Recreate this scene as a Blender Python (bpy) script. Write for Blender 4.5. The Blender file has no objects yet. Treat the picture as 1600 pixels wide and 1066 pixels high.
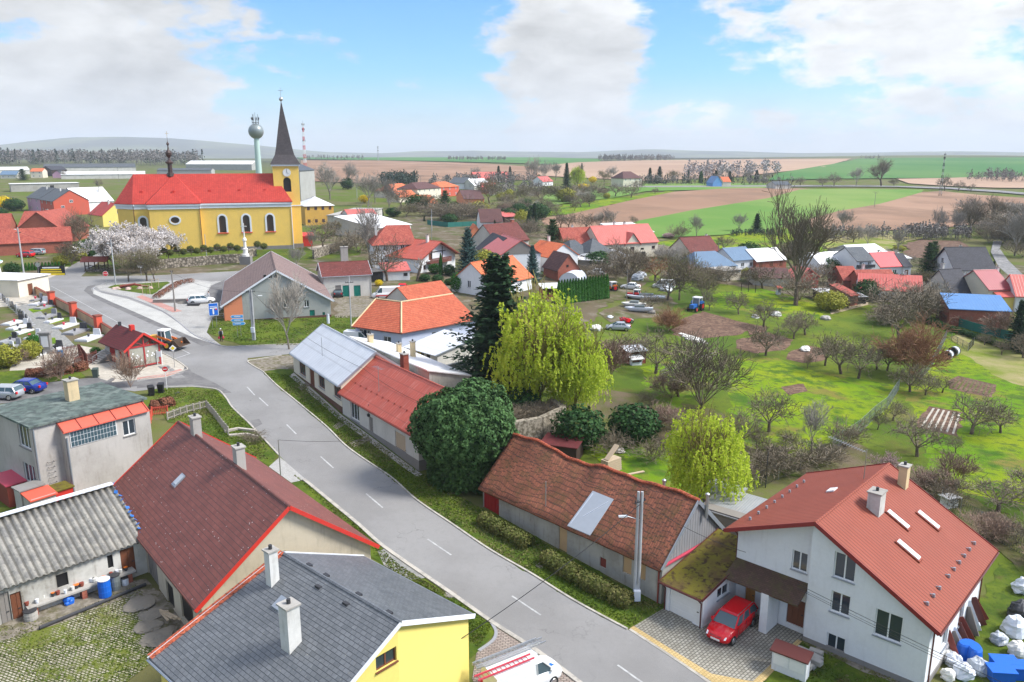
import bpy, bmesh, math, random
from mathutils import Vector, Matrix, noise
from mathutils.geometry import tessellate_polygon
random.seed(7)
PI=math.pi; rad=math.radians; U=random.uniform
SC=bpy.context.scene; COL=SC.collection
# ---------------------------------------------------------------- camera, sky, sun, exposure
F=1244.; YH=240.; CAMH=30.; TH=math.atan((533-YH)/F); CT,ST=math.cos(TH),math.sin(TH)
cd=bpy.data.cameras.new('camera'); cam=bpy.data.objects.new('camera',cd); COL.objects.link(cam)
cam.location=(0,0,CAMH); cam.rotation_euler=(PI/2-TH,0,0)
cd.sensor_width=36; cd.lens=36*F/1600; cd.clip_start=.5; cd.clip_end=30000; SC.camera=cam
SUN_AZ,SUN_EL=rad(92),rad(46)      # azimuth clockwise from +Y
W=bpy.data.worlds.new('World'); SC.world=W; W.use_nodes=True
def world():
 nt=W.node_tree; N=nt.nodes; Lk=nt.links.new; N.clear()
 def n(t,**k):
  o=N.new(t)
  for a,b in k.items(): setattr(o,a,b)
  return o
 def mth(op,a,b=None,c=None):
  o=n('ShaderNodeMath',operation=op)
  for i,v in enumerate((a,b,c)):
   if v is None: continue
   if isinstance(v,(int,float)): o.inputs[i].default_value=v
   else: Lk(v,o.inputs[i])
  return o.outputs[0]
 sky=n('ShaderNodeTexSky',sky_type='NISHITA',sun_disc=False); sky.sun_elevation=SUN_EL; sky.sun_rotation=SUN_AZ
 sky.altitude=300; sky.air_density=1.0; sky.dust_density=.6; sky.ozone_density=2.2
 tc=n('ShaderNodeTexCoord'); sep=n('ShaderNodeSeparateXYZ'); Lk(tc.outputs['Generated'],sep.inputs[0])
 zz=mth('ADD',mth('MAXIMUM',sep.outputs[2],0.0),.38)
 cx=mth('DIVIDE',sep.outputs[0],zz); cy=mth('DIVIDE',sep.outputs[1],zz)
 cv=n('ShaderNodeVectorMath',operation='MULTIPLY'); Lk(tc.outputs['Generated'],cv.inputs[0]); cv.inputs[1].default_value=(4.6,4.6,11.)
 def nz(scale,det,rough,off,dist=0.):
  mp=n('ShaderNodeMapping'); mp.inputs['Location'].default_value=off; Lk(cv.outputs[0],mp.inputs[0])
  t=n('ShaderNodeTexNoise'); t.inputs['Scale'].default_value=scale; t.inputs['Detail'].default_value=det
  t.inputs['Roughness'].default_value=rough; t.inputs['Distortion'].default_value=dist; Lk(mp.outputs[0],t.inputs[0]); return t.outputs[0]
 big=nz(1.,10,.56,(3.1,1.2,.4),.15); fine=nz(3.2,8,.6,(7.,2.,1.),.2)
 cov=mth('ADD',mth('MULTIPLY',big,.6),mth('MULTIPLY',fine,.42))
 def lobe(px,py,w,amt,sq=1.):    # a clear or a cloudy part of the sky, by direction
  a=(px-800)/F; b=-(py-533)/F; d=Vector((a,CT+b*ST,-ST+b*CT)).normalized()
  o=n('ShaderNodeVectorMath',operation='DOT_PRODUCT'); Lk(tc.outputs['Generated'],o.inputs[0]); o.inputs[1].default_value=d
  m=n('ShaderNodeMapRange',interpolation_type='SMOOTHSTEP'); Lk(o.outputs['Value'],m.inputs[0])
  m.inputs[1].default_value=math.cos(w*1.3); m.inputs[2].default_value=1.; m.inputs[3].default_value=0.; m.inputs[4].default_value=amt
  return m.outputs[0]
 for a in ((560,110,.2,-.06),(450,30,.12,-.06),(680,180,.13,-.05),(1110,60,.1,-.08),(1180,110,.12,-.05),(100,150,.28,.07),(20,90,.2,.05),(860,60,.11,.09),(1450,120,.26,.08),(300,120,.1,.08),(950,190,.13,.06)):
  cov=mth('ADD',cov,lobe(*a))
 mr=n('ShaderNodeMapRange',interpolation_type='SMOOTHSTEP'); Lk(cov,mr.inputs[0]); mr.inputs[1].default_value=.475; mr.inputs[2].default_value=.575
 # cloud brightness: grey undersides where thick, whiter near the sun side
 th=n('ShaderNodeMapRange'); Lk(cov,th.inputs[0]); th.inputs[1].default_value=.52; th.inputs[2].default_value=.80; th.inputs[3].default_value=1.; th.inputs[4].default_value=.84
 det=n('ShaderNodeMapRange'); Lk(nz(2.2,9,.62,(1.,5.,2.),.2),det.inputs[0]); det.inputs[1].default_value=.3; det.inputs[2].default_value=.7; det.inputs[3].default_value=.74; det.inputs[4].default_value=1.2
 sunv=n('ShaderNodeVectorMath',operation='DOT_PRODUCT'); Lk(tc.outputs['Generated'],sunv.inputs[0]); sunv.inputs[1].default_value=(math.sin(SUN_AZ),math.cos(SUN_AZ),.2)
 sm=n('ShaderNodeMapRange'); Lk(sunv.outputs['Value'],sm.inputs[0]); sm.inputs[1].default_value=-.1; sm.inputs[2].default_value=.95; sm.inputs[3].default_value=.72; sm.inputs[4].default_value=1.12
 zb_=n('ShaderNodeMapRange'); Lk(sep.outputs[2],zb_.inputs[0]); zb_.inputs[1].default_value=.2; zb_.inputs[2].default_value=.7; zb_.inputs[3].default_value=1.; zb_.inputs[4].default_value=2.3
 br=mth('MULTIPLY',mth('MULTIPLY',mth('MULTIPLY',th.outputs[0],det.outputs[0]),sm.outputs[0]),zb_.outputs[0])
 cc=n('ShaderNodeVectorMath',operation='SCALE'); cc.inputs[0].default_value=CLOUD; Lk(br,cc.inputs['Scale'])
 hz=n('ShaderNodeMapRange',interpolation_type='SMOOTHSTEP'); Lk(sep.outputs[2],hz.inputs[0]); hz.inputs[1].default_value=.0; hz.inputs[2].default_value=.10; hz.inputs[3].default_value=.7; hz.inputs[4].default_value=0.
 fac=mth('MAXIMUM',mr.outputs[0],hz.outputs[0])
 sk=n('ShaderNodeMix',data_type='RGBA',blend_type='MULTIPLY'); sk.inputs[0].default_value=1; Lk(sky.outputs[0],sk.inputs[6]); sk.inputs[7].default_value=SKYT
 mx=n('ShaderNodeMix',data_type='RGBA'); Lk(fac,mx.inputs[0]); Lk(sk.outputs[2],mx.inputs[6]); Lk(cc.outputs[0],mx.inputs[7])
 bg=n('ShaderNodeBackground'); Lk(mx.outputs[2],bg.inputs[0]); bg.inputs[1].default_value=.12
 out=n('ShaderNodeOutputWorld'); Lk(bg.outputs[0],out.inputs[0])
HAZE=.00013; CLOUD=(3.7,3.75,3.8); SKYT=(.26,.48,.68,1)
world()
sl=bpy.data.lights.new('sun','SUN'); sl.energy=2.5; sl.angle=rad(17); sl.color=(1,.96,.9)
so=bpy.data.objects.new('sun',sl); COL.objects.link(so); so.rotation_euler=(PI/2-SUN_EL,0,PI-SUN_AZ)
SC.view_settings.view_transform='Standard'; SC.view_settings.look='None'; SC.view_settings.gamma=1
SC.view_settings.exposure=1.37
# ---------------------------------------------------------------- terrain
def sstep(t):
 t=max(0.,min(1.,t)); return t*t*(3-2*t)
RID=[(-900,236),(0,233),(90,224),(150,219),(230,217),(300,219),(420,228),(520,238),(600,240),(660,237),(740,236),(900,238),(1000,234),(1200,240),(1400,238),(1700,240),(2600,236)]
def H(x,y):
 D=math.hypot(x,y); u=-.8*x+.45*y
 s=(u-15)/8; sp=8*(s if s>30 else math.log1p(math.exp(s)))
 hb=7.5*(1-math.exp(-sp/70))
 if D<=250: return hb
 w=sstep((D-250)/1250)**.8
 z=hb*(1-w)+17*w
 if D>1500:
  if y>0:
   px=800+F*.973*x/y
   ux=max(-800,min(2500,px))
   for (a,b),(c,d) in zip(RID,RID[1:]):
    if a<=ux<=c: yy=b+(d-b)*(ux-a)/(c-a); break
   # green hill on the right
   if D<3600: z+=9*math.exp(-((px-1450)/260.)**2)*sstep((D-1300)/900)*(1-sstep((D-2300)/1200))
  else: yy=238
  z-=70*sstep((D-2300)/2200)
  if D>4000:
   R=30+6.43*(240-yy)+10*noise.noise(Vector((x*.0011,y*.0011,0)))+6*noise.noise(Vector((x*.004,y*.004,0)))
   z+=(R+53)*sstep((D-4500)/3500)
 return z
def ray(px,py):
 a=(px-800)/F; b=-(py-533)/F; return a,CT+b*ST,-ST+b*CT
def P(px,py,dz=0.):       # a photo point on the ground (or dz above it) as a place in the world
 dx,dy,dr=ray(px,py); dr=min(dr,-1e-4); t=lo=20.
 while t<9000:
  if CAMH+dr*t<H(dx*t,dy*t)+dz: break
  lo=t; t*=1.03
 hi=t
 for _ in range(30):
  m=(lo+hi)/2
  if CAMH+dr*m<H(dx*m,dy*m)+dz: hi=m
  else: lo=m
 return (dx*hi,dy*hi,H(dx*hi,dy*hi))
def g(px,py,dz=0.): return P(px,py,dz)[:2]
# ---------------------------------------------------------------- materials
MATS={}
class NT:
 def __init__(s,name,rough=.8,spec=.3):
  s.m=bpy.data.materials.new(name); s.m.use_nodes=True; s.t=s.m.node_tree; s.N=s.t.nodes; s.L=s.t.links.new
  s.b=s.N['Principled BSDF']; s.b.inputs['Roughness'].default_value=rough; s.b.inputs['Specular IOR Level'].default_value=spec
  s.tc=s.N.new('ShaderNodeTexCoord'); s.uv=s.tc.outputs['UV']; s.ob=s.tc.outputs['Object']
  s.geo=s.N.new('ShaderNodeNewGeometry'); s.pos=s.geo.outputs['Position']
 def n(s,t,**k):
  o=s.N.new(t)
  for a,b in k.items(): setattr(o,a,b)
  return o
 def noise(s,scale,src=None,det=5,rough=.55,st=None,dist=0.):
  o=s.n('ShaderNodeTexNoise'); o.inputs['Scale'].default_value=scale; o.inputs['Detail'].default_value=det; o.inputs['Roughness'].default_value=rough; o.inputs['Distortion'].default_value=dist
  src=src or s.uv
  if st:
   mp=s.n('ShaderNodeMapping'); mp.inputs['Scale'].default_value=st; s.L(src,mp.inputs[0]); src=mp.outputs[0]
  s.L(src,o.inputs[0]); return o.outputs[0]
 def ramp(s,v,a,b,lo=0.,hi=1.,smooth=True):
  o=s.n('ShaderNodeMapRange'); o.interpolation_type='SMOOTHSTEP' if smooth else 'LINEAR'
  s.L(v,o.inputs[0]); o.inputs[1].default_value=a; o.inputs[2].default_value=b; o.inputs[3].default_value=lo; o.inputs[4].default_value=hi; return o.outputs[0]
 def mix(s,f,a,b,mode='MIX'):
  o=s.n('ShaderNodeMix',data_type='RGBA',blend_type=mode)
  for v,i in ((f,0),(a,6),(b,7)):
   if isinstance(v,(int,float)): o.inputs[i].default_value=v
   elif isinstance(v,tuple): o.inputs[i].default_value=(*v[:3],1)
   else: s.L(v,o.inputs[i])
  return o.outputs[2]
 def math(s,op,a,b=0.,cl=False):
  o=s.n('ShaderNodeMath',operation=op,use_clamp=cl)
  for v,i in ((a,0),(b,1)):
   if isinstance(v,(int,float)): o.inputs[i].default_value=v
   else: s.L(v,o.inputs[i])
  return o.outputs[0]
 def brick(s,w,h,mort=.01,off=.5,src=None):
  o=s.n('ShaderNodeTexBrick'); o.inputs['Scale'].default_value=1; o.inputs['Brick Width'].default_value=w; o.inputs['Row Height'].default_value=h
  o.inputs['Mortar Size'].default_value=mort; o.inputs['Mortar Smooth'].default_value=.2; o.inputs['Bias'].default_value=0; o.offset=off
  o.inputs['Color1'].default_value=(0,0,0,1); o.inputs['Color2'].default_value=(1,1,1,1); o.inputs['Mortar'].default_value=(.5,.5,.5,1)
  s.L(src or s.uv,o.inputs[0]); return o.outputs[0],o.outputs[1]
 def wave(s,scale,ax='X',src=None,prof='SIN'):
  o=s.n('ShaderNodeTexWave',wave_type='BANDS',bands_direction=ax,wave_profile=prof); o.inputs['Scale'].default_value=scale; s.L(src or s.uv,o.inputs[0]); return o.outputs[0]
 def bump(s,h,st=.3,d=.02):
  o=s.n('ShaderNodeBump'); o.inputs['Strength'].default_value=st; o.inputs['Distance'].default_value=d; s.L(h,o.inputs['Height']); s.L(o.outputs[0],s.b.inputs['Normal'])
 def col(s,c):
  if isinstance(c,tuple): s.b.inputs['Base Color'].default_value=(*c[:3],1)
  else: s.L(c,s.b.inputs['Base Color'])
  return s.m
def sc(c,k): return tuple(min(1,v*k) for v in c)
def plaster(name,c,dirt=.25,dc=(.16,.14,.11),rough=.85,bump=.25):
 m=NT(name,rough); a=m.ramp(m.noise(.35,m.pos),.35,.7); b=m.ramp(m.noise(1.2,m.uv,st=(2.6,.35,1),det=6),.5,.8)
 f=m.math('MULTIPLY',m.math('ADD',a,b),dirt,True); q=m.mix(f,c,dc)
 q=m.mix(m.ramp(m.noise(5,m.pos,4),.3,.7,0,.2),q,sc(c,1.15)); m.bump(m.noise(40,m.pos,4),bump,.01); return m.col(q)
def tiles(name,c1,c2,w=.22,h=.33,dark=(.05,.03,.025),lichen=0.,lc=(.45,.42,.38),moss=0.,rough=.75,wav=True,mort=.02,bs=.7,dirt=.4):
 m=NT(name,rough,.8 if name=='slate' else .45 if name in('maroon','hall_roof') else .25); v,fac=m.brick(w,h,mort,0 if wav else .5)
 q=m.mix(m.ramp(v,0,1,0,.75,False),c1,c2)
 q=m.mix(m.ramp(m.noise(.45,m.uv,6,.65),.35,.75,0,dirt),q,sc(c1,.45))
 q=m.mix(m.ramp(m.noise(3,m.uv,3),.55,.75,0,.45),q,sc(c2,1.3))
 sv=m.n('ShaderNodeSeparateXYZ'); m.L(m.uv,sv.inputs[0])
 row=m.math('FRACT',m.math('DIVIDE',sv.outputs[1],h))
 q=m.mix(m.ramp(row,0,.3 if bs>.7 else .2,.95,0),q,dark)
 if wav: 
  col=m.math('ABSOLUTE',m.math('SUBTRACT',m.math('FRACT',m.math('DIVIDE',sv.outputs[0],w)),.5)); q=m.mix(m.ramp(col,.36,.5,0,.5),q,dark)
 else: q=m.mix(m.math('MULTIPLY',fac,.7),q,dark)
 if lichen:
  vo=m.n('ShaderNodeTexVoronoi'); vo.inputs['Scale'].default_value=2.6; m.L(m.uv,vo.inputs[0])
  vs=m.n('ShaderNodeTexNoise'); vs.inputs['Scale'].default_value=26; m.L(m.uv,vs.inputs[0])
  k=m.math('ADD',vo.outputs['Distance'],m.math('MULTIPLY',vs.outputs[0],.16))
  q=m.mix(m.math('MULTIPLY',m.ramp(k,.15,.20,1,0),m.ramp(m.noise(.7,m.uv),.36,.5,0,lichen)),q,lc)
 if moss: q=m.mix(m.ramp(m.noise(.9,m.uv,7,.7),.45,.62,0,moss),q,(.10,.10,.025))
 hh=m.math('ADD',m.math('MULTIPLY',row,-1.),m.math('MULTIPLY',col if wav else fac,-1.2 if wav else -.6))
 m.bump(hh,bs,.04); return m.col(q)
def metal(name,c,w=.5,rough=.45,stripe=.25,streak=.3,rows=0.,sp=.5,wc=(.5,.42,.38)):
 m=NT(name,rough,sp if name!='white_house_roof' else .2); sv=m.n('ShaderNodeSeparateXYZ'); m.L(m.uv,sv.inputs[0])
 fr=m.math('ABSOLUTE',m.math('SUBTRACT',m.math('FRACT',m.math('DIVIDE',sv.outputs[0],w)),.5))
 q=m.mix(m.ramp(m.noise(.5,m.uv,6),.35,.75,0,streak),c,sc(c,.6))
 q=m.mix(m.ramp(m.noise(1.4,m.uv,st=(4,.4,1)),.5,.75,0,streak),q,wc)
 q=m.mix(m.ramp(fr,.30 if name=='white_house_roof' else .38,.5,0,stripe),q,sc(c,.3))
 h=m.ramp(fr,.36,.48)
 if rows:
  r=m.math('FRACT',m.math('DIVIDE',sv.outputs[1],rows)); q=m.mix(m.ramp(r,0,.14,stripe*1.3,0),q,sc(c,.3))
 m.bump(h,.6,.03); return m.col(q)
def plain(name,c,rough=.6,spec=.4,met=0.,var=.1):
 m=NT(name,rough,spec); m.b.inputs['Metallic'].default_value=met
 q=m.mix(m.ramp(m.noise(3,m.ob),.3,.7,0,var),c,sc(c,.55)); return m.col(q)
def leaf(name,c1,c2,c3=None,rough=.7,tr=.25):
 m=NT(name,rough,.2); q=m.mix(m.geo.outputs['Random Per Island'],c1,c2)
 q=m.mix(m.ramp(m.noise(.8,m.ob),.4,.65,0,.6),q,c3 or sc(c1,.6))
 m.col(q)
 if tr:
  t=m.n('ShaderNodeBsdfTranslucent'); m.L(q,t.inputs[0]); x=m.n('ShaderNodeMixShader'); x.inputs[0].default_value=tr
  m.L(m.b.outputs[0],x.inputs[1]); m.L(t.outputs[0],x.inputs[2]); m.L(x.outputs[0],m.N['Material Output'].inputs[0])
 return m.m
def twocol(name,cs,scales,rough=.9,bump=.5,src='pos',bd=.03,ths=None):
 m=NT(name,rough,.1); s=m.pos if src=='pos' else m.uv; q=cs[0]
 for i,(c,k) in enumerate(zip(cs[1:],scales)):
  lo,hi=(ths[i] if ths else (.42,.62)); q=m.mix(m.ramp(m.noise(k,s,7,.62),lo,hi),q,c)
 m.bump(m.noise(6,s,8,.7),bump,bd); return m.col(q)
def paver(name,c1,c2,w,h,mc,mort=.015,grass=0.,rot=0.):
 m=NT(name,.85,.2); mp=m.n('ShaderNodeMapping'); mp.inputs['Rotation'].default_value=(0,0,rot); m.L(m.pos,mp.inputs[0])
 v,f=m.brick(w,h,mort,.5,mp.outputs[0]); q=m.mix(v,c1,c2); q=m.mix(m.ramp(m.noise(.5,m.pos,6),.4,.7,0,.4),q,sc(c1,.6)); q=m.mix(f,q,mc)
 if grass: q=m.mix(m.ramp(m.noise(.6,m.pos,8,.75),.47,.6),q,(.11,.13,.02))
 m.bump(m.math('MULTIPLY',f,-1.),.4,.02); return m.col(q)
M={}
def mk():
 # walls
 for n,c,d in (('white_wall',(.70,.71,.72),.12),('cream_wall',(.66,.60,.48),.15),('grey_wall',(.36,.37,.35),.25),('church_yellow',(.80,.53,.12),.10),('yellow_wall',(.72,.58,.16),.05),
      ('old_wall',(.40,.39,.35),.6),('beige_wall',(.50,.44,.34),.35),('flat_house_wall',(.44,.41,.38),.35),('pink_wall',(.52,.30,.40),.1),('red_wall',(.55,.10,.06),.15),('orange_wall',(.68,.24,.12),.05),
      ('bluish_wall',(.50,.55,.68),.1),('pale_wall',(.55,.53,.48),.25),('peel_wall',(.55,.54,.50),.75),('ochre_wall',(.62,.36,.07),.15),('concrete',(.38,.36,.33),.4),('white_trim',(.68,.70,.74),.1),('plinth_grey',(.22,.21,.20),.4),('plinth_brown',(.12,.05,.035),.3),('chimney_white',(.62,.61,.58),.4),('chimney_cream',(.62,.48,.28),.35),('silo_grey',(.36,.36,.34),.2)):
  M[n]=plaster(n,c,d)
 M['brick']=tiles('brick',(.30,.07,.045),(.38,.13,.08),.25,.08,dark=(.2,.13,.1),wav=False,mort=.008,bs=.3)
 M['red_post']=plaster('red_post',(.60,.09,.05),.15)
 m=NT('stone',.9,.1); vo=m.n('ShaderNodeTexVoronoi'); vo.inputs['Scale'].default_value=2.2; m.L(m.pos,vo.inputs[0]); sp_=m.n('ShaderNodeSeparateColor'); m.L(vo.outputs['Color'],sp_.inputs[0]); q=m.mix(sp_.outputs[0],(.13,.11,.085),(.36,.31,.25)); q=m.mix(m.ramp(vo.outputs['Distance'],.45,.62,0,.8),q,(.07,.06,.045)); m.bump(vo.outputs['Distance'],.6,.05); M['stone']=m.col(q)
 M['rubble']=twocol('rubble',[(.13,.11,.08),(.33,.29,.23),(.05,.045,.035)],[2.6,4.],ths=[(.4,.6),(.58,.66)],bump=.8)
 # roofs
 M['old_tile']=tiles('old_tile',(.20,.075,.045),(.36,.125,.07),.21,.42,lichen=0,moss=.25,dirt=.65,bs=.8)
 M['red_tile']=tiles('red_tile',(.42,.085,.04),(.56,.15,.075),.24,.36,dirt=.3)
 M['mottle_tile']=tiles('mottle_tile',(.30,.055,.04),(.50,.13,.085),.25,.33,lichen=.5,dirt=.4)
 M['church_roof']=tiles('church_roof',(.40,.036,.026),(.52,.06,.04),.5,.4,dark=(.2,.015,.012),dirt=.3,bs=.4,rough=.5)
 M['pink_metal']=metal('pink_metal',(.52,.10,.075),.55,.4,.25,.2)
 M['orange_metal']=metal('orange_metal',(.48,.08,.045),.42,.5,.35,.45,rows=1.1,wc=(.62,.30,.24))
 M['white_house_roof']=metal('white_house_roof',(.27,.066,.04),.31,.62,.75,.25,rows=0,wc=(.32,.12,.08))
 M['white_metal']=metal('white_metal',(.60,.62,.65),.6,.4,.25,.3,rows=2.,wc=(.38,.38,.38))
 M['white_roof']=metal('white_roof',(.72,.71,.70),.9,.55,.12,.2)
 M['bright_orange_tile']=tiles('bright_orange_tile',(.58,.13,.05),(.68,.20,.08),.3,.36,dirt=.12)
 M['maroon']=tiles('maroon',(.16,.046,.034),(.22,.068,.05),.4,.3,lichen=1.,lc=(.46,.40,.39),wav=False,mort=.005,bs=.25,dirt=.45,rough=.6)
 M['maroon_shingle']=tiles('maroon_shingle',(.13,.03,.025),(.20,.05,.04),.4,.3,lichen=.8,wav=False,bs=.3)
 M['hall_roof']=tiles('hall_roof',(.19,.125,.11),(.25,.17,.15),.4,.3,lichen=.25,wav=False,bs=.35,mort=.012)
 M['slate']=tiles('slate',(.095,.102,.108),(.165,.172,.18),.3,.22,dark=(.02,.022,.025),wav=False,mort=.014,bs=.35,lichen=.25,lc=(.38,.36,.26),rough=.45,dirt=.35)
 M['dark_slate']=tiles('dark_slate',(.07,.08,.09),(.11,.12,.13),.5,.3,dark=(.03,.03,.03),wav=False,bs=.25,rough=.5)
 M['charcoal_roof']=tiles('charcoal_roof',(.045,.045,.055),(.07,.07,.085),.4,.35,dark=(.02,.02,.02),bs=.3)
 M['brown_tile']=tiles('brown_tile',(.10,.045,.045),(.15,.07,.06),.3,.36)
 M['blue_roof']=metal('blue_roof',(.10,.17,.26),.5,.45,.2,.3,wc=(.2,.27,.36))
 m=NT('asbestos',.9,.1); q=m.mix(m.ramp(m.noise(1.1,m.ob,7,.7),.4,.62),(.28,.265,.235),(.17,.165,.155)); q=m.mix(m.ramp(m.noise(5,m.ob,5),.55,.7,0,.6),q,(.09,.09,.08)); sv=m.n('ShaderNodeSeparateXYZ'); m.L(m.ob,sv.inputs[0]); q=m.mix(m.ramp(m.math('SINE',m.math('MULTIPLY',sv.outputs[0],2*PI/.42)),-.95,-.1,.6,0),q,(.05,.045,.035)); M['asbestos']=m.col(q)  # sine stripes darken the valleys: groove shade and settled dirt put into the colour
 M['grey_sheet']=metal('grey_sheet',(.30,.31,.32),.2,.6,.4,.5)
 M['roof_felt']=twocol('roof_felt',[(.105,.135,.12),(.16,.19,.17),(.07,.085,.08)],[.5,1.6],bump=.2,bd=.01)
 M['moss_roof']=twocol('moss_roof',[(.10,.065,.03),(.14,.12,.02),(.055,.035,.02)],[.8,2.5],ths=[(.35,.6),(.5,.65)],bump=.6)
 M['porch_roof']=tiles('porch_roof',(.075,.045,.03),(.11,.06,.045),.3,.14,wav=False,moss=.35,bs=.3)
 M['spire_slate']=tiles('spire_slate',(.055,.05,.055),(.09,.08,.085),.4,.3,wav=False,bs=.3); M['gable_slats']=metal('gable_slats',(.22,.22,.23),.3,.8,.9,.3); M['rust_brick']=tiles('rust_brick',(.22,.05,.03),(.28,.08,.05),.25,.08,wav=False,mort=.008,bs=.3)
 M['tin_red_roof']=metal('tin_red_roof',(.60,.045,.05),.5,.45,.2,.15,wc=(.6,.2,.2)); M['tin_maroon']=metal('tin_maroon',(.30,.03,.04),.5,.45,.3,.2,wc=(.4,.15,.15)); M['bright_blue_roof']=metal('bright_blue_roof',(.08,.20,.42),.5,.45,.2,.2,wc=(.3,.4,.55)); M['blue_wall']=plaster('blue_wall',(.15,.35,.65),.1); M['church_glass']=NT('church_glass',.3,.5).col((.05,.03,.02))
 M['green_copper']=metal('green_copper',(.20,.42,.34),.5,.5,.2,.3)
 # ground
 M['asphalt']=None
 m=NT('asphalt',.82,.25); q=m.mix(m.ramp(m.noise(.12,m.pos,6),.35,.65),(.165,.16,.155),(.225,.22,.215)); q=m.mix(m.ramp(m.noise(2.5,m.pos,8,.7),.45,.7,0,.3),q,(.15,.145,.14))
 q=m.mix(m.ramp(m.noise(45,m.pos,2),.35,.65,0,.35),q,(.30,.29,.28))
 vo=m.n('ShaderNodeTexVoronoi',feature='DISTANCE_TO_EDGE'); vo.inputs['Scale'].default_value=.22; w=m.n('ShaderNodeVectorMath',operation='ADD'); nn=m.n('ShaderNodeTexNoise'); nn.inputs['Scale'].default_value=.8; nn.inputs['Detail'].default_value=6; m.L(m.pos,nn.inputs[0])
 sx=m.n('ShaderNodeVectorMath',operation='SCALE'); sx.inputs['Scale'].default_value=3.; m.L(nn.outputs['Color'],sx.inputs[0]); m.L(m.pos,w.inputs[0]); m.L(sx.outputs[0],w.inputs[1]); m.L(w.outputs[0],vo.inputs[0])
 q=m.mix(m.math('MULTIPLY',m.ramp(vo.outputs[0],.0,.012,1,0),m.ramp(m.noise(.15,m.pos),.47,.62,0,.5)),q,(.06,.06,.06)); m.bump(m.noise(60,m.pos,3),.25,.01); M['asphalt']=m.col(q)
 M['dark_asphalt']=twocol('dark_asphalt',[(.13,.125,.125),(.17,.165,.16)],[.6],bump=.3,bd=.01)
 M['pale_asphalt']=twocol('pale_asphalt',[(.22,.215,.21),(.29,.28,.27),(.17,.165,.16)],[.4,1.5],bump=.3,bd=.01)
 M['grass']=twocol('grass',[(.065,.11,.012),(.12,.155,.015),(.095,.085,.025),(.14,.12,.045),(.06,.085,.015)],[.05,.16,.035,.9],ths=[(.38,.62),(.55,.72),(.56,.72),(.5,.7)],bump=.9,bd=.06)
 M['lawn']=twocol('lawn',[(.05,.085,.010),(.10,.135,.014),(.085,.07,.025),(.045,.07,.012)],[.35,.6,3.],ths=[(.38,.62),(.52,.7),(.5,.7)],bump=.9,bd=.05)
 M['meadow']=twocol('meadow',[(.10,.20,.006),(.20,.25,.008),(.05,.11,.010),(.17,.15,.035),(.08,.12,.02)],[.07,.2,.13,.9],ths=[(.36,.64),(.52,.64),(.54,.66),(.48,.66)],bump=1.,bd=.08)
 M['dry_meadow']=twocol('dry_meadow',[(.24,.22,.08),(.30,.25,.13),(.14,.18,.02)],[.15,.08],bump=.7)
 M['yard']=twocol('yard',[(.12,.095,.06),(.075,.085,.025),(.20,.17,.13)],[.12,.3],ths=[(.42,.58),(.5,.68)],bump=.8,bd=.05)
 M['scrub_ground']=twocol('scrub_ground',[(.10,.10,.03),(.075,.11,.015),(.14,.11,.07)],[.09,.22],bump=.9,bd=.08)
 M['soil']=twocol('soil',[(.14,.085,.06),(.20,.13,.09),(.09,.055,.04)],[.6,2.],bump=.8)
 M['ploughed']=twocol('ploughed',[(.26,.155,.10),(.32,.20,.135),(.21,.13,.085)],[.006,.02],bump=.3)
 M['pale_ploughed']=twocol('pale_ploughed',[(.33,.22,.155),(.39,.27,.19)],[.004],bump=.2)
 M['field_green']=twocol('field_green',[(.10,.20,.035),(.17,.24,.06),(.19,.19,.09)],[.008,.02],ths=[(.4,.65),(.6,.8)],bump=.2)
 M['far_green']=twocol('far_green',[(.05,.15,.04),(.09,.18,.05)],[.004],bump=.1)
 M['gravel']=twocol('gravel',[(.20,.20,.19),(.28,.27,.25)],[3.],bump=.4)
 M['pale_path']=twocol('pale_path',[(.42,.38,.32),(.47,.43,.36),(.37,.335,.28)],[.8,2.],bump=.2,bd=.01)
 M['cobble_pale']=paver('cobble_pale',(.42,.41,.38),(.50,.49,.46),.12,.12,(.33,.32,.30),.01)
 M['pave_grey']=paver('pave_grey',(.33,.32,.30),(.40,.39,.37),.2,.1,(.22,.21,.2),.008,rot=.7)
 M['pave_drive']=paver('pave_drive',(.25,.23,.19),(.36,.34,.29),.3,.2,(.11,.105,.085),.03,rot=-.78)
 M['pave_brick']=paver('pave_brick',(.28,.22,.19),(.36,.30,.26),.32,.16,(.13,.11,.09),.03,rot=.05)
 M['pave_red']=paver('pave_red',(.42,.20,.17),(.48,.26,.22),.2,.1,(.3,.2,.17),.01)
 M['pave_yellow']=paver('pave_yellow',(.46,.33,.14),(.54,.40,.19),.2,.2,(.3,.22,.1),.02,rot=-.78)
 M['cobble_yard']=paver('cobble_yard',(.26,.23,.17),(.44,.40,.32),.26,.17,(.06,.07,.02),.04,grass=1.,rot=.35)
 M['dirt_strip']=twocol('dirt_strip',[(.16,.14,.11),(.11,.10,.05),(.24,.21,.17)],[.9,2.2],bump=.6)
 M['kerb']=twocol('kerb',[(.42,.39,.34),(.30,.28,.25)],[1.5],bump=.3)
 M['road_white']=plain('road_white',(.46,.46,.45),.8,.2,0,.7)
 # objects
 M['glass']=NT('glass',.06,.6).col((.03,.042,.055)); M['glass'].node_tree.nodes['Principled BSDF'].inputs['Specular IOR Level'].default_value=.9
 M['blue_glass']=NT('blue_glass',.12,.8).col((.05,.09,.11))
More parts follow.
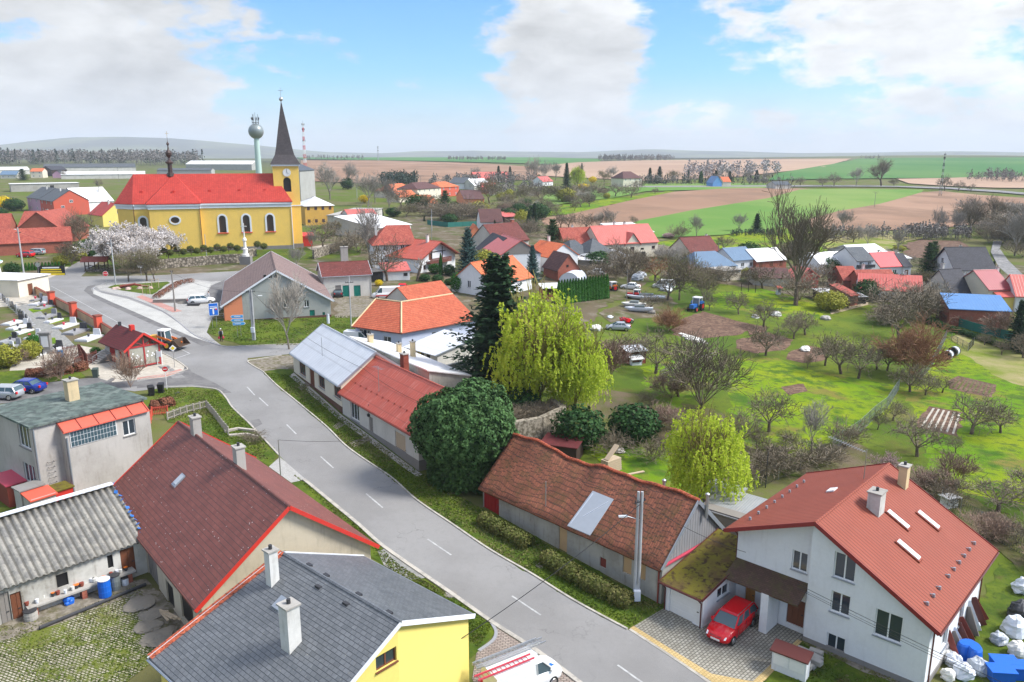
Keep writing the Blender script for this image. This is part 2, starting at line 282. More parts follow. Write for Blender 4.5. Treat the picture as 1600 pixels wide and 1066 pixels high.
 for n,c,r,mt in (('white_paint',(.75,.75,.74),.4,0),('brown_wood',(.16,.055,.025),.7,0),('dark_wood',(.045,.025,.018),.75,0),('golden_wood',(.42,.20,.05),.55,0),('osb',(.50,.34,.18),.8,0),('rust_red',(.22,.045,.03),.6,0),('gate_red',(.30,.012,.012),.6,0),
      ('gutter_brown',(.10,.025,.02),.45,0),('fascia_red',(.55,.035,.025),.5,0),('fascia_dark',(.22,.02,.02),.5,0),('fascia_pink',(.50,.06,.10),.5,0),('zinc',(.35,.38,.42),.4,.5),('dark_metal',(.05,.05,.055),.5,.3),('steel',(.45,.46,.47),.35,.8),('green_door',(.0,.16,.12),.5,0),('sign_blue',(.01,.13,.55),.4,0),('sign_light_blue',(.05,.34,.72),.4,0),
      ('sign_red',(.55,.015,.02),.4,0),('sign_yellow',(.75,.55,.01),.4,0),('black',(.012,.012,.013),.5,0),('tyre',(.02,.02,.02),.8,0),('rubber_green',(.05,.07,.06),.7,0),('granite_dark',(.05,.05,.055),.25,0),('granite_white',(.62,.62,.63),.3,0),('granite_grey',(.28,.28,.29),.3,0),
      ('yellow_paint',(.68,.34,.02),.45,0),('orange_paint',(.65,.16,.02),.5,0),('lamp_white',(.8,.8,.8),.3,0),('skin',(.45,.25,.17),.6,0),('hair',(.04,.025,.015),.8,0),('cloth_black',(.015,.015,.018),.9,0),('cloth_grey',(.4,.4,.42),.9,0),('cloth_red',(.5,.05,.08),.8,0),('jeans',(.04,.05,.09),.9,0),
      ('tank_grey',(.22,.25,.25),.4,.3),('mast_green',(.42,.55,.50),.5,0),('rail_brown',(.17,.055,.04),.7,0),('frame_red',(.36,.03,.03),.55,0),('roof_maroon_metal',(.20,.02,.025),.45,0),('blue_tarp',(.02,.13,.42),.5,0),('blue_plastic',(.01,.12,.55),.4,0),('white_plastic',(.65,.68,.74),.5,0),('tarp_grey',(.42,.45,.49),.5,0),('teal_net',(.02,.16,.13),.8,0),('pale_wood',(.46,.36,.25),.8,0),('grey_wood',(.22,.20,.18),.85,0),('cable_black',(.02,.02,.02),.6,0),('bronze_dark',(.06,.035,.03),.5,.2),('gold',(.6,.4,.1),.3,.8),('tin_red',(.6,.10,.06),.5,0),('dove_white',(.7,.68,.63),.7,0),('chrome',(.6,.6,.6),.2,.9),('headlight',(.75,.78,.8),.15,0)):
  M[n]=plain(n,c,r,.4,mt)
 M['maroon_plain']=tiles('maroon_plain',(.12,.018,.02),(.15,.025,.028),.3,.3,wav=False,bs=.2); M['shelter_glass']=plain('shelter_glass',(.35,.34,.28),.1,.7); M['ochre_plaster']=plaster('ochre_plaster',(.52,.34,.20),.4); M['pave_stone_dull']=plaster('pave_stone_dull',(.24,.21,.17),.5); M['pave_stone_pink']=plaster('pave_stone_pink',(.50,.36,.31),.3); M['pale_block']=plaster('pale_block',(.42,.38,.33),.3)
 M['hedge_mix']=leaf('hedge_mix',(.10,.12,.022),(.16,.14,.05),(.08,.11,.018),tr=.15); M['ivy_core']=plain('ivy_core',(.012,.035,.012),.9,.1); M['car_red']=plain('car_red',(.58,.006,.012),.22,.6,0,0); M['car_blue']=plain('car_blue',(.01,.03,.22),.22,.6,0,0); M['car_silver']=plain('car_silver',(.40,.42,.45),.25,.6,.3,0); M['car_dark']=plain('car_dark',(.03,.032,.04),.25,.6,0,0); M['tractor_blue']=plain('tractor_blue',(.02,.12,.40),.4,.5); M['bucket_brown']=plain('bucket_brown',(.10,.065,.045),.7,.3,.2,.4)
 M['concrete_pole']=plaster('concrete_pole',(.40,.41,.42),.3)
 M['bark']=twocol('bark',[(.10,.075,.055),(.17,.13,.10)],[3.],bump=.8); M['bark_grey']=twocol('bark_grey',[(.15,.13,.105),(.24,.21,.17)],[2.],bump=.6)
 for n,a,b,tr in (('twig_brown',(.155,.125,.085),(.22,.18,.125),0),('twig_grey',(.26,.235,.20),(.34,.31,.27),0),('twig_red',(.23,.155,.115),(.30,.205,.15),0),('twig_willow',(.20,.17,.05),(.28,.25,.07),0),('twig_rust',(.26,.13,.07),(.33,.18,.10),0),
      ('ivy',(.03,.075,.018),(.075,.15,.04),.15),('spruce',(.010,.035,.012),(.03,.07,.022),0),('blue_spruce',(.03,.075,.065),(.07,.14,.125),0),('thuja',(.02,.10,.008),(.05,.17,.015),.1),('evergreen',(.012,.05,.01),(.04,.10,.02),.1),
      ('willow',(.42,.54,.04),(.62,.70,.09),.5),('forsythia',(.65,.48,.0),(.8,.62,.02),.2),('blossom',(.70,.64,.60),(.85,.80,.77),.3),('pink_blossom',(.50,.33,.33),(.62,.45,.44),.2),('bud_green',(.16,.18,.04),(.24,.25,.07),.3),('hedge_green',(.07,.10,.015),(.13,.13,.03),.1),('hedge_red',(.16,.06,.035),(.22,.09,.05),0),('far_wood',(.17,.155,.14),(.23,.21,.19),0),('pale_wood_far',(.34,.31,.30),(.42,.39,.38),0),('far_conifer',(.035,.055,.04),(.05,.075,.05),0),('yellow_bush',(.26,.27,.03),(.36,.34,.05),.2),('tuft',(.09,.15,.015),(.15,.20,.025),.3),('tuft_dry',(.15,.16,.045),(.21,.20,.08),.1),('tuft_bright',(.11,.20,.008),(.20,.26,.012),.35),('ivy_light',(.06,.14,.04),(.10,.19,.06),.1)):
  M[n]=leaf(n,a,b,tr=tr)
mk()
# ---------------------------------------------------------------- mesh helpers
class MB:
 def __init__(s): s.v=[]; s.f=[]; s.k=[]
 def face(s,pts,k=0):
  n=len(s.v); s.v+=[tuple(p) for p in pts]; s.f.append(tuple(range(n,n+len(pts)))); s.k.append(k)
 def hexa(s,a,b,k=0):     # two quads (bottom, top), same winding seen from above = ccw
  s.face(a[::-1],k); s.face(b,k)
  for i in range(len(a)): j=(i+1)%len(a); s.face([a[i],a[j],b[j],b[i]],k)
 def box(s,x0,y0,z0,x1,y1,z1,k=0):
  q=[(x0,y0),(x1,y0),(x1,y1),(x0,y1)]; s.hexa([(x,y,z0) for x,y in q],[(x,y,z1) for x,y in q],k)
 def bar(s,p,q,w,h=None,k=0):      # a rectangular bar from p to q
  p,q=Vector(p),Vector(q); d=(q-p).normalized(); h=h or w
  sd=d.cross(Vector((0,0,1))); sd=Vector((1,0,0)) if sd.length<.01 else sd.normalized(); u=sd.cross(d)
  o=[-sd*w/2-u*h/2,sd*w/2-u*h/2,sd*w/2+u*h/2,-sd*w/2+u*h/2]; s.hexa([p+x for x in o],[q+x for x in o],k)
 def prism(s,poly,z0,z1,k=0): s.hexa([(x,y,z0) for x,y in poly],[(x,y,z1) for x,y in poly],k)
 def tube(s,p,q,r0,r1=None,n=6,k=0,cap=True):
  p,q=Vector(p),Vector(q); r1=r0 if r1 is None else r1; d=(q-p).normalized()
  a=d.orthogonal().normalized(); b=d.cross(a)
  A=[p+(a*math.cos(t)+b*math.sin(t))*r0 for t in (2*PI*i/n for i in range(n))]; B=[q+(a*math.cos(t)+b*math.sin(t))*r1 for t in (2*PI*i/n for i in range(n))]
  for i in range(n): j=(i+1)%n; s.face([A[i],A[j],B[j],B[i]],k)
  if cap: s.face(A[::-1],k); s.face(B,k)
 def lathe(s,prof,c=(0,0,0),n=16,k=0,sx=1,sy=1):
  R=[[(c[0]+r*sx*math.cos(2*PI*i/n),c[1]+r*sy*math.sin(2*PI*i/n),c[2]+z) for i in range(n)] for r,z in prof]
  for A,B in zip(R,R[1:]):
   for i in range(n): j=(i+1)%n; s.face([A[i],A[j],B[j],B[i]],k)
  s.face(R[0][::-1],k); s.face(R[-1],k)
 def slab(s,poly,t,k=0,kb=None):
  top=[Vector(p)+Vector((0,0,t)) for p in poly]; kb=k if kb is None else kb
  s.face(top,k); s.face([Vector(p) for p in poly][::-1],kb)
  for i in range(len(poly)): j=(i+1)%len(poly); s.face([poly[i],poly[j],top[j],top[i]],kb)
 def grid(s,f,nu,nv,k=0):
  P_=[[f(i/nu,j/nv) for j in range(nv+1)] for i in range(nu+1)]
  for i in range(nu):
   for j in range(nv): s.face([P_[i][j],P_[i+1][j],P_[i+1][j+1],P_[i][j+1]],k)
def mesh(name,mb,mats,smooth=False,weld=False):
 me=bpy.data.meshes.new(name); me.from_pydata([tuple(v) for v in mb.v],[],mb.f)
 for m in (mats if isinstance(mats,(list,tuple)) else [mats]): me.materials.append(M[m])
 me.polygons.foreach_set('material_index',mb.k)
 if len(mb.f)<6000:
  uv=me.uv_layers.new(name='UV').data
  for p in me.polygons:
   nn=p.normal; u=Vector((0,0,1)).cross(nn)
   u=Vector((1,0,0)) if u.length<.02 else u.normalized()
   v=nn.cross(u)
   for li in p.loop_indices:
    co=me.vertices[me.loops[li].vertex_index].co; uv[li].uv=(co.dot(u),co.dot(v))
 if weld:
  bm=bmesh.new(); bm.from_mesh(me); bmesh.ops.remove_doubles(bm,verts=bm.verts,dist=.002); bm.to_mesh(me); bm.free()
 if smooth: me.polygons.foreach_set('use_smooth',[True]*len(me.polygons))
 return me
def tag(o,label=None,cat=None,group=None,kind=None):
 if label: o['label']=label
 if cat: o['category']=cat
 if group: o['group']=group
 if kind: o['kind']=kind
 return o
def obj(name,mb,mats,parent=None,**k):
 me=mesh(name,mb,mats,**k) if isinstance(mb,MB) else mb
 o=bpy.data.objects.new(name,me); COL.objects.link(o)
 if parent: o.parent=parent
 return o
def thing(name,label,cat,loc=(0,0,0),rz=0.,group=None,sc_=None):
 o=bpy.data.objects.new(name,None); COL.objects.link(o); o.location=loc; o.rotation_euler=(0,0,rz); o.empty_display_size=.5
 if sc_: o.scale=(sc_,sc_,sc_) if isinstance(sc_,(int,float)) else sc_
 return tag(o,label,cat,group)
def copy_tree(o,parent=None):
 c=o.copy(); COL.objects.link(c)
 if parent: c.parent=parent
 for ch in list(o.children): copy_tree(ch,c)
 return c
def off(x,y,lv): D=math.hypot(x,y); return .004*lv+(.012 if D<110 else .012+(D-110)*.0012)
JAG={'grass','meadow','lawn','scrub_ground','yard','soil','dirt_strip','dry_meadow'}
def jag(Q):
 out=[]
 for a,b in zip(Q,Q[1:]+Q[:1]):
  L=math.dist(a,b); D=math.hypot(*a); st=max(.6,D*.012); n=max(1,min(60,int(L/st)))
  for i in range(n):
   x=a[0]+(b[0]-a[0])*i/n; y=a[1]+(b[1]-a[1])*i/n
   if i: k=min(L*.08,st*.9); v=noise.noise_vector(Vector((x*.7/st,y*.7/st,1.))); x+=v.x*k; y+=v.y*k
   out.append((x,y))
 return out
def sheet(name,pts,mat,lv=1,cell=2.,px=True,z0=None):      # a ground surface draped over the terrain
 Q=[g(*p) for p in pts] if px else pts
 if mat in JAG: Q=jag(Q)
 bm=bmesh.new(); vs=[bm.verts.new((x,y,0)) for x,y in Q]
 for t in tessellate_polygon([[Vector((x,y,0)) for x,y in Q]]):
  try: bm.faces.new([vs[i] for i in t])
  except ValueError: pass
 xs=[q[0] for q in Q]; ys=[q[1] for q in Q]
 for ax,(lo,hi) in enumerate(((min(xs),max(xs)),(min(ys),max(ys)))):
  c=max(cell,(hi-lo)/90); k=math.floor(lo/c)+1
  while k*c<hi:
   co=[0,0,0]; no=[0,0,0]; co[ax]=k*c; no[ax]=1
   bmesh.ops.bisect_plane(bm,geom=bm.verts[:]+bm.edges[:]+bm.faces[:],plane_co=co,plane_no=no); k+=1
 for v in bm.verts: v.co.z=(H(v.co.x,v.co.y) if z0 is None else z0)+off(v.co.x,v.co.y,lv)
 bmesh.ops.recalc_face_normals(bm,faces=bm.faces)
 for f in bm.faces:
  if f.normal.z<0: f.normal_flip()
 me=bpy.data.meshes.new(name); bm.to_mesh(me); bm.free(); me.materials.append(M[mat])
 o=bpy.data.objects.new(name,me); COL.objects.link(o); tag(o,kind='structure'); return o
def smooth_line(pts,n=5):
 out=[]
 for i in range(len(pts)-1):
  p0,p1,p2,p3=pts[max(i-1,0)],pts[i],pts[i+1],pts[min(i+2,len(pts)-1)]
  for k in range(n):
   t=k/n; out.append(tuple(.5*(2*b+(c-a)*t+(2*a-5*b+4*c-d)*t*t+(3*b-a-3*c+d)*t**3) for a,b,c,d in zip(p0,p1,p2,p3)))
 return out+[pts[-1]]
def kerb(name,pts,px=True,h=.1,w=.16,mat='kerb',sm=True,kind='structure',step=1.5):
 Q=[g(*p) for p in pts] if px else pts
 if sm: Q=smooth_line(Q)
 R=[Q[0]]
 for a,b in zip(Q,Q[1:]):
  n=max(1,int(math.dist(a,b)/step)); R+=[(a[0]+(b[0]-a[0])*i/n,a[1]+(b[1]-a[1])*i/n) for i in range(1,n+1)]
 mb=MB(); 
 for a,b in zip(R,R[1:]):
  d=Vector((b[0]-a[0],b[1]-a[1],0)); 
  if d.length<.01: continue
  d.normalize(); s=Vector((-d.y,d.x,0))*w/2
  q=[Vector((a[0],a[1],0))-s,Vector((b[0],b[1],0))-s,Vector((b[0],b[1],0))+s,Vector((a[0],a[1],0))+s]
  mb.hexa([(p.x,p.y,H(p.x,p.y)-.1) for p in q],[(p.x,p.y,H(p.x,p.y)+h) for p in q])
 o=obj(name,mb,mat); tag(o,kind=kind); return o
# ---------------------------------------------------------------- windows, doors, walls, roofs
def opening(par,p0,ex,z,w,h,kind,s,near,sill='zinc'):
 # p0 = foot of the wall's left end (local), ex = along the wall, outward normal nn
 ex=Vector(ex); nn=ex.cross(Vector((0,0,1))); c=Vector(p0)+ex*s
 def q(a,b,o): return c+ex*a+Vector((0,0,z+b))+nn*o
 def brect(mb,a0,b0,a1,b1,o0,o1,k=0):
  A=[q(a0,b0,o1),q(a1,b0,o1),q(a1,b0,o0),q(a0,b0,o0)]; B=[q(a0,b1,o1),q(a1,b1,o1),q(a1,b1,o0),q(a0,b1,o0)]
  mb.hexa(A,B,k)
 I,O=(-.16,-.10) if near else (.01,.05); t=.07 if near else .09
 if kind in ('w','b','v','a','wd'):
  mb=MB(); fr={'w':'white_paint','b':'brown_wood','v':'brown_wood','a':'brown_wood','wd':'golden_wood'}[kind]
  x=w/2
  for r in ((-x,0,-x+t,h),(x-t,0,x,h),(-x+t,0,x-t,t),(-x+t,h-t,x-t,h)): brect(mb,*r,I,O)
  if w>.75:
   nb=max(1,round(w/.75)-1) if kind!='a' else 1
   for i in range(nb):
    cx=-x+w*(i+1)/(nb+1); brect(mb,cx-t*.6,t,cx+t*.6,h-t,I,O)
  if kind in 'ba' and h>1: brect(mb,-x+t,h*.62,x-t,h*.62+t*.8,I+.002,O-.002)
  f=obj('window',mb,fr,par); pn=MB(); pn.face([q(-x+.02,.02,I+.03),q(x-.02,.02,I+.03),q(x-.02,h-.02,I+.03),q(-x+.02,h-.02,I+.03)]); obj('pane',pn,'glass',f)
  if near:
   sb=MB(); brect(sb,-x-.05,-.06,x+.05,-.003,-.1,.09); obj('sill',sb,sill,f)
  return f
 mats={'d':'brown_wood','g':'white_paint','gd':'green_door','rd':'gate_red','osb':'osb','dk':'black','cd':'yellow_cream','wd2':'golden_wood','gr':'grey_wood','sh':'brown_wood','rw':'rust_red'}
 m=mats.get(kind,'brown_wood'); x=w/2; mb=MB()
 if kind=='cd': m='pale_wood'
 brect(mb,-x,0,x,h,I-.01,O,0)
 if kind in('d','gd','rd','cd','gr','wd2','sh'):
  n=max(2,round(w/.45))
  for i in range(n): a=-x+w*i/n; brect(mb,a+.05,.1,a+w/n-.05,h-.1,O-.01,O+.025)
 elif kind=='g':
  for i in range(4): brect(mb,-x+.03,h*i/4+.02,x-.03,h*(i+1)/4-.02,O-.01,O+.015)
 nm={'d':'door','g':'garage_door','gd':'door','rd':'gate','osb':'boarded_window','dk':'vent_hole','cd':'door','wd2':'door','gr':'door','sh':'shutter','rw':'hatch'}[kind]
 f=obj(nm,mb,m,par)
 if nm in('door','gate','garage_door') and near:
  hb=MB(); brect(hb,x-.22,h*.45,x-.1,h*.45+.04,O+.01,O+.07); obj('handle',hb,'dark_metal',f)
 return f
def wallface(mb,p0,ex,outline,holes,k=0,depth=.17):
 ex=Vector(ex); nn=ex.cross(Vector((0,0,1))); p0=Vector(p0); up=Vector((0,0,1))
 def clip(poly,ax,v,keep):
  out=[]
  for p,q in zip(poly,poly[1:]+poly[:1]):
   ip,iq=(p[ax]-v)*keep>=-1e-9,(q[ax]-v)*keep>=-1e-9
   if ip: out.append(p)
   if ip!=iq: t=(v-p[ax])/(q[ax]-p[ax]); out.append((p[0]+(q[0]-p[0])*t,p[1]+(q[1]-p[1])*t))
  return out
 def put(l):
  T=[p0+ex*a+up*b for a,b in l]; n=Vector((0,0,0))
  for i in range(1,len(T)-1): n+=(T[i]-T[0]).cross(T[i+1]-T[0])
  if n.length<1e-6: return
  mb.face(T[::-1] if n.dot(nn)<0 else T,k)
 bb=[(min(p[0] for p in h),min(p[1] for p in h),max(p[0] for p in h),max(p[1] for p in h)) for h in holes]
 if not holes: put(outline)
 else:
  xs=[-1e3]+sorted({round(v,5) for b_ in bb for v in (b_[0],b_[2])}|({round(outline[3][0],5)} if len(outline)==5 else set()))+[1e3]; ys=[-1e3]+sorted({round(v,5) for b_ in bb for v in (b_[1],b_[3])})+[1e3]
  for x0,x1 in zip(xs,xs[1:]):
   col=clip(clip(outline,0,x0,1),0,x1,-1)
   if len(col)<3: continue
   run=None
   for y0,y1 in zip(ys,ys[1:]):
    inh=any(b_[0]-1e-4<=x0 and x1<=b_[2]+1e-4 and b_[1]-1e-4<=y0 and y1<=b_[3]+1e-4 for b_ in bb)
    if inh:
     if run is not None:
      q=clip(clip(col,1,run,1),1,y0,-1)
      if len(q)>2: put(q)
      run=None
    elif run is None: run=y0
   if run is not None:
    q=clip(col,1,run,1)
    if len(q)>2: put(q)
  for h,b_ in zip(holes,bb):
   cx,cy=(b_[0]+b_[2])/2,(b_[1]+b_[3])/2
   if len(h)>4:
    cy=cy if len(h)>12 else b_[3]-(b_[2]-b_[0])/2-1e-3
    for p,q in zip(h,h[1:]+h[:1]):
     mx,my=(p[0]+q[0])/2,(p[1]+q[1])/2; put([(b_[0] if mx<cx else b_[2],b_[1] if my<cy else b_[3]),p,q])
 for hl in holes:
  for a,b in zip(hl,hl[1:]+hl[:1]):
   A=p0+ex*a[0]+up*a[1]; B=p0+ex*b[0]+up*b[1]; mb.face([A,B,B-nn*depth,A-nn*depth],k)
def chimney(par,x,y,z0,z1,w=.5,d=.5,m='chimney_white',cap='concrete'):
 mb=MB(); mb.box(x-w/2,y-d/2,z0,x+w/2,y+d/2,z1); c=obj('chimney',mb,m,par)
 mb=MB(); mb.box(x-w/2-.07,y-d/2-.07,z1+.002,x+w/2+.07,y+d/2+.07,z1+.09); mb.tube((x,y,z1+.09),(x,y,z1+.32),.1,.1,8,1); obj('chimney_cap',mb,[cap,'dark_metal'],c); return c
def bld(name,label,A,B,Wd,He,Hr,rm,wm,roof='gable',axis='x',ops=(),ch=(),zb=None,e2=None,yr=0.,oe=.35,og=.2,t=.14,near=True,cat='house',trim=None,disp=None,res=(1,1),gut=None,hip=(3,3),plinth=None,gm=None,ext=(),ridge=True,sill='zinc',group=None,down=True):
 A,B=Vector(A[:2]),Vector(B[:2]); ux=(B-A); L0=ux.length; ux.normalize(); uy=Vector((-ux.y,ux.x)); c=(A+B)/2+uy*Wd/2
 zb=H(*((A+B)/2)) if zb is None else zb
 ang=math.atan2(ux.y,ux.x); L,W_=L0,Wd; km={0:0,1:1,2:2,3:3}
 if axis=='y': ang+=PI/2; L,W_=Wd,L0; km={1:0,2:1,3:2,0:3}
 o=thing(name,label,cat,(c.x,c.y,zb),ang,group); X,Y=L/2,W_/2; e1=He; e2=He if e2 is None else e2
 low=-3. 
 ends=[Vector((-X,-Y,0)),Vector((X,-Y,0)),Vector((X,Y,0)),Vector((-X,Y,0))]; exs=[(1,0,0),(0,1,0),(-1,0,0),(0,-1,0)]; lens=[L,W_,L,W_]
 if roof in('hip','flat'): outl=[[(0,low),(L_,low),(L_,e1),(0,e1)] for L_ in lens]
 elif roof=='shed': outl=[[(0,low),(L,low),(L,e1),(0,e1)],[(0,low),(W_,low),(W_,Hr),(0,e1)],[(0,low),(L,low),(L,Hr),(0,Hr)],[(0,low),(W_,low),(W_,e1),(0,Hr)]]
 else: outl=[[(0,low),(L,low),(L,e1),(0,e1)],[(0,low),(W_,low),(W_,e2),(Y+yr,Hr),(0,e1)],[(0,low),(L,low),(L,e2),(0,e2)],[(0,low),(W_,low),(W_,e1),(Y-yr,Hr),(0,e2)]]
 wb=MB(); holes=[[],[],[],[]]
 for (k,s,z,w,h,kind) in ops:
  k=km[k]
  if near and kind!='x':
   if kind=='a':
    hl=[(s-w/2,z),(s+w/2,z)]+[(s+w/2*math.cos(a),z+h-w/2+w/2*math.sin(a)) for a in (PI*i/8 for i in range(9))]
   else: hl=[(s-w/2,z),(s+w/2,z),(s+w/2,z+h),(s-w/2,z+h)]
   holes[k].append(hl)
 for k in range(4): wallface(wb,ends[k],exs[k],outl[k],holes[k],0)
 if gm and roof=='gable':       # separate gable cladding, proud of the wall
  for k,sg in ((1,1),(3,-1)):
   gb=MB(); x=(X+.04)*sg; a,b,cc=(x,-Y,e1),(x,Y,e2),(x,yr,Hr-.02)
   gb.face([a,b,cc] if sg>0 else [b,a,cc]); gb.face([(x-.04*sg,-Y,e1),(x-.04*sg,Y,e2),b,a])
   obj('gable_boards',gb,gm,o)
 obj('wall',wb,wm,o)
 if plinth:
  pb=MB(); hgt,pm=plinth; q=.03; pb.prism([(-X-q,-Y-q),(X+q,-Y-q),(X+q,Y+q),(-X-q,Y+q)],low,hgt); obj('plinth',pb,pm,o)
 for (k,s,z,w,h,kind) in ops: 
  k=km[k]; opening(o,ends[k],exs[k],z,w,h,kind,s,near,sill)
 rb=MB()
 def slope(p00,p10,p11,p01,kk=0):      # eave left, eave right, ridge right, ridge left
  p00,p10,p11,p01=map(Vector,(p00,p10,p11,p01))
  if res==(1,1) and not disp: rb.slab([p00,p10,p11,p01],t,kk); return
  def f(u,v,lift=t): 
   p=(p00*(1-u)+p10*u)*(1-v)+(p01*(1-u)+p11*u)*v; d=disp(p.x,p.y,u,v) if disp else 0; return p+Vector((0,0,lift+d))
  nu,nv=res; rb.grid(f,nu,nv); fb=lambda u,v:f(1-u,v,0); rb.grid(fb,nu,nv)
  for (a,b) in ([((i/nu,0),((i+1)/nu,0)) for i in range(nu)]+[((1,j/nv),(1,(j+1)/nv)) for j in range(nv)]+[((i/nu,1),((i-1)/nu,1)) for i in range(nu,0,-1)]+[((0,j/nv),(0,(j-1)/nv)) for j in range(nv,0,-1)]):
   rb.face([f(*a,0),f(*b,0),f(*b),f(*a)])
 if roof=='gable':
  s1=(Hr-e1)/(Y+yr); s2=(Hr-e2)/(Y-yr); x=X+og
  slope((-x,-Y-oe,e1-s1*oe),(x,-Y-oe,e1-s1*oe),(x,yr,Hr),(-x,yr,Hr)); slope((x,Y+oe,e2-s2*oe),(-x,Y+oe,e2-s2*oe),(-x,yr,Hr),(x,yr,Hr))
  edge=[(-Y-oe,e1-s1*oe),(Y+oe,e2-s2*oe)]
 elif roof=='hip':
  hl,hr=hip; s1=(Hr-e1)/Y; a=-X-oe; b=X+oe; z=e1-s1*oe; zl=e1-(Hr-e1)/hl*oe if hl else z
  E=[(a,-Y-oe,z),(b,-Y-oe,z),(b,Y+oe,z),(a,Y+oe,z)]; R=[(-X+hl,0,Hr),(X-hr,0,Hr)]
  rb.slab([E[0],E[1],R[1],R[0]],t); rb.slab([E[2],E[3],R[0],R[1]],t); rb.slab([E[1],E[2],R[1]],t); rb.slab([E[3],E[0],R[0]],t); edge=[(-Y-oe,z),(Y+oe,z)]
 elif roof=='shed':
  s1=(Hr-e1)/W_; x=X+og; slope((-x,-Y-oe,e1-s1*oe),(x,-Y-oe,e1-s1*oe),(x,Y+oe*.5,Hr+s1*oe*.5),(-x,Y+oe*.5,Hr+s1*oe*.5)); edge=[(-Y-oe,e1-s1*oe)]
 else:
  x=X+oe; y=Y+oe; rb.slab([(-x,-y,e1),(x,-y,e1),(x,y,e1),(-x,y,e1)],t); edge=[]
 rf=obj('roof',rb,rm,o,weld=(res!=(1,1)),smooth=(res!=(1,1)))
 if ridge and roof in('gable',) and near and not disp:
  mb=MB(); x=X+og+.01; mb.tube((-x,yr,Hr+t-.02),(x,yr,Hr+t-.02),.1,.1,6); obj('ridge_cap',mb,rm,rf)
 if trim and roof in('gable','shed'):
  for sg in (-1,1):
   mb=MB(); x=(X+og+.02)*sg
   if roof=='gable':
    for ey,ez in edge: mb.bar((x,ey,ez+t/2),(x,yr,Hr+t/2),.04,t+.1)
   else: mb.bar((x,edge[0][0],edge[0][1]+t/2),(x,Y+oe*.5,Hr+s1*oe*.5+t/2),.04,t+.1)
   obj('verge_board',mb,trim,rf)
 if gut:
  for (ey,ez) in edge:
   mb=MB(); sg=1 if ey>0 else -1; x=X+(og if roof!='hip' else oe); mb.tube((-x,ey+.05*sg,ez+.03),(x,ey+.05*sg,ez+.03),.07,.07,6); obj('gutter',mb,gut,o)
  if down:
   for (ey,ez) in edge:
    sg=1 if ey>0 else -1
    for xx in (-X+.1,X-.1): mb=MB(); mb.tube((xx,ey+.05*sg,ez),(xx,(Y+.07)*sg,ez-.45),.045,.045,6); mb.tube((xx,(Y+.07)*sg,ez-.45),(xx,(Y+.07)*sg,-1),.045,.045,6); obj('downpipe',mb,gut,o)
 for c_ in ch:
  x_,y_,z0,z1=c_[:4]; w,d,m=(c_[4:]+(.5,.5,'chimney_white')[len(c_)-4:]) if len(c_)>4 else (.5,.5,'chimney_white')
  chimney(o,x_,y_,z0,z1,w,d,m)
 return o
# ---------------------------------------------------------------- trees
def leafq(mb,c,r,n=None,k=0,asp=1.):
 a=Vector((random.gauss(0,1),random.gauss(0,1),random.gauss(0,1))).normalized() if n is None else (Vector(n)+Vector((random.gauss(0,.45),random.gauss(0,.45),random.gauss(0,.45)))).normalized()
 u=a.orthogonal().normalized(); v=a.cross(u); t=U(0,6.3); u,v=(u*math.cos(t)+v*math.sin(t))*r,(v*math.cos(t)-u*math.sin(t))*r*asp; c=Vector(c)
 mb.face([c-u-v,c+u-v*.6,c+u*.8+v,c-u*.7+v],k)
def bare(seed,th=.22,up=.25,ns=(6,5,5,4),r=.022,ang=(28,60),l0=.42,tw=.0028,leafn=0,lr=.008,kk=1,ratio=(.5,.72)):
 random.seed(seed); T=MB(); C=MB()
 def br(p,d,l,r0,lev):
  mb=T if lev==0 else C; pts=[Vector(p)]; n=3 if lev<4 else 2
  for i in range(n):
   d=(d+Vector((U(-.16,.16),U(-.16,.16),U(-.1,.1)+up*.25*(lev>0)))).normalized(); pts.append(pts[-1]+d*l/n)
  re=max(tw,r0*(.75 if lev==0 else .35))
  for i in range(n): mb.tube(pts[i],pts[i+1],r0+(re-r0)*i/n,r0+(re-r0)*(i+1)/n,6 if lev<2 else 3,0,False)
  if lev>=len(ns):
   for _ in range(leafn): q=pts[0].lerp(pts[-1],U(.1,1.05)); leafq(C,q+Vector((U(-1,1),U(-1,1),U(-1,1)))*lr*1.5,lr,k=kk)
   return
  for i in range(ns[lev]):
   t=U(.78,1.) if lev==0 else U(.3,1.); j=min(n-1,int(t*n)); q=pts[j].lerp(pts[j+1],t*n-j)
   dd=d if lev else Vector((0,0,1)); a=dd.orthogonal().normalized(); a.rotate(Matrix.Rotation(2*PI*(i+U(-.3,.3))/ns[lev],3,dd)); th_=rad(U(*ang))
   nd=(dd*math.cos(th_)+a*math.sin(th_)); nd.z+=up*.4; nd.normalize()
   br(q,nd,(l0 if lev==0 else l)*U(*ratio) if lev else l0*U(.8,1.15),max(tw,(re if lev==0 else r0)*U(.45,.62)),lev+1)
 br(Vector((0,0,-.02)),Vector((0,0,1)),th,r,0)
 zs=sorted(v[2] for v in C.v); k=1/zs[int(len(zs)*.985)]
 for m_ in (T,C): m_.v=[(x*k,y*k,z*k) for x,y,z in m_.v]
 return T,C
PROTO={}
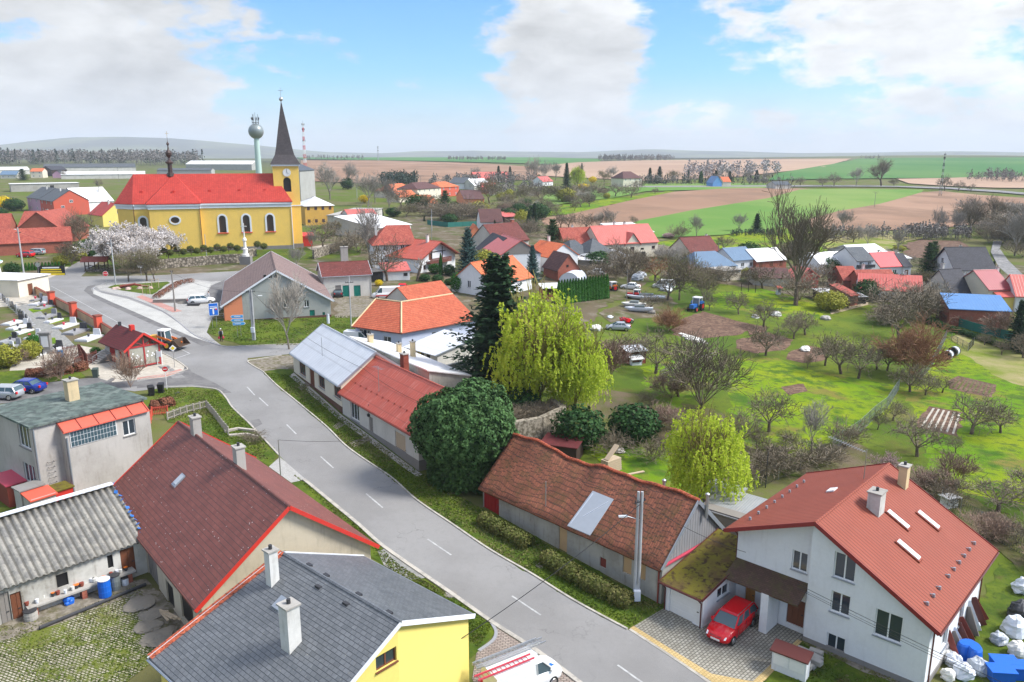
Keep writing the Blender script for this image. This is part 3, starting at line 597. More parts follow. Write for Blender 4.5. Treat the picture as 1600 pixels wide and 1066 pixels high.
def proto(key):
 if key in PROTO: return PROTO[key]
 kind,seed=key; st=random.getstate(); bk='bark'
 if kind in('fruit','fruitred','rust'):
  T,C=bare(seed,.2,.12,(6,5,5,3),.030,(35,62),.36,tw=.0034); cm={'fruit':'twig_brown','fruitred':'twig_red','rust':'twig_rust'}[kind]
 elif kind=='greybare': T,C=bare(seed,.25,.35,(6,6,5,4),.02,(22,50),.38); cm='twig_grey'; bk='bark_grey'
 elif kind=='bigbare': T,C=bare(seed,.26,.38,(8,7,6,4),.032,(20,58),.38,ratio=(.48,.70),tw=.0022); cm='twig_brown'
 elif kind=='vase': T,C=bare(seed,.08,.25,(11,5,5,4),.02,(20,66),.50,tw=.003); cm='twig_brown'
 elif kind=='bush': T,C=bare(seed,.05,.2,(11,5,4,3),.012,(15,65),.48,tw=.0038); cm='twig_brown'
 elif kind=='rustbush': T,C=bare(seed,.05,.15,(18,7,5,4),.010,(12,62),.4,tw=.0024); cm='twig_rust'
 elif kind=='redbush': T,C=bare(seed,.05,.3,(12,5,4,4),.012,(15,60),.5,tw=.0038); cm='twig_red'
 elif kind=='budding': T,C=bare(seed,.22,.25,(6,6,5,4),.022,(25,58),.38,leafn=2,lr=.006); cm=['twig_brown','bud_green']
 elif kind=='blossom': T,C=bare(seed,.2,.3,(7,6,5,4),.02,(22,58),.38,leafn=10,lr=.011); cm=['twig_brown','blossom']
 elif kind=='pinkblossom': T,C=bare(seed,.15,.3,(7,6,5,4),.02,(25,60),.38,leafn=4,lr=.008); cm=['twig_brown','pink_blossom']
 elif kind=='willowy':
  T,C=bare(seed,.16,.5,(8,6,5,3),.022,(16,50),.36); random.seed(seed+5)
  for _ in range(1500):
   v=Vector((random.gauss(0,1),random.gauss(0,1),random.gauss(0,1))).normalized(); s_=U(.5,1)**.6*(1+.45*noise.noise(v*1.9+Vector((seed*3.7,0,0)))+.22*noise.noise(v*4.5)); p=Vector((v.x*.42*s_,v.y*.42*s_,.60+v.z*.40*s_))
   if v.z<-.55 and U(0,1)<.6: continue
   L=U(.04,.13)*(1.3-v.z*.5); n=max(3,int(L/.011)); ph=U(0,6); d=Vector((v.x,v.y,0))*.25
   for i in range(n):
    t=i/n; w=Vector((d.x*L*t+.006*math.sin(ph+i*.6),d.y*L*t+.006*math.cos(ph+i),.03*t*(1-t)*2-L*t**1.3)); leafq(C,p+w+Vector((U(-.008,.008),U(-.008,.008),0)),U(.0055,.0095),k=1,asp=1.6)
  cm=['twig_willow','willow']
 elif kind=='spiky':       # short dead trunk with stubs
  T,C=bare(seed,.5,.3,(5,3,2),.05,(20,60),.25,tw=.006); cm='twig_grey'
 elif kind in('spruce','blue','cedar','thuja'):
  random.seed(seed); T=MB(); C=MB(); T.tube((0,0,-.02),(0,0,.97),.02,.003,7,0)
  wd={'spruce':.33,'blue':.31,'cedar':.40,'thuja':.13}[kind]; lv={'spruce':24,'blue':32}.get(kind,22); ll={'spruce':.30,'blue':.6,'cedar':.25,'thuja':1}[kind]
  if kind=='thuja':
   for _ in range(2600):
    z=U(.02,1)**.9; a=U(0,6.3); rr=wd*(1-z**2.4)**.7*U(.75,1)*(.9+.1*math.sin(a*5)); leafq(C,(rr*math.cos(a),rr*math.sin(a),z),.02,(math.cos(a),math.sin(a),.3))
  else:
   for i in range(lv):
    z=.06+.92*i/lv; R=wd*((1-z)**(.8 if kind!='cedar' else .55))*U(.82,1.12)+.01
    nb=int(11-5*z) if kind!='cedar' else 9
    for j in range(nb):
     a=2*PI*(j+U(-.35,.35))/nb+i*1.7; d=Vector((math.cos(a),math.sin(a),0)); sd=Vector((-d.y,d.x,0)); R2=R*U(.7,1.15); n=5
     for k in range(n*4):
      t=(k+1)/(n*4); dr=-.10*R2/wd*t*1.3+.10*t*t*(1.4 if kind=='blue' else .8); p=d*R2*t+Vector((0,0,z+dr*.8)); w=.034*(1.25-t*.75)
      for sg in (-1,1): leafq(C,p+sd*w*sg*U(.3,1.1)+Vector((0,0,U(-.014,.006))),w*.62,(d*.2+Vector((0,0,1))),asp=.55)
  cm={'spruce':'spruce','blue':'blue_spruce','cedar':'evergreen','thuja':'thuja'}[kind]
 elif kind in('shrub','yellowshrub','forsythia','hedgeball','redshrub','pinkshrub','greenround'):
  random.seed(seed); T=MB(); C=MB(); T.tube((0,0,-.05),(0,0,.5),.03,.015,5,0)
  for _ in range(2400):
   v=Vector((random.gauss(0,1),random.gauss(0,1),random.gauss(0,1))).normalized(); rr=U(.62,1.)*(1+.22*noise.noise(v*2.4+Vector((seed*3.,0,0)))+.1*noise.noise(v*6)); p=Vector((v.x*.5*rr,v.y*.5*rr,.5+v.z*.5*rr))
   if p.z>0: leafq(C,p,.026,v)
  cm={'shrub':'evergreen','yellowshrub':'yellow_bush','forsythia':'forsythia','hedgeball':'hedge_green','redshrub':'hedge_red','pinkshrub':'pink_blossom','greenround':'thuja'}[kind]
 random.setstate(st)
 PROTO[key]=(mesh('trunk',T,bk),mesh('crown',C,cm if isinstance(cm,list) else [cm])); return PROTO[key]
NAMES={'fruit':'bare_fruit_tree','fruitred':'bare_fruit_tree','rust':'bare_tree','greybare':'bare_tree','bigbare':'bare_tree','vase':'bare_tree','bush':'bare_bush','rustbush':'bare_bush','redbush':'bare_bush','budding':'budding_tree','blossom':'blossoming_tree','pinkblossom':'blossoming_tree','willowy':'willow_tree','spiky':'dead_tree','spruce':'spruce_tree','blue':'blue_spruce','cedar':'conifer_tree','thuja':'thuja_tree','shrub':'evergreen_shrub','yellowshrub':'shrub','forsythia':'forsythia_bush','hedgeball':'clipped_shrub','redshrub':'shrub','pinkshrub':'flowering_shrub','greenround':'round_shrub'}
TC=[0]
def tree(kind,px,py,hpx,label,w=1.,group=None,seed=None,world_=None,h=None,dz=0):
 TC[0]+=1; x,y,z=P(px,py) if world_ is None else world_
 z+=dz
 if h is None: h=hpx*math.hypot(y,CAMH)/F*1.0
 ns={'fruit':5,'greybare':4,'bush':3,'spruce':2}.get(kind,2)
 T,C=proto((kind,(TC[0]%ns) if seed is None else seed)); nm=NAMES[kind]; cat={'bare_bush':'bush','forsythia_bush':'bush','shrub':'bush','evergreen_shrub':'bush','clipped_shrub':'bush','round_shrub':'bush','flowering_shrub':'bush'}.get(nm,'tree')
 random.seed(TC[0]*13+5); o=thing(nm,label,cat,(x,y,z),U(0,6.28),group,(h*w,h*w,h)); obj('trunk',T,None,o); obj('crown',C,None,o); return o
# ---------------------------------------------------------------- the ground
def ground():
 vs=[(0,0,H(0,0))]; fs=[]; NA=400; rs=[]; r=4.
 while r<15000: rs.append(r); r*=1.032 if r<500 else 1.045
 for r in rs:
  for i in range(NA): a=2*PI*i/NA; x,y=r*math.sin(a),r*math.cos(a); vs.append((x,y,H(x,y)))
 for i in range(NA): fs.append((0,1+(i+1)%NA,1+i))
 for k in range(len(rs)-1):
  for i in range(NA): j=(i+1)%NA; b=1+k*NA; fs.append((b+i,b+j,b+NA+j,b+NA+i))
 me=bpy.data.meshes.new('ground'); me.from_pydata(vs,[],fs); me.polygons.foreach_set('use_smooth',[True]*len(fs)); me.materials.append(M['land']); me.flip_normals() if me.polygons[5].normal.z<0 else None
 o=bpy.data.objects.new('ground',me); COL.objects.link(o); tag(o,kind='structure')
m=NT('land',.9,.1); near=m.mix(m.ramp(m.noise(.06,m.pos,7),.4,.6),(.085,.12,.012),(.12,.115,.045)); near=m.mix(m.ramp(m.noise(.4,m.pos,6),.55,.75),near,(.13,.105,.065))
dd=m.n('ShaderNodeVectorMath',operation='LENGTH'); m.L(m.pos,dd.inputs[0])
far=m.mix(m.ramp(m.noise(.0016,m.pos,5),.42,.58),(.045,.05,.035),(.12,.13,.06)); m.col(m.mix(m.ramp(dd.outputs['Value'],600,1800),near,far)); M['land']=m.m
m.bump(m.noise(2.,m.pos,8,.7),.6,.06)
ground()
# far fields
sheet('field_far_left_grass',[(455,247.5),(470,250),(600,252),(800,256),(935,262),(940,250),(700,247.3)],'far_green',1,40)
sheet('ploughed_field_beyond_church',[(470,252),(600,252.5),(760,257),(830,262),(845,272),(830,282),(700,286),(560,287),(470,284)],'ploughed',2,15)
sheet('field_centre',[(830,262),(905,255),(1010,252),(1180,250),(1330,249.5),(1290,262),(1160,277),(1010,284),(845,276)],'pale_ploughed',3,30)
sheet('green_hill_field',[(1215,272),(1300,258),(1340,249.6),(1400,248.5),(1500,248.2),(1680,248.5),(1680,275),(1500,279),(1400,280),(1290,281),(1200,283)],'far_green',4,30)
sheet('pale_field_right',[(1400,281),(1500,279),(1680,275),(1680,296),(1560,295),(1420,288)],'pale_ploughed',5,20)
sheet('meadow_strip',[(845,325),(890,318),(960,310),(1010,300),(1100,298),(1230,294),(1230,288),(1000,288),(900,296),(850,306)],'field_green',5,8)
sheet('bright_meadow_strip',[(838,329),(880,322),(960,311),(1040,300),(1062,301),(985,315),(890,336),(845,338)],'meadow',6,6)
sheet('ploughed_field',[(845,342),(884,337),(987,314),(1053,301),(1129,296),(1200,295),(1252,296),(1300,299),(1200,311),(1080,330),(998,346),(960,357),(900,362),(850,352)],'ploughed',7,6)
sheet('green_field',[(955,362),(998,346),(1080,330),(1200,311),(1250,297.5),(1330,296.5),(1443,298),(1440,302),(1375,320),(1310,331),(1265,343),(1213,358),(1130,368),(1040,372),(960,372)],'field_green',8,6)
sheet('ploughed_field_right',[(1262,344),(1310,331),(1375,320),(1440,302),(1470,300),(1530,306),(1620,312),(1620,345),(1545,350),(1430,360),(1310,361),(1268,356)],'ploughed',9,6)
sheet('small_ploughed_field',[(1418,380),(1440,376),(1500,378),(1518,388),(1515,404),(1470,408),(1415,402)],'soil',10,4)
sheet('dry_meadow',[(1290,366),(1420,362),(1460,372),(1415,378),(1380,395),(1300,392),(1278,380)],'dry_meadow',9,5)
sheet('pasture_behind_village',[(1130,370),(1215,358),(1290,364),(1280,385),(1300,400),(1190,408),(1100,400),(1060,388),(1010,380)],'meadow',8,5)
sheet('road_far',[(990,292),(1100,291.5),(1250,291),(1400,291.8),(1480,294),(1560,299),(1640,306),(1640,309),(1560,302),(1480,296.5),(1400,293.6),(1250,293),(1100,293.6),(990,294)],'pale_asphalt',12,8)
sheet('road_right',[(1552,378),(1566,378),(1562,390),(1575,408),(1600,432),(1660,470),(1650,480),(1590,444),(1560,418),(1548,395)],'pale_asphalt',10,4)
# village ground, yards and gardens
sheet('village_ground',[(0,455),(60,400),(190,395),(480,385),(560,345),(760,330),(860,345),(1000,372),(1120,385),(1230,408),(1420,395),(1640,420),(1640,470),(1480,470),(1330,475),(1190,455),(1060,455),(960,470),(900,520),(780,600),(690,600),(560,560),(300,470),(60,470)],'yard',2,4)
sheet('garden_meadow',[(1020,430),(1180,452),(1300,475),(1450,480),(1640,560),(1700,700),(1640,830),(1480,770),(1200,740),(1100,700),(960,700),(900,640),(900,560),(960,500)],'grass',4,4)
sheet('meadow_bright',[(1150,560),(1215,560),(1290,590),(1390,600),(1430,640),(1445,700),(1460,760),(1640,800),(1680,700),(1640,620),(1560,570),(1490,520),(1455,545),(1430,600),(1330,655),(1250,700),(1160,690),(1140,610)],'meadow',5,3)
sheet('meadow_bright_upper',[(1085,480),(1120,458),(1190,452),(1265,470),(1290,488),(1270,505),(1215,498),(1150,485)],'meadow',6,3)
sheet('meadow_bright_middle',[(1140,610),(1160,560),(1245,575),(1330,590),(1400,604),(1400,640),(1330,680),(1240,715),(1170,700),(1140,660)],'meadow',7,3)
sheet('meadow_dry_slope',[(1482,512),(1530,525),(1640,555),(1640,620),(1560,590),(1500,548)],'dry_meadow',6,3)
sheet('meadow_lawn_shed',[(1000,575),(1060,560),(1100,545),(1110,600),(1050,640),(1020,640)],'meadow',6,3)
sheet('lawn_behind_old_house',[(900,700),(985,690),(1040,700),(1070,745),(1060,775),(960,735)],'meadow',7,2)
sheet('scrub_under_trees',[(640,600),(760,600),(900,600),(1010,620),(1120,640),(1180,690),(1300,735),(1150,745),(1090,700),(1000,690),(900,700),(800,660),(720,650)],'scrub_ground',5,3)
sheet('scrub_along_fence',[(1150,720),(1260,705),(1330,690),(1400,720),(1480,760),(1560,800),(1640,860),(1600,900),(1560,860),(1380,745),(1240,745)],'scrub_ground',8,3)
for i,p in enumerate([[(1065,500),(1098,487),(1150,502),(1192,511),(1150,525),(1090,530),(1050,524)],[(1150,532),(1200,520),(1240,532),(1225,548),(1180,553),(1150,545)],[(1232,552),(1262,540),(1298,548),(1283,565),(1255,568),(1228,562)],[(1165,508),(1198,510),(1196,520),(1170,525)],[(1220,605),(1255,600),(1262,612),(1232,618)]]): sheet('vegetable_plot',p,'soil',9,2)
sheet('dirt_yard',[(935,490),(985,468),(1040,458),(1060,475),(1040,495),(990,500),(955,505)],'yard',8,3)
for p,n in (([(1480,596),(1497,588),(1557,602),(1550,622),(1483,608)],9),([(1435,655),(1452,635),(1506,645),(1497,683),(1432,668)],7)):
 b=sheet('garden_bed',p,'soil',9,1)
# ridges of earth between the bed rows
def rows(p,n,name,m):
 a,b,c,d=[g(*q) for q in p]; mb=MB()
 for i in range(n):
  t=(i+.5)/n; s=(a[0]+(b[0]-a[0])*t,a[1]+(b[1]-a[1])*t); e=(d[0]+(c[0]-d[0])*t,d[1]+(c[1]-d[1])*t)
  mb.bar((*s,H(*s)+.03),(*e,H(*e)+.03),.22,.12)
 tag(obj(name,mb,m),kind='structure')
rows([(1455,638),(1503,648),(1494,680),(1436,666)],6,'bed_ridges','pale_path'); rows([(1498,590),(1554,603),(1548,619),(1485,606)],8,'bed_ridges','scrub_ground')
# roads
RL=[(1010,1150),(903,1066),(837,1017),(770,974),(699,924),(601,856),(560,820),(520,787),(475,750),(437,713),(409,683),(389,662),(363,637),(353,622),(338,609),(300,605),(263,606)]
RR=[(387,566),(411,581),(432,602),(465,629),(510,667),(538,695),(566,716),(612,747),(650,781),(710,822),(766,860),(830,897),(897,939),(980,984),(1047,1025),(1104,1064),(1225,1150)]
RW=[g(*p) for p in RL]; RE=[g(*p) for p in RR]
sheet('road',[g(*p) for p in RL]+[g(*p) for p in [(210,612),(150,604),(215,594),(286,580),(289,573),(262,556),(225,541),(190,528),(152,517),(111,492),(86,477),(57,458),(57,446),(20,440),(-60,446),(-60,438),(20,434),(76,436),(96,428),(111,416),(152,397),(165,388),(182,388),(176,398),(162,405),(137,423),(127,433),(253,431),(380,424),(460,418),(462,432),(400,440),(372,456),(358,470),(345,480),(330,500),(323,520),(333,530),(346,541),(384,541),(470,538),(548,541),(548,549),(470,552),(387,560)]]+RE,'asphalt',4,2,px=False)
sheet('patched_asphalt',[(248,560),(300,582),(338,600),(362,614),(345,615),(338,607),(300,601),(263,603),(214,607),(214,597),(286,584),(293,574)],'dark_asphalt',5,2)
sheet('asphalt_strip',[(131,455),(137,448),(150,446),(142,452),(146,460),(175,473),(210,488),(255,508),(300,527),(334,538),(316,541),(273,522),(230,504),(185,484),(146,466)],'dark_asphalt',6,2)
sheet('bus_bay',[(146,453),(160,459),(200,468),(253,488),(279,505),(304,525),(334,538),(300,527),(255,508),(210,488),(175,473),(146,460)],'cobble_pale',7,2)
sheet('square_paving',[(150,448),(180,440),(240,441),(300,437),(330,441),(345,440),(358,455),(352,480),(332,496),(323,520),(333,531),(346,540),(304,523),(279,503),(253,485),(203,465),(157,455)],'pave_grey',6,2)
sheet('car_park',[(330,447),(372,430),(400,436),(390,456),(358,468),(350,482),(318,470)],'dark_asphalt',8,2)
sheet('car_park_pale',[(272,452),(312,441),(330,444),(318,463),(290,470),(262,474),(240,468)],'cobble_pale',9,2)
sheet('island_lawn',[(168,450),(180,446),(215,444),(262,441),(266,443),(238,461),(218,459),(190,455)],'lawn',9,1)
sheet('tactile_paving',[(213,465),(222,462),(285,487),(270,489)],'pave_red',10,1)
sheet('tactile_paving_shelter',[(214,594),(260,589),(286,580),(282,577),(256,585),(214,591)],'pave_red',9,1)
sheet('shelter_pavement',[(190,528),(225,541),(262,556),(289,573),(286,580),(260,590),(218,594),(176,598),(150,590),(140,575),(165,560)],'pale_path',7,1)
sheet('junction_pavement',[(57,441),(76,436),(96,428),(108,418),(103,418),(88,426),(70,430),(40,432),(40,440)],'pale_path',7,1)
sheet('hall_lawn',[(323,520),(333,500),(360,498),(480,497),(560,492),(600,495),(590,508),(540,520),(548,541),(470,538),(384,541),(346,530)],'lawn',7,1.5)
sheet('hall_yard',[(523,497),(525,460),(580,462),(650,460),(655,480),(600,498),(580,497)],'dirt_strip',8,1.5)
sheet('gravel_pull_in',[(387,566),(402,563),(440,556),(470,556),(470,572),(455,578),(440,577),(411,581)],'dirt_strip',7,1)
sheet('verge_east',[g(*p) for p in RR[1:14]]+[g(*p) for p in [(1041,952),(884,866),(754,795),(700,768),(636,725),(534,652),(459,585),(450,572)]],'lawn',5,1.5,px=False)
sheet('verge_pull_in',[(470,556),(548,549),(560,560),(530,575),(462,578)],'lawn',8,1)
sheet('house_path',[(459,583),(534,649),(637,726),(660,742),(652,746),(630,731),(528,655),(452,588)],'concrete',8,1)
for p in ([(520,667),(533,656),(540,662),(527,672)],[(465,606),(480,596),(487,602),(471,611)],[(545,693),(575,683),(582,688),(552,700)],[(836,885),(856,868),(864,872),(846,890)]): sheet('crossing_path',p,'dirt_strip',9,1)
sheet('verge_west',[(300,605),(338,609),(353,622),(363,637),(389,662),(409,683),(437,713),(446,722),(420,728),(380,705),(330,690),(262,660),(250,640),(232,610)],'lawn',6,1)
sheet('verge_west_lower',[(451,733),(520,790),(560,823),(598,856),(624,880),(600,884),(540,840),(470,780),(440,755)],'lawn',6,1)
sheet('verge_west_bottom',[(640,903),(699,928),(748,958),(768,975),(774,990),(748,1018),(735,1030),(700,980),(650,935)],'lawn',6,1)
sheet('gravel_strip_west',[(590,862),(601,858),(650,888),(670,903),(640,907),(600,884)],'gravel',7,1)
sheet('paved_entry_west',[(420,730),(437,715),(446,722),(478,750),(455,755)],'pave_grey',8,1)
sheet('brick_paved_forecourt',[(768,976),(775,974),(838,1018),(905,1068),(1000,1145),(760,1150),(738,1060),(745,1020),(770,1000),(776,988)],'pave_brick',6,1)
sheet('paved_driveway',[(984,983),(1041,949),(1150,930),(1262,970),(1252,1000),(1215,1040),(1175,1078),(1130,1085),(1104,1064)],'pave_drive',7,1)
sheet('driveway_edging',[(984,983),(990,979),(1112,1054),(1176,1066),(1246,1000),(1253,1003),(1182,1078),(1130,1084),(1108,1063)],'pave_yellow',9,1)
sheet('lawn_by_white_house',[(1253,1003),(1440,1070),(1500,1150),(1180,1150),(1180,1078)],'lawn',5,1.5)
sheet('earth_strip',[(1270,1012),(1300,1012),(1330,1030),(1440,1072),(1420,1078),(1330,1042)],'dirt_strip',8,1)
sheet('lawn_behind_white_house',[(1470,1080),(1560,880),(1600,880),(1680,950),(1680,1120)],'lawn',5,1.5)
sheet('cemetery_ground',[(0,478),(57,460),(86,480),(152,520),(180,535),(140,572),(95,590),(0,600),(-60,600),(-60,470)],'scrub_ground',6,1.5)
sheet('cemetery_path',[(8,474),(50,472),(80,505),(122,545),(100,552),(88,545),(55,515)],'gravel',8,1)
sheet('cemetery_forecourt',[(-20,460),(57,458),(60,470),(40,478),(-20,482)],'pale_path',8,1)
sheet('cemetery_paving',[(90,552),(122,540),(150,545),(166,560),(140,575),(100,566)],'pale_path',9,1)
sheet('cemetery_paving_lower',[(20,560),(70,540),(110,560),(60,578),(15,580)],'pale_path',9,1)
for p in ([(44,484),(79,478),(84,482),(52,490)],[(70,503),(113,495),(118,499),(78,508)],[(50,538),(66,531),(86,528),(90,537),(62,543)]): sheet('cemetery_lawn',p,'meadow',10,1)
sheet('lawn_below_cemetery',[(-40,585),(20,580),(60,576),(110,572),(135,590),(60,600),(-40,612)],'lawn',8,1.5)
sheet('car_park_left',[(-80,612),(60,600),(150,590),(214,594),(214,604),(150,610),(60,625),(-80,640)],'dark_asphalt',7,1.5)
sheet('church_lawn',[(170,398),(200,392),(320,394),(480,388),(560,386),(560,400),(480,408),(260,414),(180,422),(165,410)],'lawn',5,2)
sheet('church_path',[(480,388),(505,384),(560,381),(560,384),(512,388),(490,393)],'pale_path',8,2)
sheet('hill_verge',[(76,434),(96,427),(111,415),(150,396),(170,384),(160,380),(130,392),(95,408),(60,425)],'lawn',6,2)
sheet('cobbled_yard',[(-60,985),(0,990),(90,968),(215,915),(262,985),(245,1030),(180,1080),(60,1100),(-100,1100)],'cobble_yard',5,1.5)
sheet('yard_apron',[(-60,985),(0,978),(130,925),(228,905),(238,915),(100,972),(0,1003),(-60,1010)],'dirt_strip',7,1.5)
sheet('yard_earth',[(200,935),(228,905),(330,1010),(285,1045),(262,1010)],'dirt_strip',8,1.5)
# road paint
def stripe(pts,w=.12):
 Q=[g(*p) for p in pts]; mb=MB()
 for a,b in zip(Q,Q[1:]):
  d=Vector((b[0]-a[0],b[1]-a[1],0)); n=max(1,int(d.length/1.2)); dn=d.normalized(); s=Vector((-dn.y,dn.x,0))*w/2
  for i in range(n):
   q0=Vector((*a,0))+d*(i/n); q1=Vector((*a,0))+d*((i+1)/n)
   mb.face([(p.x,p.y,H(p.x,p.y)+off(p.x,p.y,7)) for p in (q0-s,q1-s,q1+s,q0+s)])
 return mb
tot=MB()
for a,b in zip([(965,1040),(800,932),(668,843),(572,772),(501,714),(448,664),(405,622),(386,605)],[(1010,1072),(845,962),(705,868),(598,794),(521,732),(463,679),(419,635),(398,618)]): 
 s=stripe([a,b],.13); o=obj('lane_dash',s,'road_white'); tag(o,kind='structure')
o=obj('bus_stop_marking',stripe([(213,520),(222,518),(297,553),(268,563),(249,552),(213,536)],.14),'road_white'); tag(o,kind='structure')
o=obj('lane_line',stripe([(80,448),(152,487),(213,520)],.1),'road_white'); tag(o,kind='structure')
sheet('road_patch',[(391,658),(405,655),(410,663),(398,669)],'dark_asphalt',6,1); sheet('road_patch',[(246,573),(262,571),(290,590),(270,592)],'pale_asphalt',7,1)
# kerbs
kerb('kerb_east',RR[1:14]); kerb('kerb_east_lower',[(984,984),(1047,1025),(1104,1064),(1225,1150)],h=.05,w=.2)
kerb('kerb_west',[(300,605),(338,609),(353,622),(363,637),(389,662),(409,683),(437,713)]); kerb('kerb_west_side',[(263,606),(300,605)])
kerb('kerb_west_lower',RL[:9][::-1],w=.3); kerb('kerb_pull_in',[(411,581),(387,566),(402,562),(440,556)])
kerb('kerb_square',[(384,541),(346,541),(304,524),(279,504),(253,486),(203,466),(157,456),(146,452),(157,446),(182,439),(253,438),(300,434)],mat='granite_grey')
kerb('kerb_church',[(127,434),(160,434),(253,431),(380,424),(440,420)],h=.12); kerb('kerb_shelter',[(190,528),(225,541),(262,556),(289,573),(286,580),(218,594)])
kerb('kerb_hall',[(548,541),(470,538),(384,541)]); kerb('kerb_hill',[(57,441),(76,436),(96,428),(111,416),(152,397)]); kerb('kerb_forecourt',[(768,975),(775,988),(770,1002),(748,1018)],h=.08,mat='granite_grey',w=.2)
kerb('kerb_island',[(168,450),(190,455),(218,460),(238,462),(266,443)],h=.08,sm=False)
def disc(name,px,py,r,m,h=.03):
 x,y,z=P(px,py); mb=MB(); mb.tube((x,y,z),(x,y,z+h),r,r,20); mb.tube((x,y,z+h),(x,y,z+h+.012),r*.82,r*.82,20); return obj(name,mb,m)
tag(disc('manhole_cover',704,929,.45,'grey_wood',.06),'round brown manhole cover at the kerb beside the grey slate roof','manhole')
tag(disc('manhole_cover',275,614,.45,'dark_metal'),'round dark manhole cover in the lawn beside the hedge','manhole')
# ---------------------------------------------------------------- buildings
def wpt(A,B,zb,px,py):       # photo point -> (distance along wall A-B, height above zb)
 dx,dy,dr=ray(px,py); ax,ay=A[:2]; ex,ey=B[0]-ax,B[1]-ay; L=math.hypot(ex,ey); ex/=L; ey/=L
 det=dx*(-ey)+dy*ex; t=(ax*(-ey)+ay*ex)/det; return (dx*t-ax)*ex+(dy*t-ay)*ey, CAMH+dr*t-zb
def WO(A,B,zb,k,L,push=0):   # measure openings on a wall: (x0,ytop,x1,ybottom,kind)
 out=[]
 for x0,y0,x1,y1,kd in L:
  s0,_=wpt(A,B,zb,x0,(y0+y1)/2); s1,_=wpt(A,B,zb,x1,(y0+y1)/2); _,zt=wpt(A,B,zb,(x0+x1)/2,y0); _,z0=wpt(A,B,zb,(x0+x1)/2,y1)
  out.append((k,(s0+s1)/2-push,z0,abs(s1-s0),zt-z0,kd))
 return out
def sub(par,name,mb,m,**k): return obj(name,mb,m,par,**k)
def pole_on_roof(o,x,y,z,h,name='roof_mast'):
 mb=MB(); mb.tube((x,y,z),(x,y,z+h),.03,.03,6); 
 if name=='antenna':
  mb.tube((x-.9,y,z+h-.1),(x+.9,y,z+h-.1),.015,.015,4)
  for i in range(8): mb.tube((x-.8+i*.22,y-.35,z+h-.1),(x-.8+i*.22,y+.35,z+h-.1),.01,.01,4)
 return obj(name,mb,'steel',o)
# --- old tiled farmhouse by the road
A,B=(-2.4,61.1),(10.0,48.05); ops=WO(A,B,.5,0,[(873,818,886,864,'osb'),(937,872,947,887,'rw'),(973,864,987,897,'osb'),(996,877,1009,906,'osb')])
ops=[(k,s,z,w,h,kd if i else 'osb') for i,(k,s,z,w,h,kd) in enumerate(ops)]
def sag(x,y,u,v):
 return (-.34*math.exp(-((x+1.2)/2.6)**2)+.12*math.sin(x*.9+1)+.05*math.sin(x*2.7))*(v if v<=1 else 1)+.05*noise.noise(Vector((x*.6,y*.6,0)))
old=bld('old_farmhouse','old grey farmhouse with sagging brown tiled roof and boarded windows by the road',A,B,7.2,2.95,6.35,'old_tile','old_wall',ops=ops+[(0,1.0,.75,1.9,2.15,'rd')],zb=.5,disp=sag,res=(56,8),gm='gable_slats',oe=.4,og=.15,gut=None)
mb=MB(); L=18.
for i in range(54):
 x=-9.15+i*.34; f=lambda q:6.35+.14+sag(q,0,0,1); mb.tube((x,0,f(x)-.0),(x+.36,0,f(x+.36)),.13,.11,6)
sub(old,'ridge_tiles',mb,'red_tile')
mb=MB(); e=lambda y:2.95+(6.35-2.95)/3.6*(y+3.6)+.16
def onroof(x,y): return (x,y,e(y)+sag(x,y,0,(y+4)/4)+.03)
mb.slab([onroof(.7,-3.9),onroof(2.9,-3.9),onroof(3.1,-1.6),onroof(1.1,-1.6)],.05); t=sub(old,'roof_patch',mb,'tarp_grey'); t['label']='grey plastic sheet patch held down with battens'
mb=MB(); mb.bar(onroof(.85,-3.7),onroof(1.25,-1.7),.09); mb.bar(onroof(1.5,-3.1),onroof(2.8,-1.8),.09); sub(t,'batten',mb,'white_plastic')
mb=MB(); mb.tube((-2.1,-3.3,3.2),(-2.1,-3.3,5.3),.035,.035,6); sub(old,'roof_mast',mb,'steel')
for x,y,h in ((5.6,1.0,1.1),(9.3,.9,1.25)):
 mb=MB(); mb.tube((x,y,4.9),(x,y,5.3+h),.11,.11,8); mb.lathe([(.16,0),(.16,.12),(.03,.2)],(x,y,5.3+h+.03),8); sub(old,'flue_pipe',mb,'steel')
mb=MB(); mb.bar((9.07,-3.6,2.85),(9.07,3.7,2.85),.22,.1); sub(old,'pink_ledge',mb,'fascia_pink')
for sg in (-1,1): mb=MB(); mb.bar((9.2,0,6.42),(9.2,3.95*sg,2.7),.05,.28); sub(old,'verge_board',mb,'zinc')
mb=MB(); mb.tube((8.8,-3.7,2.7),(8.8,-3.7,-.2),.06,.06,8); sub(old,'downpipe',mb,'rust_red')
# --- garage and porch
A,B=(10.1,47.5),(12.15,45.4); gar=bld('garage','white garage with mossy lean-to roof between old farmhouse and white house',A,B,6.4,2.25,3.4,'moss_roof','white_wall',roof='shed',ops=[(0,1.55,.05,2.3,1.95,'g')]+WO(B,(16.6,50.0),.4,1,[(1120,915,1137,931,'w')]),zb=.4,oe=.45,og=.15,t=.1,gut='gutter_brown',trim='gutter_brown',cat='garage',down=True)
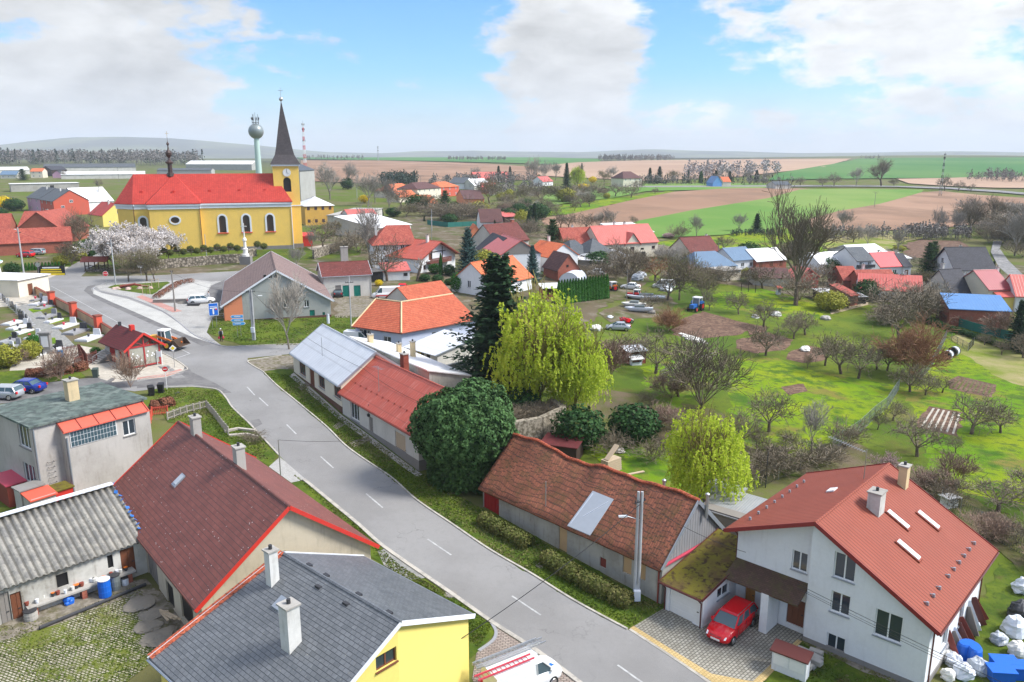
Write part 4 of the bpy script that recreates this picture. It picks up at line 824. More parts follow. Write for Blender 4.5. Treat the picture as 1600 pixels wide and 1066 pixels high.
# --- white house
C_=(18.3,44.4); d_=(.73,-.6834); wA=(C_[0]-5.1*d_[0]+.55*.683,C_[1]-5.1*d_[1]+.55*.73); wB=(C_[0]+7.0*d_[0]+.55*.683,C_[1]+7.0*d_[1]+.55*.73)
ops=WO(wA,wB,.2,0,[(1237,862,1262,893,'w'),(1164,906,1180,950,'wd2'),(1197,925,1212,965,'wd2'),(1229,936,1257,978,'d')])
wh=bld('white_house','large white house with red ribbed metal roof beside the paved driveway',wA,wB,10.9,4.25,8.1,'white_house_roof','white_wall',axis='y',e2=5.9,yr=.75,ops=ops+[(1,3.,1.,1.2,1.3,'w'),(1,6.5,1.,1.2,1.3,'w')],zb=.2,oe=.55,og=.95,t=.16,trim='fascia_dark',gut='gutter_brown',ch=[(-.3,1.2-1.9,6.5,8.7,1.0,.8,'chimney_white'),(5.0,.2-.9,6.5,8.9,.65,.55,'chimney_cream')],sill='zinc')
cA=(C_[0]-.05*d_[0],C_[1]-.05*d_[1]); cB=(C_[0]+7.0*d_[0],C_[1]+7.0*d_[1])
lo=WO(cA,cB,.2,0,[(1302,866,1337,907,'w'),(1297,927,1328,960,'w'),(1365,957,1410,1000,'w'),(1290,993,1320,1022,'w')])
mb=MB(); hl=[[(s-w/2,z),(s+w/2,z),(s+w/2,z+h),(s-w/2,z+h)] for _,s,z,w,h,_k in lo]; X,Y=-10.9/2-.55,12.1/2
# user's left->right runs from +y to -y on the internal left wall
wallface(mb,(X,.98,0),(0,-1,0),[(0,-3),(7.05,-3),(7.05,4.2),(.25,8.0),(0,7.95)],hl)
mb.face([(X,.98,-3),(X,.98,7.95),(X+.55,.98,7.95),(X+.55,.98,-3)]); mb.face([(X,-6.07,-3),(X+.6,-6.07,-3),(X+.6,-6.07,4.2),(X,-6.07,4.2)]); sub(wh,'front_wall',mb,'white_wall')
for _,s,z,w,h,kd in lo: opening(wh,(X,.98,0),(0,-1,0),z,w,h,kd,s,True)
mb=MB(); mb.box(X-.04,-6.1,-2,X+.5,1.0,.32); mb.box(-5.4,-6.11,-2,5.4,-6.0,.3); sub(wh,'plinth',mb,'plinth_grey')
s1=(8.1-4.25)/(6.05+.75); rz=lambda y:8.1-(.75-y)*s1+.18
for (x,y) in ((.6,-1.9),(3.3,-3.0),(-1.6,-3.3)):
 mb=MB(); mb.slab([(x-.32,y-.75,rz(y-.75)),(x+.32,y-.75,rz(y-.75)),(x+.32,y+.75,rz(y+.75)),(x-.32,y+.75,rz(y+.75))],.1); sw=sub(wh,'roof_window',mb,'white_house_roof')
 mb=MB(); mb.slab([(x-.22,y-.66,rz(y-.66)+.1),(x+.22,y-.66,rz(y-.66)+.1),(x+.22,y+.66,rz(y+.66)+.1),(x-.22,y+.66,rz(y+.66)+.1)],.05); sub(sw,'pane',mb,'lamp_white')
s2=(8.1-5.9)/(6.05-.75); rz2=lambda y:8.1-(y-.75)*s2+.18
mb=MB(); mb.slab([(.2,2.2,rz2(2.2)),(.9,2.2,rz2(2.2)),(.9,2.7,rz2(2.7)),(.2,2.7,rz2(2.7))][::-1],.1); sub(wh,'roof_hatch',mb,'lamp_white')
for i in range(9):
 x=-5.+i*1.15+(.7 if i>2 else 0); mb=MB(); y=-5.5; mb.bar((x,y,rz(y)),(x,y+.02,rz(y)+.2),.13,.13); mb.bar((x,y,rz(y)+.16),(x,y+.22,rz(y+.22)),.05); sub(wh,'snow_guard',mb,'zinc')
for i in range(8):
 x=-4.8+i*1.2; mb=MB(); y=5.6; mb.bar((x,y,rz2(y)),(x,y+.02,rz2(y)+.18),.13,.13); sub(wh,'snow_guard',mb,'zinc')
pole_on_roof(wh,2.8,1.2,7.9,2.3); mb=MB(); mb.tube((2.8,1.2,10.0),(2.8,3.9,10.5),.02,.02,5)
for i in range(14): mb.tube((2.5,1.4+i*.18,10.04+i*.033),(3.1,1.4+i*.18,10.04+i*.033),.012,.012,4)
sub(wh,'antenna',mb,'steel')
for i in range(6): 
 x=-5.2+i*2; mb=MB(); mb.bar((x,-6.4,4.0),(x,-5.9,4.25),.1,.12); sub(wh,'rafter_end',mb,'gutter_brown')
# porch roof carried by the house front
def loc(o,x,y,z): # world -> local of a thing
 a=-o.rotation_euler[2]; dx,dy=x-o.location[0],y-o.location[1]; return (dx*math.cos(a)-dy*math.sin(a),dx*math.sin(a)+dy*math.cos(a),z-o.location[2])
mb=MB(); q=lambda s,o_,z:(wA[0]+d_[0]*s-.683*o_,wA[1]+d_[1]*s-.73*o_,z)
mb.slab([loc(wh,*q(0,1.7,3.0)),loc(wh,*q(5.0,1.7,3.0)),loc(wh,*q(5.0,-.05,3.75)),loc(wh,*q(0,-.05,3.75))],.12); sub(wh,'porch_roof',mb,'porch_roof')
mb=MB(); a=loc(wh,*q(2.9,.9,.2)); mb.box(a[0]-.8,a[1]-.25,-.5,a[0]+.8,a[1]+.25,2.85); sub(wh,'porch_pillar',mb,'white_wall')
# --- orange-red metal cottage and white metal cottage
A,B=(-18.0,80.7),(-8.4,67.35); zo=2.6
ob=bld('roadside_cottage','white cottage with streaked orange-red metal roof between white-roofed cottage and ivy tree',A,B,8,2.95,6.0,'orange_metal','pale_wall',zb=zo,trim='gutter_brown',gut='rust_red',down=False,
 ops=WO(A,B,zo,0,[(548,631,561,656,'w'),(577,652,583,680,'gr'),(618,678,634,719,'cd')])+[(3,4,3.6,.6,.8,'dk')],ch=[(-3.6,1.1,4.8,7.2,.8,.6,'rust_brick')],plinth=(.45,'plinth_grey'),ext=())
for i in range(11): mb=MB(); x=-7.+i*1.25; y=-3.0; z=2.95+(3.05/4)*(y+4)+.15; mb.bar((x,y,z),(x,y+.1,z+.16),.1,.1); sub(ob,'snow_guard',mb,'rust_red')
pole_on_roof(ob,-2.2,-2.6,4.1,2.6,'antenna'); mb=MB(); mb.tube((-1.7,-4.05,2.2),(-1.7,-4.05,3.2),.03,.03,6); mb.box(-1.85,-4.2,1.95,-1.55,-4.02,2.2); sub(ob,'cable_bracket',mb,'dark_metal')
A,B=(-26.9,94.8),(-18.08,80.85); zo=3.4
wb_=bld('roadside_cottage','beige cottage with white metal roof and brown shutters at the side street',A,B,8,2.9,5.75,'white_metal','cream_wall',zb=zo,trim='zinc',gut='zinc',down=False,plinth=(.35,'plinth_brown'),
 ops=WO(A,B,zo,0,[(468,564,477,586,'b'),(484,574,491,602,'d'),(498,584,507,606,'b'),(522,600,532,621,'b')]))
pole_on_roof(wb_,-.5,-2.9,3.9,2.2)
for n,(x0,x1,yy) in enumerate(((-8,8,9.2),)):
 o=bld('rear_extension','long low rear building with pale roof behind the two roadside cottages',(-20.6,99.6),(-9.0,83.4),5.2,4.0,2.6,'white_roof','old_wall',zb=3.0,roof='shed',near=True,gut=None,ch=[(-6.5,-1.6,3.,4.9,.6,.6,'chimney_cream'),(-1.2,-.4,3.,4.6,.5,.5,'chimney_cream'),(1.2,.2,3.,5.2,.5,.5,'chimney_cream')],cat='outbuilding')
mb=MB(); mb.box(-.1,-.5,0,9,.5,2)
# garden wall behind
def wallrun(name,label,pts,h,w,m,px=True,cap=None,cat='wall',base=-.4,group=None):
 Q=[g(*p) for p in pts] if px else pts; mb=MB(); cp=MB()
 c=Q[0]; o=thing(name,label,cat,(c[0],c[1],H(*c)),0,group); z0=H(*c)
 for a,b in zip(Q,Q[1:]):
  n=max(1,int(math.dist(a,b)/3)); 
  for i in range(n):
   p=[a[0]+(b[0]-a[0])*i/n-c[0],a[1]+(b[1]-a[1])*i/n-c[1]]; q=[a[0]+(b[0]-a[0])*(i+1)/n-c[0],a[1]+(b[1]-a[1])*(i+1)/n-c[1]]
   zp,zq=H(p[0]+c[0],p[1]+c[1])-z0,H(q[0]+c[0],q[1]+c[1])-z0; d=Vector((q[0]-p[0],q[1]-p[1],0)).normalized(); s=Vector((-d.y,d.x,0))*w/2; p,q=Vector((*p,0)),Vector((*q,0))
   mk4=lambda u,e0,e1:[p-u+Vector((0,0,e0)),q-u+Vector((0,0,e1)),q+u+Vector((0,0,e1)),p+u+Vector((0,0,e0))]
   mb.hexa(mk4(s,zp+base,zq+base),mk4(s,zp+h,zq+h)); 
   if cap: cp.hexa(mk4(s*1.25,zp+h+.003,zq+h+.003),mk4(s*1.25,zp+h+.09,zq+h+.09))
 obj('wall_body',mb,m,o)
 if cap: obj('coping',cp,cap,o)
 return o
wallrun('garden_wall','rough plastered garden wall behind the orange-red roofed cottage',[(665,600),(700,596),(722,590),(740,585)],2.1,.35,'old_wall')
# --- flat roofed house
A,B=(-36.15,56.7),(-30.85,63.75); zb=3.2; L0=math.dist(A,B)
fl=bld('flat_roofed_house','two-storey grey house with green felt flat roof and cream chimney',A,B,7.3,6.75,7,'roof_felt','flat_house_wall',roof='flat',zb=zb,oe=.22,t=.16,
 ops=WO((-42.0,61.0),A,zb,3,[(29,664,46,699,'w'),(38,727,55,755,'w')])+[(1,3,3.4,1.2,1.3,'w'),(2,3,4,1.2,1.2,'w')],sill='plinth_grey',ch=[(.6,.5,6.85,8.6,.85,.75,'chimney_cream')])
bd=.75; s0=2.0; bx0=-L0/2+s0
mb=MB(); fo=WO((A[0]+.8*bd,A[1]-.6*bd),(B[0]+.8*bd,B[1]-.6*bd),zb,0,[(192,656,212,680,'w')])
fo=[(k,s-s0,z,w,h,kd) for k,s,z,w,h,kd in fo]; glb=WO((A[0]+.8*bd,A[1]-.6*bd),(B[0]+.8*bd,B[1]-.6*bd),zb,0,[(108,665,183,690,'w')])[0]
hl=[[(s-w/2,z),(s+w/2,z),(s+w/2,z+h),(s-w/2,z+h)] for _,s,z,w,h,_k in fo]; Wl=L0-s0
wallface(mb,(bx0,-3.65-bd,0),(1,0,0),[(0,-3),(Wl,-3),(Wl,6.0),(0,6.0)],hl); mb.face([(bx0,-3.65-bd,-3),(bx0,-3.65-bd,6.0),(bx0,-3.65,6.3),(bx0,-3.65,-3)]); mb.face([(bx0+Wl,-3.65-bd,-3),(bx0+Wl,-3.65,-3),(bx0+Wl,-3.65,6.3),(bx0+Wl,-3.65-bd,6.0)]); sub(fl,'stair_bay_wall',mb,'flat_house_wall')
for k,s,z,w,h,kd in fo: opening(fl,(bx0,-3.65-bd,0),(1,0,0),z,w,h,kd,s,True,'plinth_grey')
mb=MB(); mb.slab([(bx0-.2,-3.65-bd-.25,5.95),(bx0+Wl-.1,-3.65-bd-.25,5.95),(bx0+Wl-.1,-3.68,6.55),(bx0-.2,-3.68,6.55)],.07); rr=sub(fl,'bay_roof',mb,'tin_red'); mb=MB()
for i in range(6): x=bx0-.15+i*(Wl/5.05); mb.bar((x,-3.65-bd-.25,6.05),(x,-3.68,6.65),.05,.06)
sub(rr,'roof_seam',mb,'rust_red')
_,s,z,w,h,_k=glb; s-=s0; mb=MB(); x=bx0+s-w/2; y=-3.65-bd; mb.box(x,y-.05,z,x+w,y-.002,z+h); gb=sub(fl,'glass_block_window',mb,'white_paint'); mb=MB()
for i in range(14):
 for j in range(3): a=x+.06+i*(w-.08)/14; b=z+.06+j*(h-.08)/3; mb.box(a,y-.08,b,a+(w-.08)/14-.05,y-.052,b+(h-.08)/3-.05)
sub(gb,'glass_block',mb,'blue_glass')
mb=MB(); mb.tube((-L0/2+.12,-3.72,6.6),(-L0/2+.12,-3.72,-1),.06,.06,8); sub(fl,'downpipe',mb,'zinc'); mb=MB(); mb.tube((bx0+.1,-3.72-bd,5.5),(bx0+.1,-3.72-bd,-1),.06,.06,8); sub(fl,'downpipe',mb,'zinc')
for i in range(7): mb=MB(); z=1.2+i*.42; mb.tube((-L0/2+.8,-3.85,z),(-L0/2+1.25,-3.85,z),.02,.02,5); mb.tube((-L0/2+.8,-3.85,z),(-L0/2+.8,-3.66,z),.02,.02,5); mb.tube((-L0/2+1.25,-3.85,z),(-L0/2+1.25,-3.66,z),.02,.02,5); sub(fl,'climbing_rung',mb,'dark_metal')
# small annexes of the flat house
def lean(name,label,px,dz,w,d,h,rm,wm,ang,cat='annexe',rz=0.):
 x,y,z=P(*px,dz); o=thing(name,label,cat,(x,y,z),ang); mb=MB(); mb.prism([(-w/2,-d/2),(w/2,-d/2),(w/2,d/2),(-w/2,d/2)],-1.5,h); obj('wall',mb,wm,o); mb=MB(); mb.slab([(-w/2-.12,-d/2-.12,h-rz),(w/2+.12,-d/2-.12,h-rz),(w/2+.12,d/2+.12,h+rz),(-w/2-.12,d/2+.12,h+rz)],.09); obj('roof',mb,rm,o); return o
lean('porch_annexe','little porch with orange tin roof below the flat house',(62,776),2.0,1.7,1.4,2.2,'tin_red','flat_house_wall',.92,rz=.12)
lean('porch_annexe','little annexe with grey felt roof below the flat house',(45,764),2.2,1.6,1.2,2.4,'plinth_grey','flat_house_wall',.92)
lean('porch_annexe','little annexe with mossy red-edged roof in the corner of flat house',(88,767),1.8,1.8,1.4,2.0,'moss_roof','fascia_red',.92)
lean('bin_shelter','small red metal canopy at the left edge beside the flat house',(14,752),1.6,1.3,2.6,1.8,'fascia_pink','rust_red',.92,'canopy',.1)
# --- maroon shingle farmhouse
A,B=(-30.0,55.3),(-17.6,40.45); zb=1.5
ma=bld('maroon_roofed_farmhouse','long beige farmhouse with maroon shingle roof spotted with white lichen',A,B,10.9,3.8,8.0,'maroon','beige_wall',zb=zb,oe=.45,og=.35,trim='fascia_red',t=.15,
 ops=[o_ for o_ in WO(A,B,zb,0,[(213,850,222,892,'w'),(233,875,247,932,'gr'),(261,914,271,945,'dk'),(284,935,301,973,'dk')])]+[(1,5.0,4.9,.34,.34,'dk')],ch=[(-6.4,.15,7.2,9.4,.75,.6,'concrete'),(1.5,.35,7.2,9.3,.7,.6,'concrete')],plinth=(.5,'brick'))
mb=MB(); z=3.8+(4.2/5.45)*(5.45-2.9)+.16; mb.slab([(-3.1,-2.9,z),(-2.4,-2.9,z),(-2.4,-2.1,z+.62),(-3.1,-2.1,z+.62)],.1); rw_=sub(ma,'roof_window',mb,'zinc')
mb=MB(); mb.slab([(-3.02,-2.8,z+.19),(-2.48,-2.8,z+.19),(-2.48,-2.2,z+.65),(-3.02,-2.2,z+.65)],.04); sub(rw_,'pane',mb,'tarp_grey')
# --- corrugated shed
A,B=(-34.4,38.3),(-24.6,48.95); zb=2.4
def corr(x,y,u,v): return .055*math.sin(x*2*PI/.42)
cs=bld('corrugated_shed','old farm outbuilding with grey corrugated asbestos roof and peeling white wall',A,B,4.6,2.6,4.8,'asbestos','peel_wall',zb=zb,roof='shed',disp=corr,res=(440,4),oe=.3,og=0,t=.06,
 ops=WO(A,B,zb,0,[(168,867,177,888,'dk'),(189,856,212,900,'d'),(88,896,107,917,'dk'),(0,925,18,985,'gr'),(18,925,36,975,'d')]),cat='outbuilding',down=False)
mb=MB(); X=math.dist(A,B)/2; mb.bar((-X,2.45,5.05),(X,2.45,5.05),.5,.06); sub(cs,'ridge_board',mb,'white_plastic')
mb=MB(); 
for i in range(14): v=i/13; leafq(mb,(X+U(-.1,.02),-2.5+4.9*v,2.72+2.3*v),.13,(0,-.4,1))
t=sub(cs,'roof_edge_tarp',mb,'blue_tarp'); t['label']='crumpled blue tarpaulin along the roof edge'
# --- slate roofed yellow house
A,B=(-19.6,31.6),(-11.8,25.8); 
A,B=(-20.2,30.15),(-11.9,23.9); zb=1.0
A=(-16.55,34.2); B=(A[0]+9.3*.743,A[1]-9.3*.669)
ye=bld('yellow_house','yellow house with grey slate roof and tall white chimneys in the foreground',A,B,13.0,4.4,7.9,'slate','yellow_wall',zb=zb,oe=.35,og=.25,trim='white_trim',t=.14,ch=[(-3.75,-1.35,6.5,9.1,.5,.5,'chimney_white'),(.5,-3.05,5.4,8.5,.72,.68,'chimney_white')],
 ops=[(1,5.78,6.0,1.2,.75,'b')],gut='zinc',down=False,sill='brown_wood')
mb=MB(); x=-5.0
for i in range(20):
 for j in range(2): y=-6.8+i*.34; z=4.4+(3.5/6.5)*(y+6.5)+.16; mb.tube((x+j*.22,y,z),(x+j*.22,y+.35,z+.2),.1,.085,6)
sub(ye,'verge_tiles',mb,'red_tile')
for x,y in ((-.9,-.5),(1.4,-.5),(1.3,.35),(-1.4,.35),(-3,.4),(3.7,.3)):
 mb=MB(); z=7.9-(3.5/6.2)*abs(y)+.14; mb.box(x-.18,y-.09,z-.05,x+.18,y+.09,z+.09); sub(ye,'roof_vent',mb,'dark_metal')
mb=MB(); z=7.9-(3.5/6.2)*2.2+.15; mb.slab([(-2.4,-2.3,z),(-1.8,-2.3,z),(-1.8,-1.7,z+.35),(-2.4,-1.7,z+.35)],.12); sub(ye,'roof_hatch',mb,'zinc')
for o_ in ye.children:
 if o_.name.split('.')[0] in('wall','roof','verge_board','gutter','verge_tiles'):
  for v in o_.data.vertices: y=v.co.y; v.co.x+=-.3*y if y>0 else .25*y*min(1,max(0,(4.9-v.co.x)/9.8))
  for q_ in o_.children:
   if q_.name.startswith('verge'):
    for v in q_.data.vertices: y=v.co.y; v.co.x+=-.3*y if y>0 else .25*y*min(1,max(0,(4.9-v.co.x)/9.8))
# --- hall and annexe
B=(-28.9,124.8); A=(B[0]-16*.95,B[1]-16*.31); zb=4.4
ha=bld('hall','big grey hall with faded brown roof and orange corner beside the square',A,B,25.5,3.0,7.9,'hall_roof','grey_wall',axis='y',zb=zb,oe=.5,og=.35,trim='white_trim',t=.16,gut='zinc',down=False,
 ops=WO(A,B,zb,0,[(411.5,429.5,416,434.5,'dk'),(420,429.5,424.5,434.5,'dk'),(428.5,429.5,433,434.5,'dk'),(443,470,451,481,'w'),(459,470,467,481,'w'),(475,469,483,480,'w'),(484,484.5,492,497,'gd'),(504,488,508,496,'gd')]),plinth=(.55,'plinth_brown'))
mb=MB(); x=-25.5/2-.06; mb.box(x,8.0-2.7,-1,x+.05,8.03,3.05); mb.face([(x,8.0-2.7,3.05),(x,5.3,4.55),(x,8.03,3.1)][::-1]); mb.box(x,7.99,-1,x+6,8.05,3.0); sub(ha,'orange_corner',mb,'orange_wall')
A=(-33.6,140.0); B=(-25.5,142.9); zb=4.7
bld('hall_annexe','low grey annexe with maroon roof, green doors and stone chimney behind hall',A,B,8,4.1,5.9,'maroon_shingle','pale_wall',zb=zb,trim='white_trim',gut='zinc',ops=WO(A,B,zb,0,[(535.6,446,546,464,'gd'),(553,446,563.5,463,'gd'),(524,446,533,462,'gr')]),ch=[(.6,2.6,4.6,8.4,1.3,.9,'concrete')],cat='building')
# --- bent terracotta house
E=[(-22.6,109.6),(-15.0,105.3),(-5.0,114.4)]; n1=(.49,.87); n2=(-.68,.73); nb=(-.13,1.08)
R_=[(E[0][0]+n1[0]*5.6,E[0][1]+n1[1]*5.6),(E[1][0]+nb[0]*6.1,E[1][1]+nb[1]*6.1),(E[2][0]+n2[0]*5.8,E[2][1]+n2[1]*5.8)]; K=[(E[0][0]+n1[0]*11,E[0][1]+n1[1]*11),(E[1][0]+nb[0]*12.4,E[1][1]+nb[1]*12.4),(E[2][0]+n2[0]*11.6,E[2][1]+n2[1]*11.6)]
zb=3.4; te=thing('bent_house','pale blue house with red tiled roof bent at an angle behind the cottages','house',(-15,109,zb)); lc=lambda p,z:(p[0]+15,p[1]-109,z)
mb=MB(); tw=[(a,b) for a,b in ((E[0],E[1]),(E[1],E[2]))]; ins=lambda p,q,t:(p[0]+(q[0]-p[0])*t,p[1]+(q[1]-p[1])*t)
Ei=[ins(E[i],K[i],.04) for i in range(3)]; Ki=[ins(E[i],K[i],.96) for i in range(3)]; Ei[0]=ins(Ei[0],Ei[1],.04); Ki[0]=ins(Ki[0],Ki[1],.04)
o1=WO(Ei[0],Ei[1],zb,0,[(561,515,579,535,'gd'),(599,526,611,548,'w')]); o2=WO(Ei[1],Ei[2],zb,0,[(675,518,690,527,'w'),(698,515,707,526,'w')])
for a,b,oo in ((Ei[0],Ei[1],o1),(Ei[1],Ei[2],o2)):
 ex=Vector((b[0]-a[0],b[1]-a[1],0)); L=ex.length; ex.normalize(); hl=[[(s-w/2,z),(s+w/2,z),(s+w/2,z+h),(s-w/2,z+h)] for _,s,z,w,h,_k in oo]
 wallface(mb,lc(a,0),ex,[(0,-3),(L,-3),(L,2.95),(0,2.95)],hl)
 for _,s,z,w,h,kd in oo: opening(te,lc(a,0),ex,z,w,h,'w',s,True)
for a,b in ((Ki[1],Ki[0]),(Ki[2],Ki[1])): mb.face([lc(a,-3),lc(b,-3),lc(b,2.95),lc(a,2.95)])
for a,b,r in ((Ki[0],Ei[0],R_[0]),(Ei[2],Ki[2],R_[2])): mb.face([lc(a,-3),lc(b,-3),lc(b,2.95),lc(r,5.8),lc(a,2.95)])
obj('wall',mb,'bluish_wall',te)
mb=MB(); ez=2.75
for i in range(2): mb.slab([lc(E[i],ez),lc(E[i+1],ez),lc(R_[i+1],5.85),lc(R_[i],5.85)],.14); mb.slab([lc(K[i+1],ez),lc(K[i],ez),lc(R_[i],5.85),lc(R_[i+1],5.85)],.14)
rf=obj('roof',mb,'red_tile',te); mb=MB()
for a,b,za,zb2 in ((R_[0],R_[1],6,6),(R_[1],R_[2],6,6),(E[1],R_[1],2.92,6),(E[0],R_[0],2.92,6)): mb.tube(lc(a,za),lc(b,zb2),.12,.12,6)
obj('ridge_cap',mb,'chimney_cream',rf); mb=MB()
for a,b in ((E[0],E[1]),(E[1],E[2])): mb.tube(lc(a,2.78),lc(b,2.78),.07,.07,6)
obj('gutter',mb,'gutter_brown',te)
bld('tiled_barn','small red tiled wing behind the bent house',g(640,466,2.6),g(706,456,2.6),6,2.6,4.6,'red_tile','pale_wall',zb=3.6,cat='outbuilding',near=False)
# open shed with light roof
A,B=g(634,572),g(690,592); sh=bld('open_shed','open grey shed with pale roof and yellow tools beside the bent house',g(636,562),g(684,580),6.5,2.0,3.1,'white_metal','pale_wall',roof='shed',zb=3.2,oe=.5,ops=[(0,3.2,.1,.9,1.7,'dk'),(0,4.5,.1,.8,1.6,'dk')],cat='shed',t=.08,trim='zinc')
# ---------------------------------------------------------------- church
Q0=(-76.4,197.); ZC=6.3; ch_=thing('church','yellow baroque church with bright red roof and clock tower behind the square','church',(*Q0,ZC),math.atan2(.292,.956))
EV,RD=11.8,18.6; WN=12.7; UR=21.5
outl=[(UR,0),(UR,WN),(-14.8,WN-.5),(-19,WN-4),(-19,4),(-14.8,.5),(-11.3,.5),(-11.3,-1.3),(0,-1.3),(0,0)][::-1]
# walls, walked so that outside is to the right of travel seen from above
path=[(-19,WN-4),(-19,4),(-14.8,.5),(-11.3,.5),(-11.3,-1.3),(0,-1.3),(0,0),(UR,0),(UR,WN),(-14.8,WN-.5),(-19,WN-4)]
mb=MB(); arch=lambda s,z,w,h:[(s-w/2,z),(s+w/2,z)]+[(s+w/2*math.cos(a),z+h-w/2+w/2*math.sin(a)) for a in (PI*i/8 for i in range(9))]
wins={2:[(2.6,4.3,1.7,4.4)],6:[(5.0,4.6,1.6,4.2),(10.6,4.6,1.6,4.2),(16.3,4.6,1.6,4.2)]}; allw=[]
cor=MB(); pl=MB()
for i,(a,b) in enumerate(zip(path,path[1:])):
 ex=Vector((b[0]-a[0],b[1]-a[1],0)); L=ex.length; ex.normalize(); nn=ex.cross(Vector((0,0,1))); hl=[]
 k={1:9}.get(i,i); ww={2:wins[2],7-1:wins[6]}.get(i-0 if i!=2 else 2,[]) if i in(2,6) else []
 if i==2: ww=[(1.75,4.3,1.5,4.4)]
 if i==6: ww=wins[6]
 hl=[arch(*w) for w in ww]
 if i==4: hl=[[(5.6+1.0*math.cos(t),8.0+.75*math.sin(t)) for t in (2*PI*j/16 for j in range(16))]]
 wallface(mb,(*a,0),ex,[(0,-4),(L,-4),(L,EV),(0,EV)],hl,0,.35)
 A3=Vector((*a,0)); B3=Vector((*b,0)); bar=lambda m_,z0,z1,o_:m_.hexa([A3-ex*o_+nn*o_+Vector((0,0,z0)),B3+ex*o_+nn*o_+Vector((0,0,z0)),B3+ex*o_-nn*.05+Vector((0,0,z0)),A3-ex*o_-nn*.05+Vector((0,0,z0))],[A3-ex*o_+nn*o_+Vector((0,0,z1)),B3+ex*o_+nn*o_+Vector((0,0,z1)),B3+ex*o_-nn*.05+Vector((0,0,z1)),A3-ex*o_-nn*.05+Vector((0,0,z1))])
 if i in (1,2,3,4,5,6,7): bar(cor,EV-1.15,EV-.4,.22-.002*i); bar(cor,EV-.4+.002,EV-.02-.002*i,.42-.002*i); bar(pl,-4,1.0-.002*i,.14-.002*i)
 for s,z,w,h in ww:
  fr=MB(); 
  def pt(t,r,o_): 
   return A3+ex*(s+r*math.cos(t))+Vector((0,0,z+h-w/2+r*math.sin(t)))+nn*o_
  R0,R1=w/2,w/2+.42
  ts=[PI*j/8 for j in range(9)]
  for t0,t1 in zip(ts,ts[1:]): fr.hexa([pt(t0,R0,.0),pt(t1,R0,.0),pt(t1,R1,.0),pt(t0,R1,.0)],[pt(t0,R0,.1),pt(t1,R0,.1),pt(t1,R1,.1),pt(t0,R1,.1)])
  for sg in(-1,1):
   x0,x1=sorted((sg*R0,sg*R1)); c=A3+ex*s; fr.hexa([c+ex*x0+nn*.1+Vector((0,0,z)),c+ex*x1+nn*.1+Vector((0,0,z)),c+ex*x1+Vector((0,0,z)),c+ex*x0+Vector((0,0,z))],[c+ex*x0+nn*.1+Vector((0,0,z+h-w/2)),c+ex*x1+nn*.1+Vector((0,0,z+h-w/2)),c+ex*x1+Vector((0,0,z+h-w/2)),c+ex*x0+Vector((0,0,z+h-w/2))])
  f=obj('arched_window',fr,'white_trim',ch_); pn=MB(); c=A3+ex*s-nn*.25; pn.face([c+ex*(q[0]-s)+Vector((0,0,q[1])) for q in arch(s,z,w,h)]); obj('pane',pn,'church_glass',f)
  sb=MB(); c=A3+ex*s+Vector((0,0,z-.2)); sb.hexa([c-ex*(R1+.1)+nn*.25,c+ex*(R1+.1)+nn*.25,c+ex*(R1+.1),c-ex*(R1+.1)],[c-ex*(R1+.1)+nn*.2+Vector((0,0,.19)),c+ex*(R1+.1)+nn*.2+Vector((0,0,.19)),c+ex*(R1+.1)+Vector((0,0,.19)),c-ex*(R1+.1)+Vector((0,0,.19))]); obj('sill',sb,'fascia_red',f)
 if i==4:
  fr=MB(); N_=24
  for j in range(N_):
   def e_(t,k_,o_): return A3+ex*(5.6+(1.0+k_)*math.cos(t))+Vector((0,0,8.0+(.75+k_)*math.sin(t)))+nn*o_
   t0,t1=2*PI*j/N_,2*PI*(j+1)/N_; fr.hexa([e_(t0,0,0),e_(t1,0,0),e_(t1,.35,0),e_(t0,.35,0)],[e_(t0,0,.1),e_(t1,0,.1),e_(t1,.35,.1),e_(t0,.35,.1)])
  f=obj('oval_window',fr,'white_trim',ch_); pn=MB(); pn.face([A3+ex*(5.6+1.0*math.cos(t))+Vector((0,0,8.0+.75*math.sin(t)))-nn*.25 for t in (2*PI*j/16 for j in range(16))]); obj('pane',pn,'church_glass',f)
obj('wall',mb,'church_yellow',ch_); obj('cornice',cor,'white_trim',ch_); obj('plinth',pl,'plinth_grey',ch_)
rb=MB(); v0=WN/2; rl,rr=(-15,v0,RD),(17.8,v0,RD); o_=.5; ez=EV
rb.slab([(-15.0,0-.05,ez),(UR+o_,-o_,ez),rr,rl],.18); rb.slab([(UR+o_,WN+o_,ez),(-15.2,WN,ez),rl,rr],.18); rb.slab([(UR+o_,-o_,ez),(UR+o_,WN+o_,ez),rr],.18)
ap=[(-15.0,-.05,ez),(-19.5,3.8,ez),(-19.5,WN-3.8,ez),(-15.2,WN,ez)]
for a,b in zip(ap,ap[1:]): rb.slab([b,a,rl],.18)
c=(-5.65,v0,RD-.1); bl,br_=(-11.8,-1.8,ez),(.5,-1.8,ez); rb.slab([bl,br_,c],.2); rb.slab([br_,(.5,.6,ez+.6),c],.2); rb.slab([(-11.8,.6,ez+.6),bl,c],.2)
rf=obj('roof',rb,'church_roof',ch_)
for x in (-13,-5.8,2.5,9.5,15.5):
 mb=MB(); y=2.6 if x!=-5.8 else 1.4; z=EV+(RD-EV)*(y/v0)+.1 if x!=-5.8 else EV+(RD-EV)*(y+1.8)/(v0+1.8)+.15; mb.box(x-.3,y-.35,z-.3,x+.3,y+.2,z+.3); obj('dormer_vent',mb,'fascia_red',rf)
